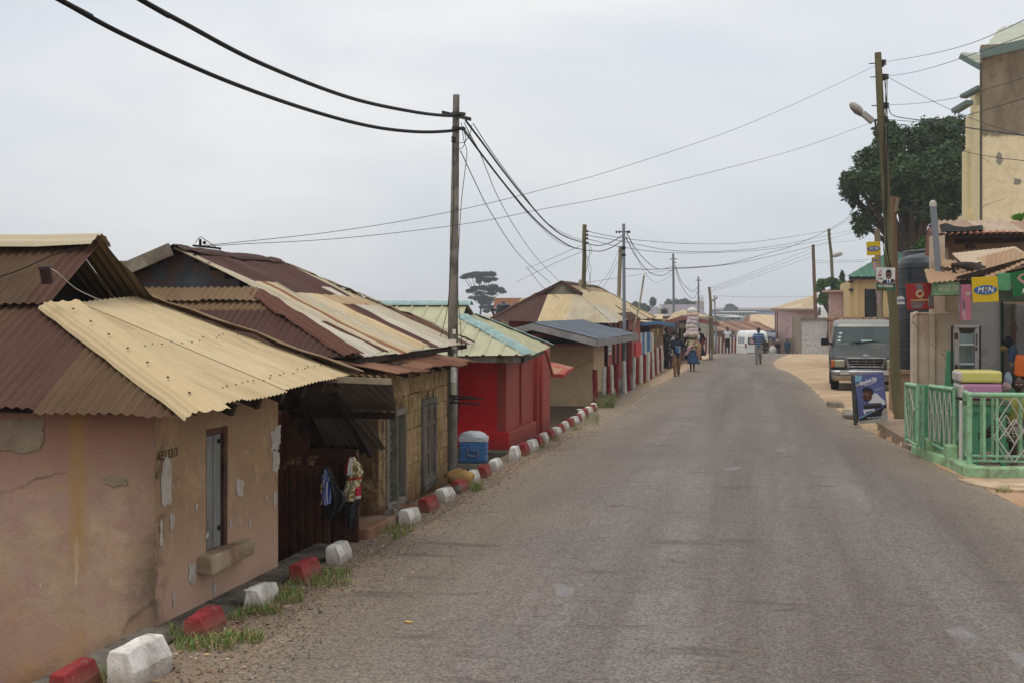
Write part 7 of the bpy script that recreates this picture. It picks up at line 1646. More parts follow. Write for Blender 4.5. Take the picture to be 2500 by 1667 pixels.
# boy
p=gz(1653,919); t_,V,S,c=human('boy in navy T-shirt with blue print and brown trousers walking down the road edge',p,.12,1.60,dict(knL=(-.09,-.10,.50),anL=(-.09,-.12,.07),toL=(-.10,-.30,.05),knR=(.07,.02,.50),anR=(.06,.16,.12),toR=(.06,.04,.03),wrR=(.30,-.02,.90),elR=(.235,.04,1.13),wrL=(-.27,-.0,.92)),headturn=-.35)
sh_=c['shirt'](NAVY,.6,1.3); c['trousers'](BRT,wide=1.05)
mb=MB(); fr=(Vector((0,-.150,1.1*S)),Vector((1,0,0)),Vector((0,0,1)))
mb.flat([(-.07,-.13),(.06,-.13),(.05,.10),(-.06,.10)],fr,0,.0); 
P_=[(-.07,.12),(.03,.12),(-.02,.03)]
for i in range(3): a,b=P_[i],P_[(i+1)%3]; mb.beam((a[0],-.155,1.1*S+a[1]),(b[0],-.155,1.1*S+b[1]),.008,.01,1)
mb.text('GUESS',(fr[0]+Vector((.09,-.004,0)),fr[1],fr[2]),.085,1,off=.0,rot=-1.57,bold=.004)
mb.build('shirt_print',[paint('print blue','2d5a8c',.8,var=.5,vs=14),paint('print pale','a9b4c0',.8)],sh_,local=True)
# woman with load
p=gz(1690,907); t_,V,S,c=human('woman in blue skirt and peach shawl balancing a tall cloth load on her head',p,0,1.56,dict(knL=(-.07,-.06,.5),anL=(-.06,-.04,.08),toL=(-.07,-.2,.04),knR=(.07,0,.5),anR=(.07,.10,.10),elL=(-.26,.02,1.16),wrL=(-.20,-.12,1.3),hdL=(.2,-.3,1),elR=(.24,-.05,1.13),wrR=(.08,-.2,1.12),hdR=(-1,-.2,.1)),hair='wrap')
c['shirt'](CRMC,.7,1.2); sk=c['skirt'](DENIM,.36,.14,dx=.06,fold=.07)
mb=MB(); 
for i,(a,b,r0,r1) in enumerate([((.19,-.02,1.42),(.28,-.02,1.15),.08,.14),((.28,-.02,1.15),(.27,0,.85),.14,.13),((.27,0,.85),(.30,.0,.62),.12,.07),((.19,-.05,1.42),(.05,-.12,1.25),.07,.05)]): capsule(mb,Vector(a)*S,Vector(b)*S,r0*S,r1*S,(1,.7))
mb.build('shawl',PEACH,t_,local=True,remesh=.02)
mb=MB(); capsule(mb,Vector((-.05,-.17,1.12))*S,Vector((-.15,-.16,1.05))*S,.10*S,.09*S,(1,.6)); capsule(mb,Vector((-.12,-.15,1.0))*S,Vector((-.34,-.12,.72))*S,.08*S,.06*S,(1,.5)); mb.build('pink_cloth',paint('pink cloth','b98a92',.8,var=.3,vs=8,dirt='c9b8bc',damt=.5),t_,local=True,remesh=.018)
ld=thing('head_load','tall stack of pale pink and cream cloth bundles carried on a head','bundle',(p.x,p.y,1.33)); z=1.50
lm=[paint('load cream','c4b8a8',.7,var=.2,vs=7,bump=.6,bs=9,bd=.06),paint('load pink','c4b4b8',.7,var=.2,vs=6,bump=.6,bs=8,bd=.06,dirt='8f9cc0',damt=.3),paint('load white','c9c5c0',.5,var=.15,vs=6,bump=.5,bs=8,bd=.05),paint('load orange','c0a68e',.7,var=.3,vs=5)]
for i,(w_,h_,mi,dx) in enumerate([(.33,.17,0,.0),(.30,.15,1,.0),(.29,.16,0,-.01),(.29,.18,1,0),(.28,.17,1,.01),(.28,.14,3,.01),(.26,.15,2,0)]):
    w_*=.9; dx*=3
    mb=MB(); mb.ball((p.x+dx,p.y,z+h_/2-.02),w_,0,22,10,(1,.85,h_/w_*1.05),jit=.10,seed=i); o=mb.build('folded_cloth',lm[mi],ld,subd=1); z+=h_*.98
mb=MB(); mb.ball((p.x,p.y,z+.01),.09,0,10,8,(1.5,1.2,.8),jit=.2,seed=5); mb.build('knot',lm[2],ld)
mb=MB(); mb.ball((p.x+.25,p.y-.05,1.42),.09,0,10,8,(.7,.7,1.6),jit=.2,seed=5); mb.ball((p.x-.28,p.y-.05,1.5),.08,0,10,8,(1.1,.7,.9),jit=.2,seed=6); mb.build('loose_plastic',lm[2],ld)
# man in black on phone and woman in patterned dress
p=gz(1627,899); t_,V,S,c=human('tall man in black clothes with a hand raised to his face by the posts',p,1.25,1.80,dict(elR=(.22,-.05,1.14),wrR=(.10,-.22,1.38),hdR=(-.3,-.1,1),elL=(-.23,-.05,1.14),wrL=(-.10,-.34,1.20),hdL=(.3,-1,.2)))
c['shirt'](BLKC,.7,1.5); c['trousers'](BLKC,wide=1.1)
p=gz(1642,896); 
m,t,b=newmat('zigzag dress'); v=coords(t); wv=nd(t,'TexChecker',Vector=v,Scale=11.); wv.inputs[1].default_value=(.02,.02,.03,1); wv.inputs[2].default_value=(.6,.6,.6,1); t.links.new(wv.outputs[0],b.inputs['Base Color']); ZIG=m
t_,V,S,c=human('woman in black and white patterned dress standing right of the man in black',p,-.6,1.66,{},hair='bun'); c['shirt'](ZIG,.5,1.1); c['skirt'](ZIG,.55,.05)
p=gz(1603,901); t_,V,S,c=human('person in dark clothes standing in the stall doorway left of the man in black',Vector((p.x-.9,p.y+4,0)),.6,1.68,{}); c['shirt'](BLKC,1.5,1.3); c['trousers'](BLKC)
# robed woman in black
p=gz(1707,877); t_,V,S,c=human('woman in long black dress and black headscarf behind the woman with the load',p,.3,1.70,dict(elR=(.30,.05,1.16),wrR=(.26,-.12,.98)),hair='wrap'); c['shirt'](BLKC,1.7,1.6); c['skirt'](BLKC,.22,.16,dx=.08,fold=.06)
# girl in white
p=gz(1777,862); t_,V,S,c=human('girl in white blouse and black skirt holding something blue at the road crest',Vector((p.x,p.y-1,0)),.2,1.72,dict(elR=(.26,0,1.12),wrR=(.28,-.22,1.08),hdR=(.3,-1,.1)))
c['shirt'](paint('white blouse','c2c0c2',.8,var=.12,vs=8),.3,1.2,.93); c['skirt'](BLKC,.42,.02)
mb=MB(); mb.box((.27,-.36,1.06),(.45,-.33,1.17)); mb.build('blue_packet',paint('packet blue','5f7fae',.5,var=.4,vs=15),t_,local=True)
# striped man
m,t,b=newmat('striped shirt'); v=coords(t); sp=nd(t,'SeparateXYZ',Vector=v); fr_=mth(t,'FRACT',mth(t,'MULTIPLY',sp.outputs[2],9.5)); c1=mixc(t,mth(t,'LESS_THAN',fr_,.26),s2l('1f3f74'),s2l('8fa3ae')); c1=mixc(t,rng(t,noi(t,v,9,4),.4,.7,0,.4),c1,(.01,.02,.05)); t.links.new(c1,b.inputs['Base Color']); b.inputs['Roughness'].default_value=.85; STR=m
p=gz(1852,889.5); t_,V,S,c=human('man in blue striped polo shirt and grey trousers walking down the middle of the road',p,0,1.76,dict(knL=(-.09,-.03,.50),anL=(-.09,-.06,.07),toL=(-.10,-.22,.035),knR=(.08,-.04,.52),anR=(.08,.22,.16),toR=(.085,.12,.05),elL=(-.26,-.10,1.17),wrL=(-.12,-.28,1.16),hdL=(-1,-.3,.15),elR=(.24,.03,1.12),wrR=(.26,-.02,.86)))
c['shirt'](STR,.6,1.5,.86); c['trousers'](GRYT,wide=1.1)
# three far walkers, beyond the crest
def farp(px,yt,yb,d,label,top_,bot,hair,sk=True):
    a=at(px,yt,d); b=at(px,yb,d); h=1.62; t_,V,S,c=human(label,Vector((a.x,a.y,a.z-h)),0,h,{},hair=hair,vox=.03); c['shirt'](top_,.6,1.3); (c['skirt'](bot,.3,.08) if sk else c['trousers'](bot)); return t_
farp(1868,827,860,97,'far walker in dark brown clothes just right of the striped man',paint('dk brown cloth','33251f',.9,var=.3),paint('dk brown cloth2','3a2a24',.9),'cap')
farp(1898,831,860,97,'far walker in dark top and white cap beside a white sack',BLKC,paint('slate cloth','2a2e3a',.9),'cap')
farp(1922,827,860,97,'far walker in blue clothes before the piers of the low wall',paint('far blue','24405a',.9,var=.3),paint('far blue2','22344c',.9),'short',False)
a=at(1887,856,96.5); mb=MB(); mb.ball((a.x,a.y,a.z),.28,0,12,9,(1,1,1.3),jit=.12); mb.ball((a.x+.1,a.y,a.z-.4),.3,0,12,9,jit=.12); tag(mb.build('sack',paint('sack white','b3b0a8',.8,var=.15)),'bulging white sack beside the far walker in the white cap','sack')
# seated woman
d=18.3
def W(px,py,dd=0): return at(px,py,d+dd)
LIME=paint('lime blouse','8a8f45',.85,var=.22,vs=9,bump=.3,bs=20,bd=.02)
m,t,b=newmat('checked skirt'); v=coords(t,'World'); sp=nd(t,'SeparateXYZ',Vector=v)
l1=mth(t,'GREATER_THAN',mth(t,'FRACT',mth(t,'MULTIPLY',mth(t,'ADD',sp.outputs[0],mth(t,'MULTIPLY',sp.outputs[1],.6)),22.)),.72); l2=mth(t,'GREATER_THAN',mth(t,'FRACT',mth(t,'MULTIPLY',mth(t,'ADD',sp.outputs[2],mth(t,'MULTIPLY',sp.outputs[1],.4)),22.)),.72)
c1=mixc(t,mth(t,'MAXIMUM',l1,l2),s2l('2b2320'),s2l('8f8878')); t.links.new(c1,b.inputs['Base Color']); b.inputs['Roughness'].default_value=.9; CHK=m
t_=thing('person','seated woman in lime blouse and checked skirt with one leg stretched out behind the railing','person',(3.9,17.9,0))
hd=W(2487,938); nk=W(2487,966); ch=W(2486,985); pl=W(2488,1038); sl_=W(2458,974,-.02); sr=W(2516,974,.05)
eL=W(2438,1012,-.12); wL=W(2458,1036,-.28); eR=W(2522,1012,-.1); wR=W(2492,1034,-.3)
kL=W(2427,1052,-.25); aL=W(2368,1072,-.2); tL=W(2345,1050,-.2); hL=W(2468,1046,-.05); hR=W(2500,1046,-.05); kR=W(2470,1062,-.45); aR=W(2478,1132,-.4); tR=W(2466,1144,-.55)
mb=MB(); S=.98
capsule(mb,pl,ch,.15,.16,(1.1,.8)); capsule(mb,ch,nk,.14,.06,(1.1,.8)); capsule(mb,sl_,sr,.06,.06); capsule(mb,nk-Vector((0,0,.03)),hd-Vector((0,0,.04)),.058,.052)
mb.ball(hd+Vector((0,0,.02)),.102,0,16,12,(.88,.98,1.12)); F_=Vector((-.12,-1,-.05)).normalized(); Rg=Vector((1,-.12,0)).normalized()
capsule(mb,hd+F_*.035-Vector((0,0,.02)),hd+F_*.045-Vector((0,0,.08)),.064,.044); capsule(mb,hd+F_*.094+Vector((0,0,.012)),hd+F_*.11-Vector((0,0,.02)),.011,.021)
for q in (-1,1): mb.ball(hd+Rg*.088*q,.027,0,8,6,(.5,.8,1.2)); capsule(mb,hd+F_*.083+Rg*.045*q+Vector((0,0,.035)),hd+F_*.095+Rg*.015*q+Vector((0,0,.038)),.009,.009)
for a,b,c_,sg,dr in ((sl_,eL,wL,-1,(.8,-.3,-.3)),(sr,eR,wR,1,(-.8,-.4,-.3))): capsule(mb,a,b,.058,.046); capsule(mb,b,c_,.045,.03); hand(mb,c_,dr,1,sg,.8)
for a,b,c_,f in ((hL,kL,aL,tL),(hR,kR,aR,tR)):
    capsule(mb,a,b,.095,.066); m_=b.lerp(c_,.35); capsule(mb,b,m_,.062,.060); capsule(mb,m_,c_,.06,.036); capsule(mb,c_,c_.lerp(f,.5),.042,.040,(1,.8)); capsule(mb,c_.lerp(f,.5),f,.040,.028,(1,.7))
for k in range(5): e=tL+Vector((-.012*0,-.03+.016*k,.0)); capsule(mb,e,e+Vector((-.012,0,.028-.003*k)),.011-.001*k,.009,n=8)
mb.build('body',SKIN,t_,remesh=.009)
mb=MB(); mb.ball(hd+Vector((-.0,.03,.04)),.12,0,16,12,(.95,.95,1.0)); 
mb.build('hair',HAIR,t_)
mb=MB(); 
for q in (-1,1): mb.ball(hd+F_*.092+Rg*.034*q+Vector((0,0,.012)),.0115,0,8,6,(1.3,.7,.7))
mb.build('eyes',EYE,t_)
mb=MB(); capsule(mb,hd+F_*.10-Rg*.024-Vector((0,0,.052)),hd+F_*.10+Rg*.024-Vector((0,0,.052)),.010,.010); mb.build('mouth',LIP,t_)
mb=MB(); k=.02; capsule(mb,pl,ch,.165,.172,(1.1,.85)); capsule(mb,ch,nk-Vector((0,0,.02)),.155,.085,(1.1,.85)); capsule(mb,sl_,sr,.072,.072)
for a,b in ((sl_,eL),(sr,eR)): capsule(mb,a,a.lerp(b,.35),.074,.068)
mb.build('blouse',LIME,t_,remesh=.014)
mb=MB(); 
for k in range(4): q=ch.lerp(pl,k/3)+Vector((-.02,-.155+.0*k,.02)); mb.ball(q,.008,0,6,4)
mb.build('buttons',HAIR,t_)
mb=MB(); capsule(mb,pl,pl-Vector((0,0,.03)),.185,.18,(1.1,.9)); capsule(mb,hL,kL,.125,.105); capsule(mb,hR,kR,.125,.10); capsule(mb,hL.lerp(hR,.5),kL.lerp(kR,.5)+Vector((0,.05,0)),.14,.08); mb.build('skirt',CHK,t_,remesh=.016)
cr_=thing('plastic_chair','dark navy plastic chair under the seated woman','chair',(4,17.9,0)); NVP=paint('navy plastic','151b33',.4,var=.1,spec=.5)
sx0,sx1=W(2450,1060).x,W(2530,1060).x; sy=pl.y-.25; sz=W(2480,1062).z
mb=MB(); mb.box((sx0,sy,sz-.03),(sx1,sy+.48,sz)); mb.build('seat',NVP,cr_,bevel=.01)
mb=MB(); mb.box((sx0,sy+.45,sz),(sx1,sy+.49,sz+.42)); mb.build('backrest',NVP,cr_,bevel=.01)
for x,yy_ in ((sx0-.1,sy-.02),(sx0+.02,sy+.44),(sx1-.06,sy),(sx1-.06,sy+.44)): mb=MB(); mb.beam((x,yy_,.03),(x+(.1 if x<sx0 else 0),yy_+.02,sz),.05,.05); mb.build('leg',NVP,cr_)
# ================================================================ VEHICLES
def rrect(y0,y1,hw,r,n=5):
    P_=[]
    for cx_,cy_,a0 in ((hw-r,y0+r,-90),(hw-r,y1-r,0),(-hw+r,y1-r,90),(-hw+r,y0+r,180)):
        for k in range(n+1): t=R(a0+90*k/n); P_.append((cx_+r*math.cos(t),cy_+r*math.sin(t)))
    return P_
class Hull:
    def __init__(s,rings): s.r=rings   # (z,y0,y1,hw,r)
    def q(s,z):
        R_=s.r
        if z<=R_[0][0]: return R_[0][1:]
        for a,b in zip(R_[:-1],R_[1:]):
            if z<=b[0]:
                t=(z-a[0])/(b[0]-a[0]+1e-9); return tuple(a[i]*(1-t)+b[i]*t for i in range(1,5))
        return R_[-1][1:]
    def mesh(s,mb,mi=0):
        vs=[]; n=0
        for z,y0,y1,hw,r in s.r: p=rrect(y0,y1,hw,r); n=len(p); vs+=[(x,y,z) for x,y in p]
        fs=[]
        for i in range(len(s.r)-1):
            for k in range(n): k2=(k+1)%n; fs.append((i*n+k,i*n+k2,(i+1)*n+k2,(i+1)*n+k))
        mb.add(vs,fs,mi,smooth=True); mb.add([vs[k] for k in range(n)],[tuple(range(n-1,-1,-1))],mi); mb.add(vs[-n:],[tuple(range(n))],mi)
    def front(s,z0,z1,x0,x1,off=.012,back=False,m=4):
        g=[]
        for j in range(m+1):
            z=z0+(z1-z0)*j/m; y0,y1,hw,r=s.q(z); row=[]
            for i in range(9):
                x=(x0+(x1-x0)*i/8)
                yy_=(y1+off) if back else (y0-off)
                ed=max(0,abs(x)-(hw-r)); 
                if ed>0: dd=r-math.sqrt(max(0,r*r-min(ed,r)**2)); yy_+= (-dd if back else dd)
                row.append(Vector((x,yy_,z)))
            g.append(row)
        return g
    def side(s,z0,z1,ya,yb,sg,off=.010,m=3):
        g=[]
        for j in range(m+1):
            z=z0+(z1-z0)*j/m; y0,y1,hw,r=s.q(z); g.append([Vector((sg*(hw+off),ya+(yb-ya)*i/4,z)) for i in range(5)])
        return g
def gridadd(mb,g,mi=0):
    h=len(g);w_=len(g[0]); mb.add([p for r in g for p in r],[(j*w_+i,j*w_+i+1,(j+1)*w_+i+1,(j+1)*w_+i) for j in range(h-1) for i in range(w_-1)],mi,smooth=True)
TYRE=paint('tyre','17171a',.85,var=.2,vs=12,bump=.2); RIM=paint('rim','84848a',.35,metal=.7); CHR=paint('chrome','9a9a9c',.2,metal=.85,var=.1,dirt='6a6258',damt=.3)
def wheel(par,c,r=.37,w_=.24,sg=1):
    mb=MB(); x0=c[0]; 
    prof=[(r*.6,-w_/2),(r*.93,-w_/2),(r,-w_/2+.04),(r,w_/2-.04),(r*.93,w_/2),(r*.6,w_/2)]
    vs=[];n=24
    for q,x in prof:
        for k in range(n): t=2*math.pi*k/n; vs.append((x0+x,c[1]+q*math.cos(t),c[2]+q*math.sin(t)))
    fs=[(i*n+k,i*n+(k+1)%n,(i+1)*n+(k+1)%n,(i+1)*n+k) for i in range(len(prof)-1) for k in range(n)]
    mb.add(vs,fs,0,smooth=True); ty=mb.build('wheel',TYRE,par,local=True)
    mb=MB(); mb.tube([(x0-w_*.3,c[1],c[2]),(x0+w_*.3,c[1],c[2])],r*.6,20); mb.build('rim',RIM,ty,local=True)
# van
VB=paint('van green grey','2a302b',.42,metal=.2,var=.15,vs=1.5,dirt='5d584e',damt=.3,ds=1.2,spec=.45); VT=paint('van silver','85857f',.4,metal=.3,var=.08,dirt='7c766a',damt=.3)
WSG=glass('windscreen','2c3a38',.07); BLKP=paint('black trim','121214',.5,var=.1); LENS=paint('headlamp','8f8c72',.15,var=.15,spec=.7); ORL=paint('orange lens','b05a20',.2,spec=.7)
pv=gz(2108,950); vn=thing('parked_van','dark grey green van with silver roof and chrome grille parked behind the wooden pole','van',(pv.x,pv.y-.9,0)); vn.rotation_euler=(0,0,R(-2)); ORG[vn.name]=None
hl=Hull([(.33,.12,5.3,.95,.12),(.5,.05,5.35,1.0,.14),(.9,.03,5.35,1.01,.14),(1.03,.06,5.35,1.01,.18),(1.10,.20,5.35,1.0,.22),(1.22,.55,5.34,.985,.22),(1.34,.86,5.33,.97,.20),(1.40,.90,5.32,.96,.16),(1.92,1.40,5.25,.87,.14)])
mb=MB(); hl.mesh(mb); mb.build('body',VB,vn,local=True)
hr=Hull([(1.90,1.36,5.27,.885,.15),(2.02,1.44,5.22,.865,.2),(2.10,1.62,5.1,.80,.25),(2.13,1.9,4.9,.66,.3)])
mb=MB(); hr.mesh(mb)
for k in range(7): x=-.6+1.2*k/6; mb.beam((x,1.75,2.115),(x,5.0,2.13),.04,.03)
mb.build('roof',VT,vn,local=True)
mb=MB(); gridadd(mb,hl.front(1.42,1.90,-.80,.80,.012)); mb.build('windscreen',WSG,vn,local=True)
for sg in (-1,1):
    mb=MB(); gridadd(mb,hl.side(1.38,1.86,1.45,2.25,sg)); gridadd(mb,hl.side(1.38,1.86,2.4,3.8,sg)); gridadd(mb,hl.side(1.38,1.86,3.95,5.1,sg)); mb.build('side_window',WSG,vn,local=True)
    mb=MB(); g=hl.front(.70,.93,sg*.60,sg*.90,.02); gridadd(mb,g); mb.build('headlight',LENS,vn,local=True,solid=.02)
    mb=MB(); g=hl.front(.70,.93,sg*.905,sg*.995,.02); gridadd(mb,g); mb.build('indicator',ORL,vn,local=True,solid=.02)
    mb=MB(); mb.box((sg*1.05-.0 if sg>0 else -1.29,1.05,1.33),(1.29 if sg>0 else -1.05,1.15,1.55)); mb.beam((sg*.95,1.2,1.36),(sg*1.1,1.1,1.42),.05,.06); mb.build('mirror',BLKP,vn,local=True,bevel=.03)
    mb=MB(); mb.beam((sg*.1-.35,.87,1.415),(sg*.1+.36,.95,1.46),.02,.02); mb.build('wiper',BLKP,vn,local=True)
    for yy_ in (.85,4.35): wheel(vn,(sg*.88,yy_,.37),.37,.24,sg)
mb=MB(); 
for z0,z1,hw in ((.955,.99,.60),(.70,.735,.50),(.625,.65,.47)): gridadd(mb,hl.front(z0,z1,-hw,hw,.04))
for sg in (-1,1): mb.add([(sg*.60,-.01,.99),(sg*.53,-.01,.95),(sg*.43,-.015,.70),(sg*.52,-.01,.66)],[(0,1,2,3)])
for z in (.80,.88): mb.beam((-.46,-.012,z),(.46,-.012,z),.01,.014)
for x in (-.24,0,.24): mb.beam((x,-.014,.72),(x,-.014,.96),.012,.01,up=(0,1,0))
mb.build('grille',CHR,vn,local=True,solid=.012)
mb=MB(); mb.box((-.5,.0,.67),(.5,.025,.97)); mb.box((-.95,.0,.52),(.95,.05,.68)); mb.build('grille_recess',BLKP,vn,local=True)
mb=MB(); hb_=Hull([(.30,-.10,.25,.92,.12),(.36,-.14,.25,.98,.14),(.46,-.14,.25,.99,.14),(.475,-.12,.25,.98,.12)]); hb_.mesh(mb); mb.build('lower_bumper',paint('bumper tan','9a8a78',.4,metal=.3,var=.2),vn,local=True)
mb=MB(); hb_=Hull([(.476,-.12,.2,.98,.12),(.50,-.17,.2,1.0,.14),(.60,-.17,.2,1.0,.14),(.62,-.13,.2,.98,.12)]); hb_.mesh(mb); mb.build('bumper',CHR,vn,local=True)
mb=MB(); mb.box((-.74,-.19,.49),(-.49,-.172,.63)); mb.box((.49,-.19,.49),(.74,-.172,.63)); mb.build('bumper_pad',paint('pad white','a8a6a4',.6),vn,local=True)
mb=MB(); mb.flat(ell(0,0,.085,.038),(Vector((0,.02,1.055)),Vector((1,0,0)),Vector((0,.25,1)).normalized()),0,.03); mb.build('badge',CHR,vn,local=True)
mb=MB(); 
for dx,dz,r in ((-.70,1.70,.05),(-.73,1.58,.05),(-.75,1.48,.05)): y0=hl.q(dz)[0]; mb.flat(ell(0,0,r,r*.8,12),(Vector((dx,y0-.02,dz)),Vector((1,0,0)),Vector((0,.6,.75)).normalized()),0,.003)
mb.build('sticker',paint('sticker','a9b5b0',.6),vn,local=True)
mb=MB(); gridadd(mb,hl.front(1.44,1.50,-.10,.22,.016)); mb.build('dash_paper',paint('dash','8aa09c',.6),vn,local=True)
mb=MB(); mb.box((.42,-.155,.34),(.85,-.145,.455)); mb.build('number_plate',paint('plate','6a5c58',.6,var=.4,vs=30),vn,local=True)
# minibus
WHB=paint('bus white','d6d6d3',.35,var=.06,vs=2,dirt='8f8a80',damt=.25,ds=1.5,coat=.2); BGL=glass('bus glass','30363a',.12)
a=at(1848,862,98); mbz=crest(a.y)-.05; mv=thing('white_minibus','white minibus with yellow stripe seen from behind, going over the crest','minibus',(a.x,a.y,mbz)); mv.rotation_euler=(0,0,R(11)); mv.scale=(.92,.92,.88); ORG[mv.name]=None
hm=Hull([(.3,0,5.5,.95,.1),(.5,0,5.6,.99,.1),(1.2,.02,5.5,.99,.12),(1.9,.08,4.7,.93,.15),(2.25,.14,4.4,.88,.2),(2.40,.3,4.2,.80,.3),(2.45,.6,3.9,.6,.4)])
mb=MB(); hm.mesh(mb); mb.build('body',WHB,mv,local=True)
mb=MB(); gridadd(mb,hm.front(1.25,1.85,-.75,-.12,.012)); mb.build('rear_window',BGL,mv,local=True); mb=MB(); gridadd(mb,hm.front(1.25,1.85,.12,.75,.012)); mb.build('rear_window',BGL,mv,local=True)
for y0,y1 in ((.35,1.55),(1.7,2.6),(2.75,3.5)):
    for sg in (-1,1): mb=MB(); gridadd(mb,hm.side(1.3,1.88,y0,y1,sg)); mb.build('side_window',BGL,mv,local=True)
for sg in (-1,1):
    mb=MB(); mb.box((sg*.93-.06,-.02,.95),(sg*.93+.06,.08,1.35)); mb.build('tail_light',paint('tail red','7a1c1a',.3),mv,local=True,bevel=.01)
    for yy_ in (1.15,4.6): wheel(mv,(sg*.86,yy_,.34),.34,.22)
mb=MB(); mb.box((-.22,-.03,.80),(.22,.0,.98)); mb.build('number_plate',paint('plate yellow','c09a3c',.5),mv,local=True)
mb=MB(); mb.box((-.85,-.10,.34),(.85,.02,.55)); mb.build('bumper',paint('bumper dk','2c1c1c',.6,var=.3),mv,local=True)
mb=MB(); 
for sg in (-1,1): mb.box((sg*.995-.005,.3,1.02),(sg*.995+.005,5.3,1.07))
mb.build('stripe',paint('stripe','b98d3a',.5),mv,local=True)
mb=MB(); mb.box((-.6,-.03,1.35),(-.28,.02,1.75)); mb.build('window_notice',paint('notice','b08a92',.6,var=.3,vs=20),mv,local=True)
mb=MB(); mb.box((-.01,.0,.6),(.01,.012,2.2)); mb.build('door_gap',BLKP,mv,local=True)
# blue and white bus behind the wall
a=at(1996,775,104); bs=thing('blue_white_bus','white and blue bus parked beyond the whitewashed wall','bus',(a.x,a.y,a.z-1.3)); bs.rotation_euler=(0,0,R(-78)); ORG[bs.name]=None
hb=Hull([(.4,0,8.5,1.2,.12),(1.6,0,8.5,1.22,.12),(2.2,.05,8.5,1.2,.15),(2.45,.2,8.4,1.1,.25),(2.5,.4,8.2,.95,.3)])
mb=MB(); hb.mesh(mb); mb.build('body',WHB,bs,local=True)
mb=MB(); 
for sg in (-1,1): gridadd(mb,hb.side(1.20,1.42,.9,8.4,sg)); gridadd(mb,hb.side(.95,1.2,.9,2.2,sg))
mb.build('stripe',paint('bus blue','2f66a8',.4),bs,local=True)
for y0,y1 in ((2.0,4.6),(4.7,6.2),(6.4,8.2)):
    mb=MB(); gridadd(mb,hb.side(1.60,2.15,y0,y1,1)); mb.build('side_window',glass('bus window','5c6460',.15),bs,local=True)
mb=MB(); gridadd(mb,hb.front(1.45,2.1,-1.0,-.1)); gridadd(mb,hb.front(1.45,2.1,.1,1.0)); mb.build('end_window',BGL,bs,local=True)
for sg in (-1,1):
    for yy_ in (1.6,6.8): wheel(bs,(sg*1.05,yy_,.45),.45,.26)
a=at(2058,774,92); cr=thing('silver_car','silver car roof showing above the wall left of the cream house','car',(a.x,a.y,a.z-1.1)); cr.rotation_euler=(0,0,R(-70)); ORG[cr.name]=None
hc_=Hull([(.25,0,4.1,.8,.2),(.6,-.02,4.15,.84,.25),(.85,.1,4.0,.82,.3),(1.15,1.0,3.5,.70,.3),(1.35,1.4,3.1,.62,.3),(1.38,1.6,2.9,.5,.3)])
mb=MB(); hc_.mesh(mb); mb.build('body',VT,cr,local=True)
mb=MB(); gridadd(mb,hc_.side(.9,1.28,1.3,3.0,1,.02)); gridadd(mb,hc_.front(.9,1.28,-.5,.5)); mb.build('window',BGL,cr,local=True)
for sg in (-1,1):
    for yy_ in (.8,3.3): wheel(cr,(sg*.72,yy_,.30),.30,.2)
# cooler box
p=gz(1165,1140); cbx=thing('cooler_box','blue ribbed cooler box with metal handle and white plastic bag over its lid','cooler',(p.x-.07,p.y+.1,.0)); cbx.rotation_euler=(0,0,R(8)); ORG[cbx.name]=None
CBL=paint('cooler blue','3f6f9f',.35,var=.1,vs=6,dirt='1f3f60',damt=.3,spec=.5)
mb=MB(); w_,dp,z0,z1=.185,.15,.06,.36
mb.box((-w_,-dp,z0),(w_,dp,z1)); mb.build('body',CBL,cbx,local=True,bevel=.02)
mb=MB()
for z in (.085,.105,.125,.19,.25,.31): mb.box((-w_-.006,-dp-.006,z),(w_+.006,dp+.006,z+.012 if z<.15 else z+.04))
mb.build('rib',CBL,cbx,local=True,bevel=.004)
mb=MB(); P_=[(-.07,-dp-.02,.27),(-.07,-dp-.025,.19),(-.055,-dp-.025,.165),(.055,-dp-.025,.165),(.07,-dp-.025,.19),(.07,-dp-.02,.27)]; mb.tube(smooth_path(P_,4),.009,8); mb.build('handle',ALU,cbx,local=True)
mb=MB(); mb.box((-.055,-dp-.03,.22),(.055,-dp-.004,.31)); mb.build('latch',CBL,cbx,local=True,bevel=.01)
m,t,b=newmat('thin white plastic'); b.inputs['Base Color'].default_value=(.62,.64,.66,1); b.inputs['Roughness'].default_value=.35; v=coords(t); bumpn(t,b,noi(t,v,11,6,.7,1.5),1,.05); WPL=m
mb=MB(); mb.box((-w_-.012,-dp-.012,.36),(w_+.012,dp+.012,.42)); mb.ball((-.01,0,.42),.19,0,26,12,(1.03,.8,.42),jit=.06,seed=3); mb.build('plastic_cover',WPL,cbx,local=True,bevel=.01)
mb=MB(); mb.box((-.24,-.18,-.02),(.16,.15,.055)); mb.build('wooden_stand',paint('stand wood','8d8470',.9,var=.3,bump=.3),cbx,local=True,bevel=.005)
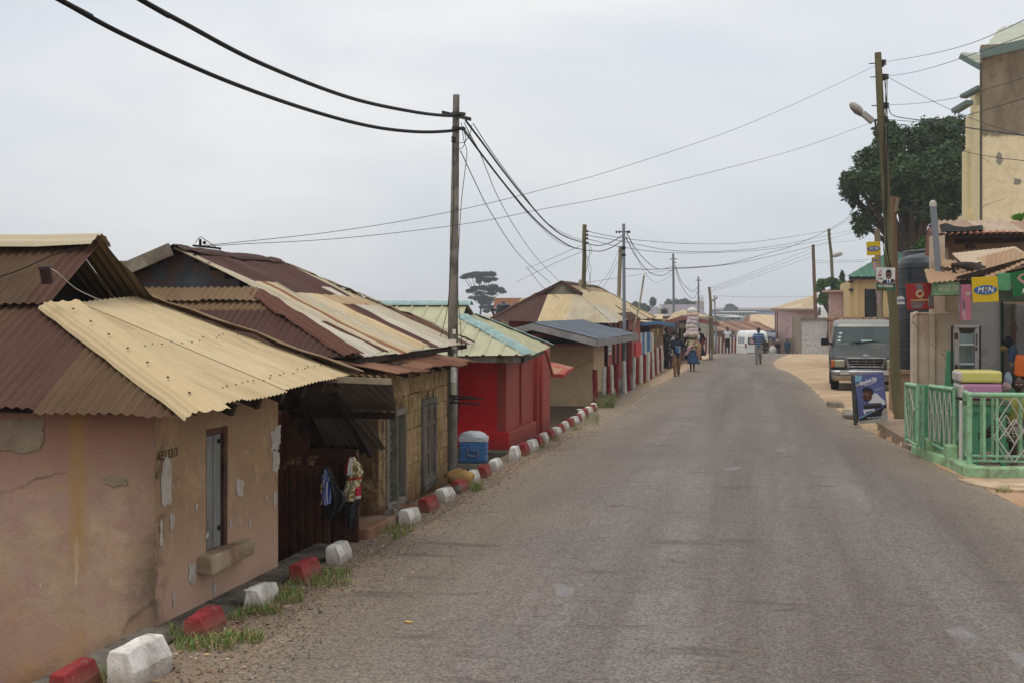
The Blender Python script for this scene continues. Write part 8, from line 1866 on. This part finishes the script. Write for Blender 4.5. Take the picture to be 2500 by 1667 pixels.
# ================================================================ POLES
PC=paint('pole concrete','857f74',.9,var=.35,vs=3,bump=.5,bs=30,dirt='3c3832',damt=.5,ds=4); PWD=paint('pole wood green','6a6448',.9,var=.25,vs=3,bump=.6,bs=14,bd=.03,dirt='4c4630',damt=.5,ds=2,streak=True); PWB=paint('pole wood brown','7a5c48',.9,var=.25,vs=5,bump=.5,bs=18,dirt='4a382c',damt=.5,streak=True); PWG=paint('pole wood grey','8a7f6a',.9,var=.3,vs=5,bump=.5,bs=18,dirt='4f4638',damt=.5,streak=True); PST=paint('pole steel','80848a',.6,var=.2,vs=3,metal=.2,dirt='5c5a56',damt=.4)
IRN=paint('iron','4a4844',.6,metal=.4,var=.3); INS=paint('insulator','2e2420',.35,spec=.6); WIR=paint('cable black','17171a',.6)
def pole(name,label,bot,topp,d,r0,r1,mat,wob=0,group='utility poles along the street',zb=None,n=10):
    b=at(*bot,d); tp=at(*topp,d); zb=b.z if zb is None else zb
    if zb<b.z: b=b+(b-tp)*((b.z-zb)/(tp.z-b.z))
    t_=thing(name,label,'pole',tuple(b),0,group); rs=random.Random(int(bot[0])); pts=[];rr=[]
    for k in range(n+1):
        q=b.lerp(tp,k/n)+Vector((rs.uniform(-wob,wob),rs.uniform(-wob,wob),0)); pts.append(q); rr.append((r0+(r1-r0)*k/n)*(1+rs.uniform(-.5,.5)*min(.16,wob*3)))
    pts=smooth_path(pts,3); rr=[rr[min(n,int(i/3))]*(1-(i%3)/3)+rr[min(n,int(i/3)+1)]*((i%3)/3) for i in range(len(pts))]
    mb=MB(); mb.tube(pts,rr,14); mb.build('pole_shaft',mat,t_); t_['u']=0; return t_,tp,b
def addp(par,name,mat,fn,**k): mb=MB(); fn(mb); return mb.build(name,mat,par,**k)
DN=17.7
np_,ntop,nbot=pole('concrete_pole','tall tapering concrete pole with torn posters, nearest pole beside the brick house',(1101,1165),(1114,232),DN,.086,.045,PC,zb=-.3)
def arm(mb): mb.beam(at(1079,275,DN-.1),at(1150,292,DN+.3),.012,.05); 
addp(np_,'crossarm',IRN,arm)
def clamp(mb):
    for y in (278,314): 
        p=at(1113,y,DN); mb.tube([p-Vector((0,0,.02)),p+Vector((0,0,.02))],.058,12); mb.beam(at(1117,y,DN-.05),at(1134,y+1,DN-.05),.05,.04); mb.ball(at(1133,y+1,DN-.05),.025,0,8,6)
addp(np_,'clamp',IRN,clamp)
def tape(mb):
    for y in (337,341,346,348): p=at(1110,y,DN); mb.tube([p+Vector((0,0,-.006)),p+Vector((.004,0,.006))],.054,12)
addp(np_,'wire_tie',WIR,tape)
STK=paint('paper stuck','e2ded4',.85,var=.1,vs=15,dirt='7a766c',damt=.35,ds=12); STK2=paint('paper stuck2','b0ab92',.85,var=.15,vs=12)
def wrapp(mb,x0,x1,y0,y1,mi=0,seed=0):
    # curved paper on the front of the shaft
    c0,c1=at((x0+x1)/2,y0,DN),at((x0+x1)/2,y1,DN); rs=random.Random(seed)
    cx=lambda py: at(1101+(1114-1101)*(1165-py)/933.,py,DN); rad=lambda py: .047+(.083-.045)*(py-232)/933.
    n=6; vs=[]
    for j in range(5):
        py=y0+(y1-y0)*j/4; c=cx(py); r=rad(py)+.004
        for i in range(n+1):
            px_=x0+(x1-x0)*i/n+rs.uniform(-1,1); o=(at(px_,py,DN).x-c.x); o=max(-r*.98,min(r*.98,o)); vs.append(Vector((c.x+o,c.y-math.sqrt(r*r-o*o),c.z)))
    mb.add(vs,[(j*(n+1)+i,j*(n+1)+i+1,(j+1)*(n+1)+i+1,(j+1)*(n+1)+i) for j in range(4) for i in range(n)],mi)
def papers(mb):
    wrapp(mb,1108,1116,804,816,0,1); wrapp(mb,1101,1116,828,852,0,2); wrapp(mb,1096,1101,862,892,0,3); wrapp(mb,1111,1116,862,882,0,4); wrapp(mb,1104,1116,895,932,0,5); wrapp(mb,1104,1116,932,966,1,6); wrapp(mb,1098,1112,880,887,0,7)
addp(np_,'stuck_paper',[STK,STK2],papers)
# big wooden pole on the right
DB=26.9
bp,btop,bbot=pole('wooden_pole','big knotty wooden pole with street lamp, in front of the van',(2195,1022),(2141,130),DB,.115,.068,PWD,wob=.03,zb=.0)
def brk(mb):
    for y,x in ((155,2146),(188,2149),(258,2152),(292,2153)):
        mb.tube([at(x-24,y+1,DB),at(x+14,y-1,DB)],.012,6); mb.tube([at(x+9,y-7,DB),at(x+9,y+9,DB)],.03,8); 
addp(bp,'insulator_pin',IRN,brk)
def inss(mb):
    for y,x in ((153,2158),(188,2164),(258,2165),(292,2163)):
        for dz in (-.04,0,.04): p=at(x,y,DB); mb.tube([p+Vector((0,0,dz-.012)),p+Vector((0,0,dz+.012))],.05,10)
addp(bp,'insulator',INS,inss)
LMP=paint('lamp shell','a09a92',.5,var=.15,vs=4)
def lamp(mb):
    a=at(2130,296,DB); b=at(2105,275,DB); c=at(2075,253,DB); dv_=(c-b)
    mb.beam(at(2131,298,DB),at(2106,277,DB),.13,.11); 
    up=Vector((0,0,1)); pts=[b,b.lerp(c,.2),b.lerp(c,.5),b.lerp(c,.8),c]; 
    mb.tube(pts,[.05,.075,.085,.075,.03],12)
addp(bp,'street_lamp',LMP,lamp)
def lampg(mb): b=at(2105,282,DB); c=at(2077,262,DB); mb.tube([b,b.lerp(c,.5),c],[.04,.065,.03],10)
addp(bp,'lamp_glass',paint('lamp glass','6a625a',.2),lampg)
addp(bp,'lamp_arm',IRN,lambda mb: (mb.tube([at(2128,294,DB),at(2139,296,DB),at(2146,290,DB)],.02,6),mb.beam(at(2136,294,DB-.1),at(2140,330,DB-.1),.03,.03)))
addp(bp,'down_wire',WIR,lambda mb: [mb.tube(smooth_path([at(2161+dx,190,DB-.1)]+[at(2163+dx+random.uniform(-5,4)+.02*k,190+k*70,DB-.15) for k in range(1,7)]+[at(2172+dx,660,DB-.12)],4),.008,5) for dx in (-2,2,5)])
t_,tp,_=pole('wooden_pole','reddish brown wooden pole just right of the big knotty one',(2188,1000),(2181,480),28.6,.085,.075,PWB,wob=.01,zb=.0)
addp(t_,'block',PWG,lambda mb:(mb.beam(at(2186,518,28.5),at(2192,484,28.5),.07,.06),mb.tube([at(2180,520,28.4),at(2196,512,28.4)],.012,6)))
pole('wooden_pole','thin pale wooden pole half hidden behind the left side of the big one',(2148,780),(2141,560),52,.11,.12,PWG,wob=.02,zb=1.8)
pole('wooden_pole','straight wooden pole with sagging wires left of the blue and white bus',(1992,785),(1985,598),98,.16,.12,PWB,wob=.01,zb=-.5)
t_,tp,_=pole('wooden_pole','leaning green pole with lamp in front of the blue and white bus',(2041,785),(2024,559),95,.15,.10,PWD,wob=.03,zb=-.5)
addp(t_,'street_lamp',LMP,lambda mb:(mb.tube(smooth_path([at(2031,640,95),at(2032,630,95),at(2036,626,95)],4),.03,6),mb.tube([at(2034,626,95),at(2040,624,95),at(2050,621,95),at(2056,619,95)],[.10,.16,.17,.08],10)))
addp(t_,'insulator',INS,lambda mb:[mb.tube([at(2025,y,95),at(2029,y,95)],.05,6) for y in (562,572,583,592,601)])
# left poles
t_,tp,_=pole('wooden_pole','mossy wooden pole spliced onto a grey stump behind the slate roofed house',(1424,775),(1427,549),44,.075,.07,PWD,wob=.012,zb=1.5)
addp(t_,'stump',PWG,lambda mb: mb.tube(smooth_path([at(1413,800,44.1),at(1415,740,44.1),at(1420,700,44.1),at(1424,686,44.1)],3),[.17-.003*k for k in range(10)],10))
addp(t_,'insulator',INS,lambda mb:[mb.tube([at(1429,y,44),at(1436,y,44)],.045,6) for y in (565,574,583,594)])
addp(t_,'loose_wire',WIR,lambda mb:[mb.tube(smooth_path([at(1432+dx,590,43.9)]+[at(1434+dx+random.uniform(-6,6),590+22*k,43.9) for k in range(1,8)],4),.006,4) for dx in (-2,2,5)])
DS=39.
t_,tp,_=pole('steel_pole','grey steel pole rising through the edge of the slate roof',(1525,950),(1522.5,547),DS,.058,.045,PST,zb=0)
addp(t_,'crossarm',IRN,lambda mb:(mb.beam(at(1509,566.5,DS),at(1538,567,DS),.04,.035),mb.tube([at(1528,582,DS),at(1531,582,DS)],.04,6)))
addp(t_,'insulator',INS,lambda mb:[mb.tube([at(x,564,DS),at(x,570,DS)],.03,6) for x in (1505,1512,1533,1537)])
addp(t_,'wire_tie',WIR,lambda mb:[mb.tube([at(1522.5,y,DS)-Vector((0,0,.02)),at(1522.5,y,DS)+Vector((0,0,.02))],.065,8) for y in (604,608,622,624)])
addp(t_,'roof_flashing',CONC,lambda mb: mb.tube([at(1522,808,DS),at(1522,815,DS)],.09,8))
pole('wooden_pole','plain brown wooden pole just left of the grey steel pole',(1511,725),(1515,602),60,.10,.09,PWG,wob=.01,zb=1.)
t_,tp,_=pole('steel_pole','grey pole with a small crossarm beside the blue stall',(1646,880),(1643.5,620),66,.075,.055,PST,zb=0)
addp(t_,'crossarm',IRN,lambda mb:(mb.beam(at(1635,633,66),at(1653,633,66),.05,.04),mb.beam(at(1646,642,66),at(1650,642,66),.06,.05),mb.beam(at(1646,650,66),at(1649,650,66),.06,.05)))
t_,tp,_=pole('steel_pole','grey pole with crossarm above the head load',(1706,862),(1705,676),88,.075,.06,PST,zb=0)
addp(t_,'crossarm',IRN,lambda mb: mb.beam(at(1698,685,88),at(1712,685,88),.06,.05))
pole('wooden_pole','rough wooden pole rising behind the red fascia',(1741,860),(1732,701),84,.13,.085,PWD,wob=.03,zb=0)
t_,tp,_=pole('lamp_pole','grey lamp pole right of the rough wooden pole',(1751,862),(1744,722),86,.06,.045,PST,zb=0)
addp(t_,'street_lamp',LMP,lambda mb:(mb.tube([at(1739,735,86),at(1744,731,86),at(1751,726,86)],[.07,.11,.07],8)))
mb=MB(); a,b=at(1543,815,45),at(1571,682,46.5); mb.tube(smooth_path([a,a.lerp(b,.5)+Vector((.05,0,0)),b,b+Vector((.03,0,.12))],4),[.035]*12+[.02],8) ; tag(mb.build('bamboo_stick',PWG),'slanting bamboo stick sticking up from the red walled house','stick')
# ================================================================ CABLES
GC='overhead cables and wires'
def cable(label,pts,r=.006,n=5,k=8,mat=None,jit=0):
    P_=[at(x,y,d) for x,y,d in pts]
    if jit: P_=[p+Vector((0,0,random.uniform(-jit,jit))) for p in P_]
    if 'right edge' in label: P_.append(P_[-1]+(P_[-1]-P_[-2]).normalized()*14)
    if 'from the top left' in label: P_.insert(0,P_[0]+(P_[0]-P_[1]).normalized()*9)
    mb=MB(); mb.tube(smooth_path(P_,k),r,n); return tag(mb.build('cable',mat or WIR),label,'cable',GC)
cable('thick upper cable from the top left to the concrete pole',[(240,-60,9.2),(340,-2,9.6),(450,58,10.2),(640,157,11.6),(850,238,13.8),(1000,272,15.8),(1090,283,17.3),(1130,280,17.7)],.021,8)
cable('thick lower cable from the top left to the concrete pole',[(30,-60,9.2),(145,0,9.6),(300,84,10.2),(540,193,11.6),(750,268,13.6),(900,308,15.2),(1010,322,16.5),(1090,321,17.4),(1132,313,17.7)],.021,8)
s_=[(1137,295,17.8),(1180,352,19.5),(1230,420,22),(1290,495,26),(1340,550,31),(1380,578,35),(1427,594,43.8)]
cable('thick black cable sagging from the concrete pole, uppermost of the bunch',s_,.016,6)
cable('thick black cable sagging from the concrete pole, lower of the bunch',[(1132,318,17.8),(1180,383,19.5),(1240,460,22.5),(1300,530,27),(1350,575,32),(1395,603,38),(1427,611,43.8)],.016,6)
cable('thin cable just above the bunch from the concrete pole',[(1155,302,18),(1210,385,21),(1270,465,25),(1330,540,31),(1380,572,37),(1427,590,43.8)],.007)
cable('thin cable between the two thick cables from the concrete pole',[(1133,300,17.8),(1175,375,19.5),(1250,475,24),(1310,545,29),(1370,595,37),(1427,612,43.8)],.006)
cable('continuation of the thick cable rising to the steel pole, upper',[(1427,594,43.8),(1460,600,42),(1490,593,40),(1519,576,39)],.014)
cable('continuation of the thick cable rising to the steel pole, lower',[(1427,611,43.8),(1465,614,42),(1495,604,40),(1519,588,39)],.014)
cable('wire falling from the concrete pole to the patchwork roof, steeper',[(1124,368,17.7),(1160,445,20),(1200,522,24),(1270,625,31),(1345,692,41)],.007)
cable('wavy wire falling from the concrete pole to the patchwork roof',[(1132,310,17.7),(1165,360,19),(1190,420,21),(1215,480,23),(1260,560,28),(1310,630,34),(1368,690,41)],.006)
cable('wire drooping across the far roof front',[(1285,652,34),(1330,705,38),(1380,735,42),(1418,737,44)],.007)
cable('long upper wire crossing from the big wooden pole to the brick house ridge',[(2140,160,26.9),(1960,245,25),(1770,325,23),(1500,415,20.5),(1330,462,18.5),(1180,500,17),(1000,537,16),(800,568,15),(600,590,14.3),(476,602,13.9)],.0035)
cable('long lower wire crossing from the big wooden pole to the brick house ridge',[(2150,292,26.9),(1960,360,25),(1770,412,23),(1500,478,20.5),(1330,510,18.5),(1180,540,17),(1000,565,16),(800,585,15),(600,596,14.3),(476,603,13.9)],.0035)
for i,(pts,r) in enumerate([
 ([(2158,152,26.9),(2260,135,20),(2360,110,16),(2440,78,13),(2520,40,10)],.004),
 ([(2166,187,26.9),(2230,177,22),(2300,158,18),(2400,125,14.5),(2520,80,12)],.004),
 ([(2166,257,26.9),(2240,253,23),(2330,240,19),(2420,215,16),(2520,185,13)],.004),
 ([(2168,260,26.9),(2182,283,26),(2260,296,22),(2360,312,18),(2520,334,14)],.009),
 ([(2165,292,26.9),(2240,297,24),(2340,286,20),(2430,262,17),(2520,235,14)],.006),
 ([(2168,189,26.9),(2240,228,25),(2320,268,23),(2400,300,20),(2520,338,16)],.005),
 ([(2175,296,26.9),(2240,330,25),(2340,366,22),(2430,385,19),(2520,395,16)],.005)]):
    nm=['top','second','third','thick fourth','fifth','crossing diagonal','lowest diagonal'][i]; cable('%s wire running from the big wooden pole to the right edge'%nm,pts,r,k=6)
for i,pts in enumerate([[(1433,565,44),(1480,575,50),(1560,587,55),(1700,596,62),(1850,590,70),(2025,563,95)],
 [(1433,575,44),(1520,590,52),(1640,612,58),(1760,614,65),(1900,600,75),(2025,574,95)],
 [(1433,584,44),(1520,604,52),(1640,618,58),(1780,616,66),(1900,606,78),(2025,584,95)]]): cable('long faint wire between the mossy pole and the leaning green pole, number %s from top'%['one','two','three'][i],pts,.011)
cable('straight wire leaving the steel pole toward the right',[(1527,657,39),(1600,658,55),(1700,654,65),(1800,643,75),(1900,622,85),(2025,592,95)],.014)
cable('darkest wire climbing from the small crossarm pole to the leaning green pole',[(1646,654,66),(1710,652,72),(1780,644,78),(1870,620,86),(1950,595,90),(2060,540,98),(2140,470,105)],.016)
for i,pts in enumerate([[(1530,570,39),(1550,605,45),(1580,640,52),(1610,658,60),(1645,650,66)],[(1529,583,39),(1555,630,46),(1590,668,54),(1620,672,60),(1645,657,66)],[(1535,580,39),(1570,660,50),(1600,690,56),(1630,678,62),(1644,665,66)]]): cable('cable looping from the steel pole to the next pole, %s'%['tightest loop','middle loop','lowest faint loop'][i],pts,[.014,.014,.006][i])
for i,pts in enumerate([[(1649,655,66),(1660,690,72),(1680,722,80),(1695,728,85),(1705,708,88)],[(1649,650,66),(1665,690,74),(1690,712,83),(1705,700,88)]]): cable('cable looping on to the pole above the head load, %s'%['lower','upper'][i],pts,.014)
for i in range(3): cable('faint wire fanning from the far wooden pole to the right, %s'%['highest','middle','lowest'][i],[(1734,704+i*5,84),(1800,680+i*6,86),(1880,648+i*8,90),(1985,606+i*10,98)],.009)
cable('thin wire crossing above the pink house',[(1745,723,86),(1850,726,90),(1983,724,98)],.008)
cable('upper wire between the two far right poles',[(1988,636,98),(2030,638,96),(2120,634,90)],.010); cable('lower wire between the two far right poles',[(1988,642,98),(2030,642,96),(2110,639,90)],.010)
for i,pts in enumerate([[(2029,562,95),(2080,535,90),(2150,500,30)],[(2029,573,95),(2090,560,80),(2150,515,30)],[(2029,584,95),(2100,560,70),(2170,505,29)],[(2029,593,95),(2100,585,70),(2160,520,29)]]): cable('wire from the leaning green pole up to the big wooden pole, %s'%['first','second','third','fourth'][i],pts,.007)
for i,pts in enumerate([[(2194,495,28.5),(2280,515,27),(2350,528,26.5)],[(2194,500,28.5),(2240,520,27),(2300,541,25)],[(2194,512,28.5),(2250,520,27),(2310,540,25)]]): cable('wire from the reddish pole to the upper house, %s'%['top','middle','bottom'][i],pts,.006)
for i,pts in enumerate([[(1290,655,60),(1350,630,52),(1420,600,44.5)],[(1260,690,60),(1340,650,52),(1420,615,44.5)]]): cable('faint wire slanting from the left up to the mossy pole, %s'%['upper','lower'][i],pts,.008)
for i,pts in enumerate([[(1510,612,60),(1490,660,55),(1460,700,50)],[(1512,630,60),(1495,665,55),(1470,705,50)],[(1436,690,50),(1520,677,56),(1600,665,60),(1645,660,66)]]): cable('slack wire over the patchwork roof ridge, %s'%['left','right','nearly level'][i],pts,.007)
for i,(x,pts) in enumerate([(0,[(1126,300,17.6),(1133,345,17.6),(1140,372,17.6),(1135,420,17.6),(1126,500,17.6),(1118,640,17.6),(1116,700,17.6),(1124,790,17.6),(1128,860,17.6)]),(1,[(1106,345,17.6),(1108,420,17.6),(1107,520,17.6),(1100,650,17.6),(1095,760,17.6),(1097,850,17.6)]),(2,[(1120,350,17.6),(1136,346,17.6),(1148,325,17.6),(1152,305,17.6)]),(3,[(1118,365,17.6),(1130,360,17.6),(1137,340,17.6),(1132,318,17.6)]),(4,[(1098,680,17.6),(1094,740,17.6),(1082,800,17.6),(1062,860,17.4)])]): cable('slack wire hanging down the concrete pole, %s'%['longest on its right side','down its left side','small upper loop','small lower loop','spreading to the left'][i],pts,.005)
# ================================================================ TREES
def leafmat(name,c1,c2):
    m,t,b=newmat(name); a_=nd(t,'Attribute',attribute_name='Col'); t.links.new(a_.outputs[0],b.inputs['Base Color']); b.inputs['Roughness'].default_value=.6; b.inputs['Specular IOR Level'].default_value=.25; return m
LEAF=leafmat('leaves',0,0); BARK=paint('bark','4a3e32',.95,var=.3,vs=5,bump=.7,bs=12)
def crown(blobs,n,size,c1,c2,seed=1,shell=.55,droop=.3,asp=2.4):
    mb=MB(); rs=random.Random(seed); tot=sum(b[3]**2 for b in blobs); c1,c2=s2l(c1),s2l(c2)
    for bx,by,bz,br,sz in [(b+(1,))[:5] if len(b)==4 else b for b in blobs]:
        for _ in range(int(n*br*br/tot)):
            d=Vector((rs.gauss(0,1),rs.gauss(0,1),rs.gauss(0,1))).normalized(); q=br*(shell+(1-shell)*rs.random()**.6)*(1+.38*mnoise.noise(d*2.6+Vector((bx,by,bz))))
            p=Vector((bx,by,bz))+Vector((d.x*q,d.y*q,d.z*q*sz))
            if mnoise.noise(p*(1.1/ max(.3,br))*1.7)<-.28: continue
            l=size*rs.uniform(.6,1.4); w_=l/asp
            u=Vector((rs.gauss(0,1)+d.x*.6,rs.gauss(0,1)+d.y*.6,rs.gauss(0,1)*.6-droop)).normalized(); v=u.cross(Vector((rs.gauss(0,1),rs.gauss(0,1),rs.gauss(0,1)))).normalized()
            g=.45*rs.random()+.55*max(0,min(1,.5+1.1*mnoise.noise(p*(.9/max(.25,br**.5))))); cc=tuple(a*(1-g)+b*g for a,b in zip(c1,c2))+(0,)
            mb.add([p-u*l/2,p+v*w_/2,p+u*l/2,p-v*w_/2],[(0,1,2,3)],0,cc)
    return mb
def tree(label,base,blobs,n,size,c1,c2,seed=1,name='broadleaf_tree',trunk=.25,limbs=True,**k):
    t_=thing(name,label,'tree',tuple(base)); base=Vector(base)
    mb=MB(); top=Vector((sum(b[0] for b in blobs)/len(blobs),sum(b[1] for b in blobs)/len(blobs),sum(b[2] for b in blobs)/len(blobs)))
    mid=base.lerp(top,.55); mb.tube(smooth_path([base,base.lerp(mid,.5)+Vector((trunk*.3,0,0)),mid],4),[trunk*(1-.05*i) for i in range(9)],10)
    if limbs:
        for b in blobs: c=Vector(b[:3]); mb.tube(smooth_path([mid,mid.lerp(c,.5)+Vector((0,0,-.1*b[3])),c],4),[trunk*.55*(1-.1*i)+.01 for i in range(9)],6)
    mb.build('trunk',BARK,t_); crown(blobs,n,size,c1,c2,seed,**k).build('crown',LEAF,t_); return t_
def B(px,py,d,rpx,sz=1): 
    p=at(px,py,d); return (p.x,p.y,p.z,rpx*d/F,sz)
D=62
tree('large dark green mango tree behind the big wooden pole and yellow building',at(2235,700,D)-Vector((0,0,3)),
 [B(2200,365,D,68,.9),B(2280,340,D+1,62,.85),B(2335,330,D+2,48),B(2130,395,D,45,.85),B(2085,440,D-1,36,.8),B(2075,465,D,26),B(2150,450,D-1.5,55,.8),B(2230,430,D-2,70,.8),B(2310,420,D-1,66),B(2340,500,D,55),B(2260,500,D-1,55,.75),B(2190,495,D-1,40,.7),B(2105,545,D,30,1.1),B(2125,520,D+1,24),B(2085,490,D,14,1.5),B(2145,495,D,30,.8),B(2330,560,D,30,1.2),B(2300,545,D+1,35,1.0),B(2370,420,D+2,50),B(2165,320,D+1,34,.7)],
 52000,.22,'20301a','4d6432',seed=3,name='mango_tree',trunk=.4,shell=.35,limbs=True)
tree('small bright green crown just showing above the black tank',at(2250,640,50)-Vector((0,0,3)),[B(2245,610,50,16),B(2265,600,51,22),B(2232,622,50,9)],2600,.22,'2c4a1e','567a34',seed=4,trunk=.1)
# umbrella tree far left
D=260
tree('tall flat layered tree alone on the skyline right of the concrete pole',at(1168,790,D),[B(1150,673,D,18.2,0.3),B(1168,671,D,18.2,0.36),B(1186,670,D,13.0,0.38),B(1200,670,D,10.4,0.58),B(1133,678,D,9.1,0.33),B(1140,675,D,10.4,0.33),B(1207,682,D,7.8,0.48),B(1190,684,D,11.7,0.48),B(1175,682,D,11.7,0.38),B(1218,708,D,13.0,0.38),B(1205,700,D,11.7,0.43),B(1228,713,D,7.8,0.38),B(1195,706,D,13.0,0.38),B(1180,703,D,11.7,0.38),B(1160,704,D,10.4,0.38),B(1148,711,D,10.4,0.36),B(1170,716,D,10.4,0.33),B(1200,717,D,11.7,0.33),B(1165,729,D,11.7,0.33),B(1150,727,D,6.5,0.33),B(1182,727,D,10.4,0.38),B(1198,731,D,11.7,0.43),B(1190,740,D,10.4,0.43),B(1180,750,D,9.1,0.43),B(1196,750,D,9.1,0.48),B(1205,757,D,6.5,0.48),B(1188,760,D,7.8,0.48),B(1168,688,D,6.5,0.68)],
 42000,.55,'16221a','2c3c2a',seed=7,name='umbrella_tree',trunk=.25,shell=.0)
D=90
tree('papaya like tree behind the leaning green pole, with the tiny yellow sign',at(2022,770,D)-Vector((0,0,2)),[B(2010,692,D,16,.6),B(2030,688,D,15,.6),B(2045,697,D,14,.7),B(2060,700,D,12),B(2000,705,D,10,.7),B(2015,725,D,14,.9),B(2035,720,D,14,.9),B(2055,712,D,12),B(2005,735,D,9)],5200,.34,'2f4a22','5f7c3c',seed=8,trunk=.22,shell=.2)
tree('thin dark spiky tree behind the small pinkish wall',at(2056,715,97)-Vector((0,0,2)),[B(2056,680,97,6,2.8),B(2055,695,97,9,1)],900,.3,'26341f','3c4c2c',seed=9,name='conifer',trunk=.08,limbs=False)
def far(label,px,py,r,d,n=900,s_=.9,sz=.8,extra=(),name='hazy_tree'): return tree(label,at(px,py+r,d)-Vector((0,0,4)),[B(px,py,d,r,sz)]+[B(*e) for e in extra],n,s_,'24361f','46593a',seed=int(px),name=name,trunk=.4,shell=.2)
far('hazy round tree standing on the skyline above the long blue building',1783,752,10,500,2200,1.5,.8,[(1792,757,500,8),(1775,758,500,7)])
far('hazy dome of dark trees behind the mauve roof',1670,742,20,340,2600,1.2,.5,[(1650,745,340,14),(1690,746,340,14,.6),(1632,742,340,9)])
far('slim hazy cypress shaped tree left of the mauve roof tank',1594,738,6,300,900,.9,1.7,name='cypress')
far('hazy bushy trees at the left end of the mauve roof',1567,752,14,300,1500,1.0,.7,[(1555,755,300,10),(1580,756,300,9)])
far('small hazy palm shaped tree at the patchwork roof edge',1551,743,6,300,500,.9,.6,name='palm')
far('hazy shrubs below the pale hazy buildings',1772,779,10,350,1300,1.0,.5,[(1795,780,350,9,.6),(1760,781,350,7,.6)])
# papaya leaf peeking over the upper roof
mb=MB(); c0=at(2500,532,30)
for k in range(9):
    a=R(100+20*k); e=c0+Vector((math.cos(a)*.32,.05*k-.2,math.sin(a)*.1+.02)); u=(e-c0); v=u.cross(Vector((0,1,.3))).normalized()*.035
    mb.add([c0,c0+u*.6+v,e,c0+u*.6-v],[(0,1,2,3)],0,tuple(s2l('4f8a2c'))+(0,))
tag(mb.build('papaya_leaves',LEAF),'bright green leaves peeping over the upper roof at the right edge','plant')
# ================================================================ haze
mb=MB(); mb.box((-1450,-400,-9.5),(1450,1450,26)); m=bpy.data.materials.new('haze'); m.use_nodes=True; t=m.node_tree; t.nodes.clear(); o_=t.nodes.new('ShaderNodeOutputMaterial'); pv_=t.nodes.new('ShaderNodeVolumePrincipled'); pv_.inputs['Color'].default_value=(.93,.95,1,1); pv_.inputs['Density'].default_value=.0007; pv_.inputs['Anisotropy'].default_value=.0; t.links.new(pv_.outputs[0],o_.inputs['Volume'])
hz=mb.build('haze',m); tag(hz,kind='stuff'); hz['label']='thin grey haze over the far rooftops'
sc.cycles.volume_max_steps=64
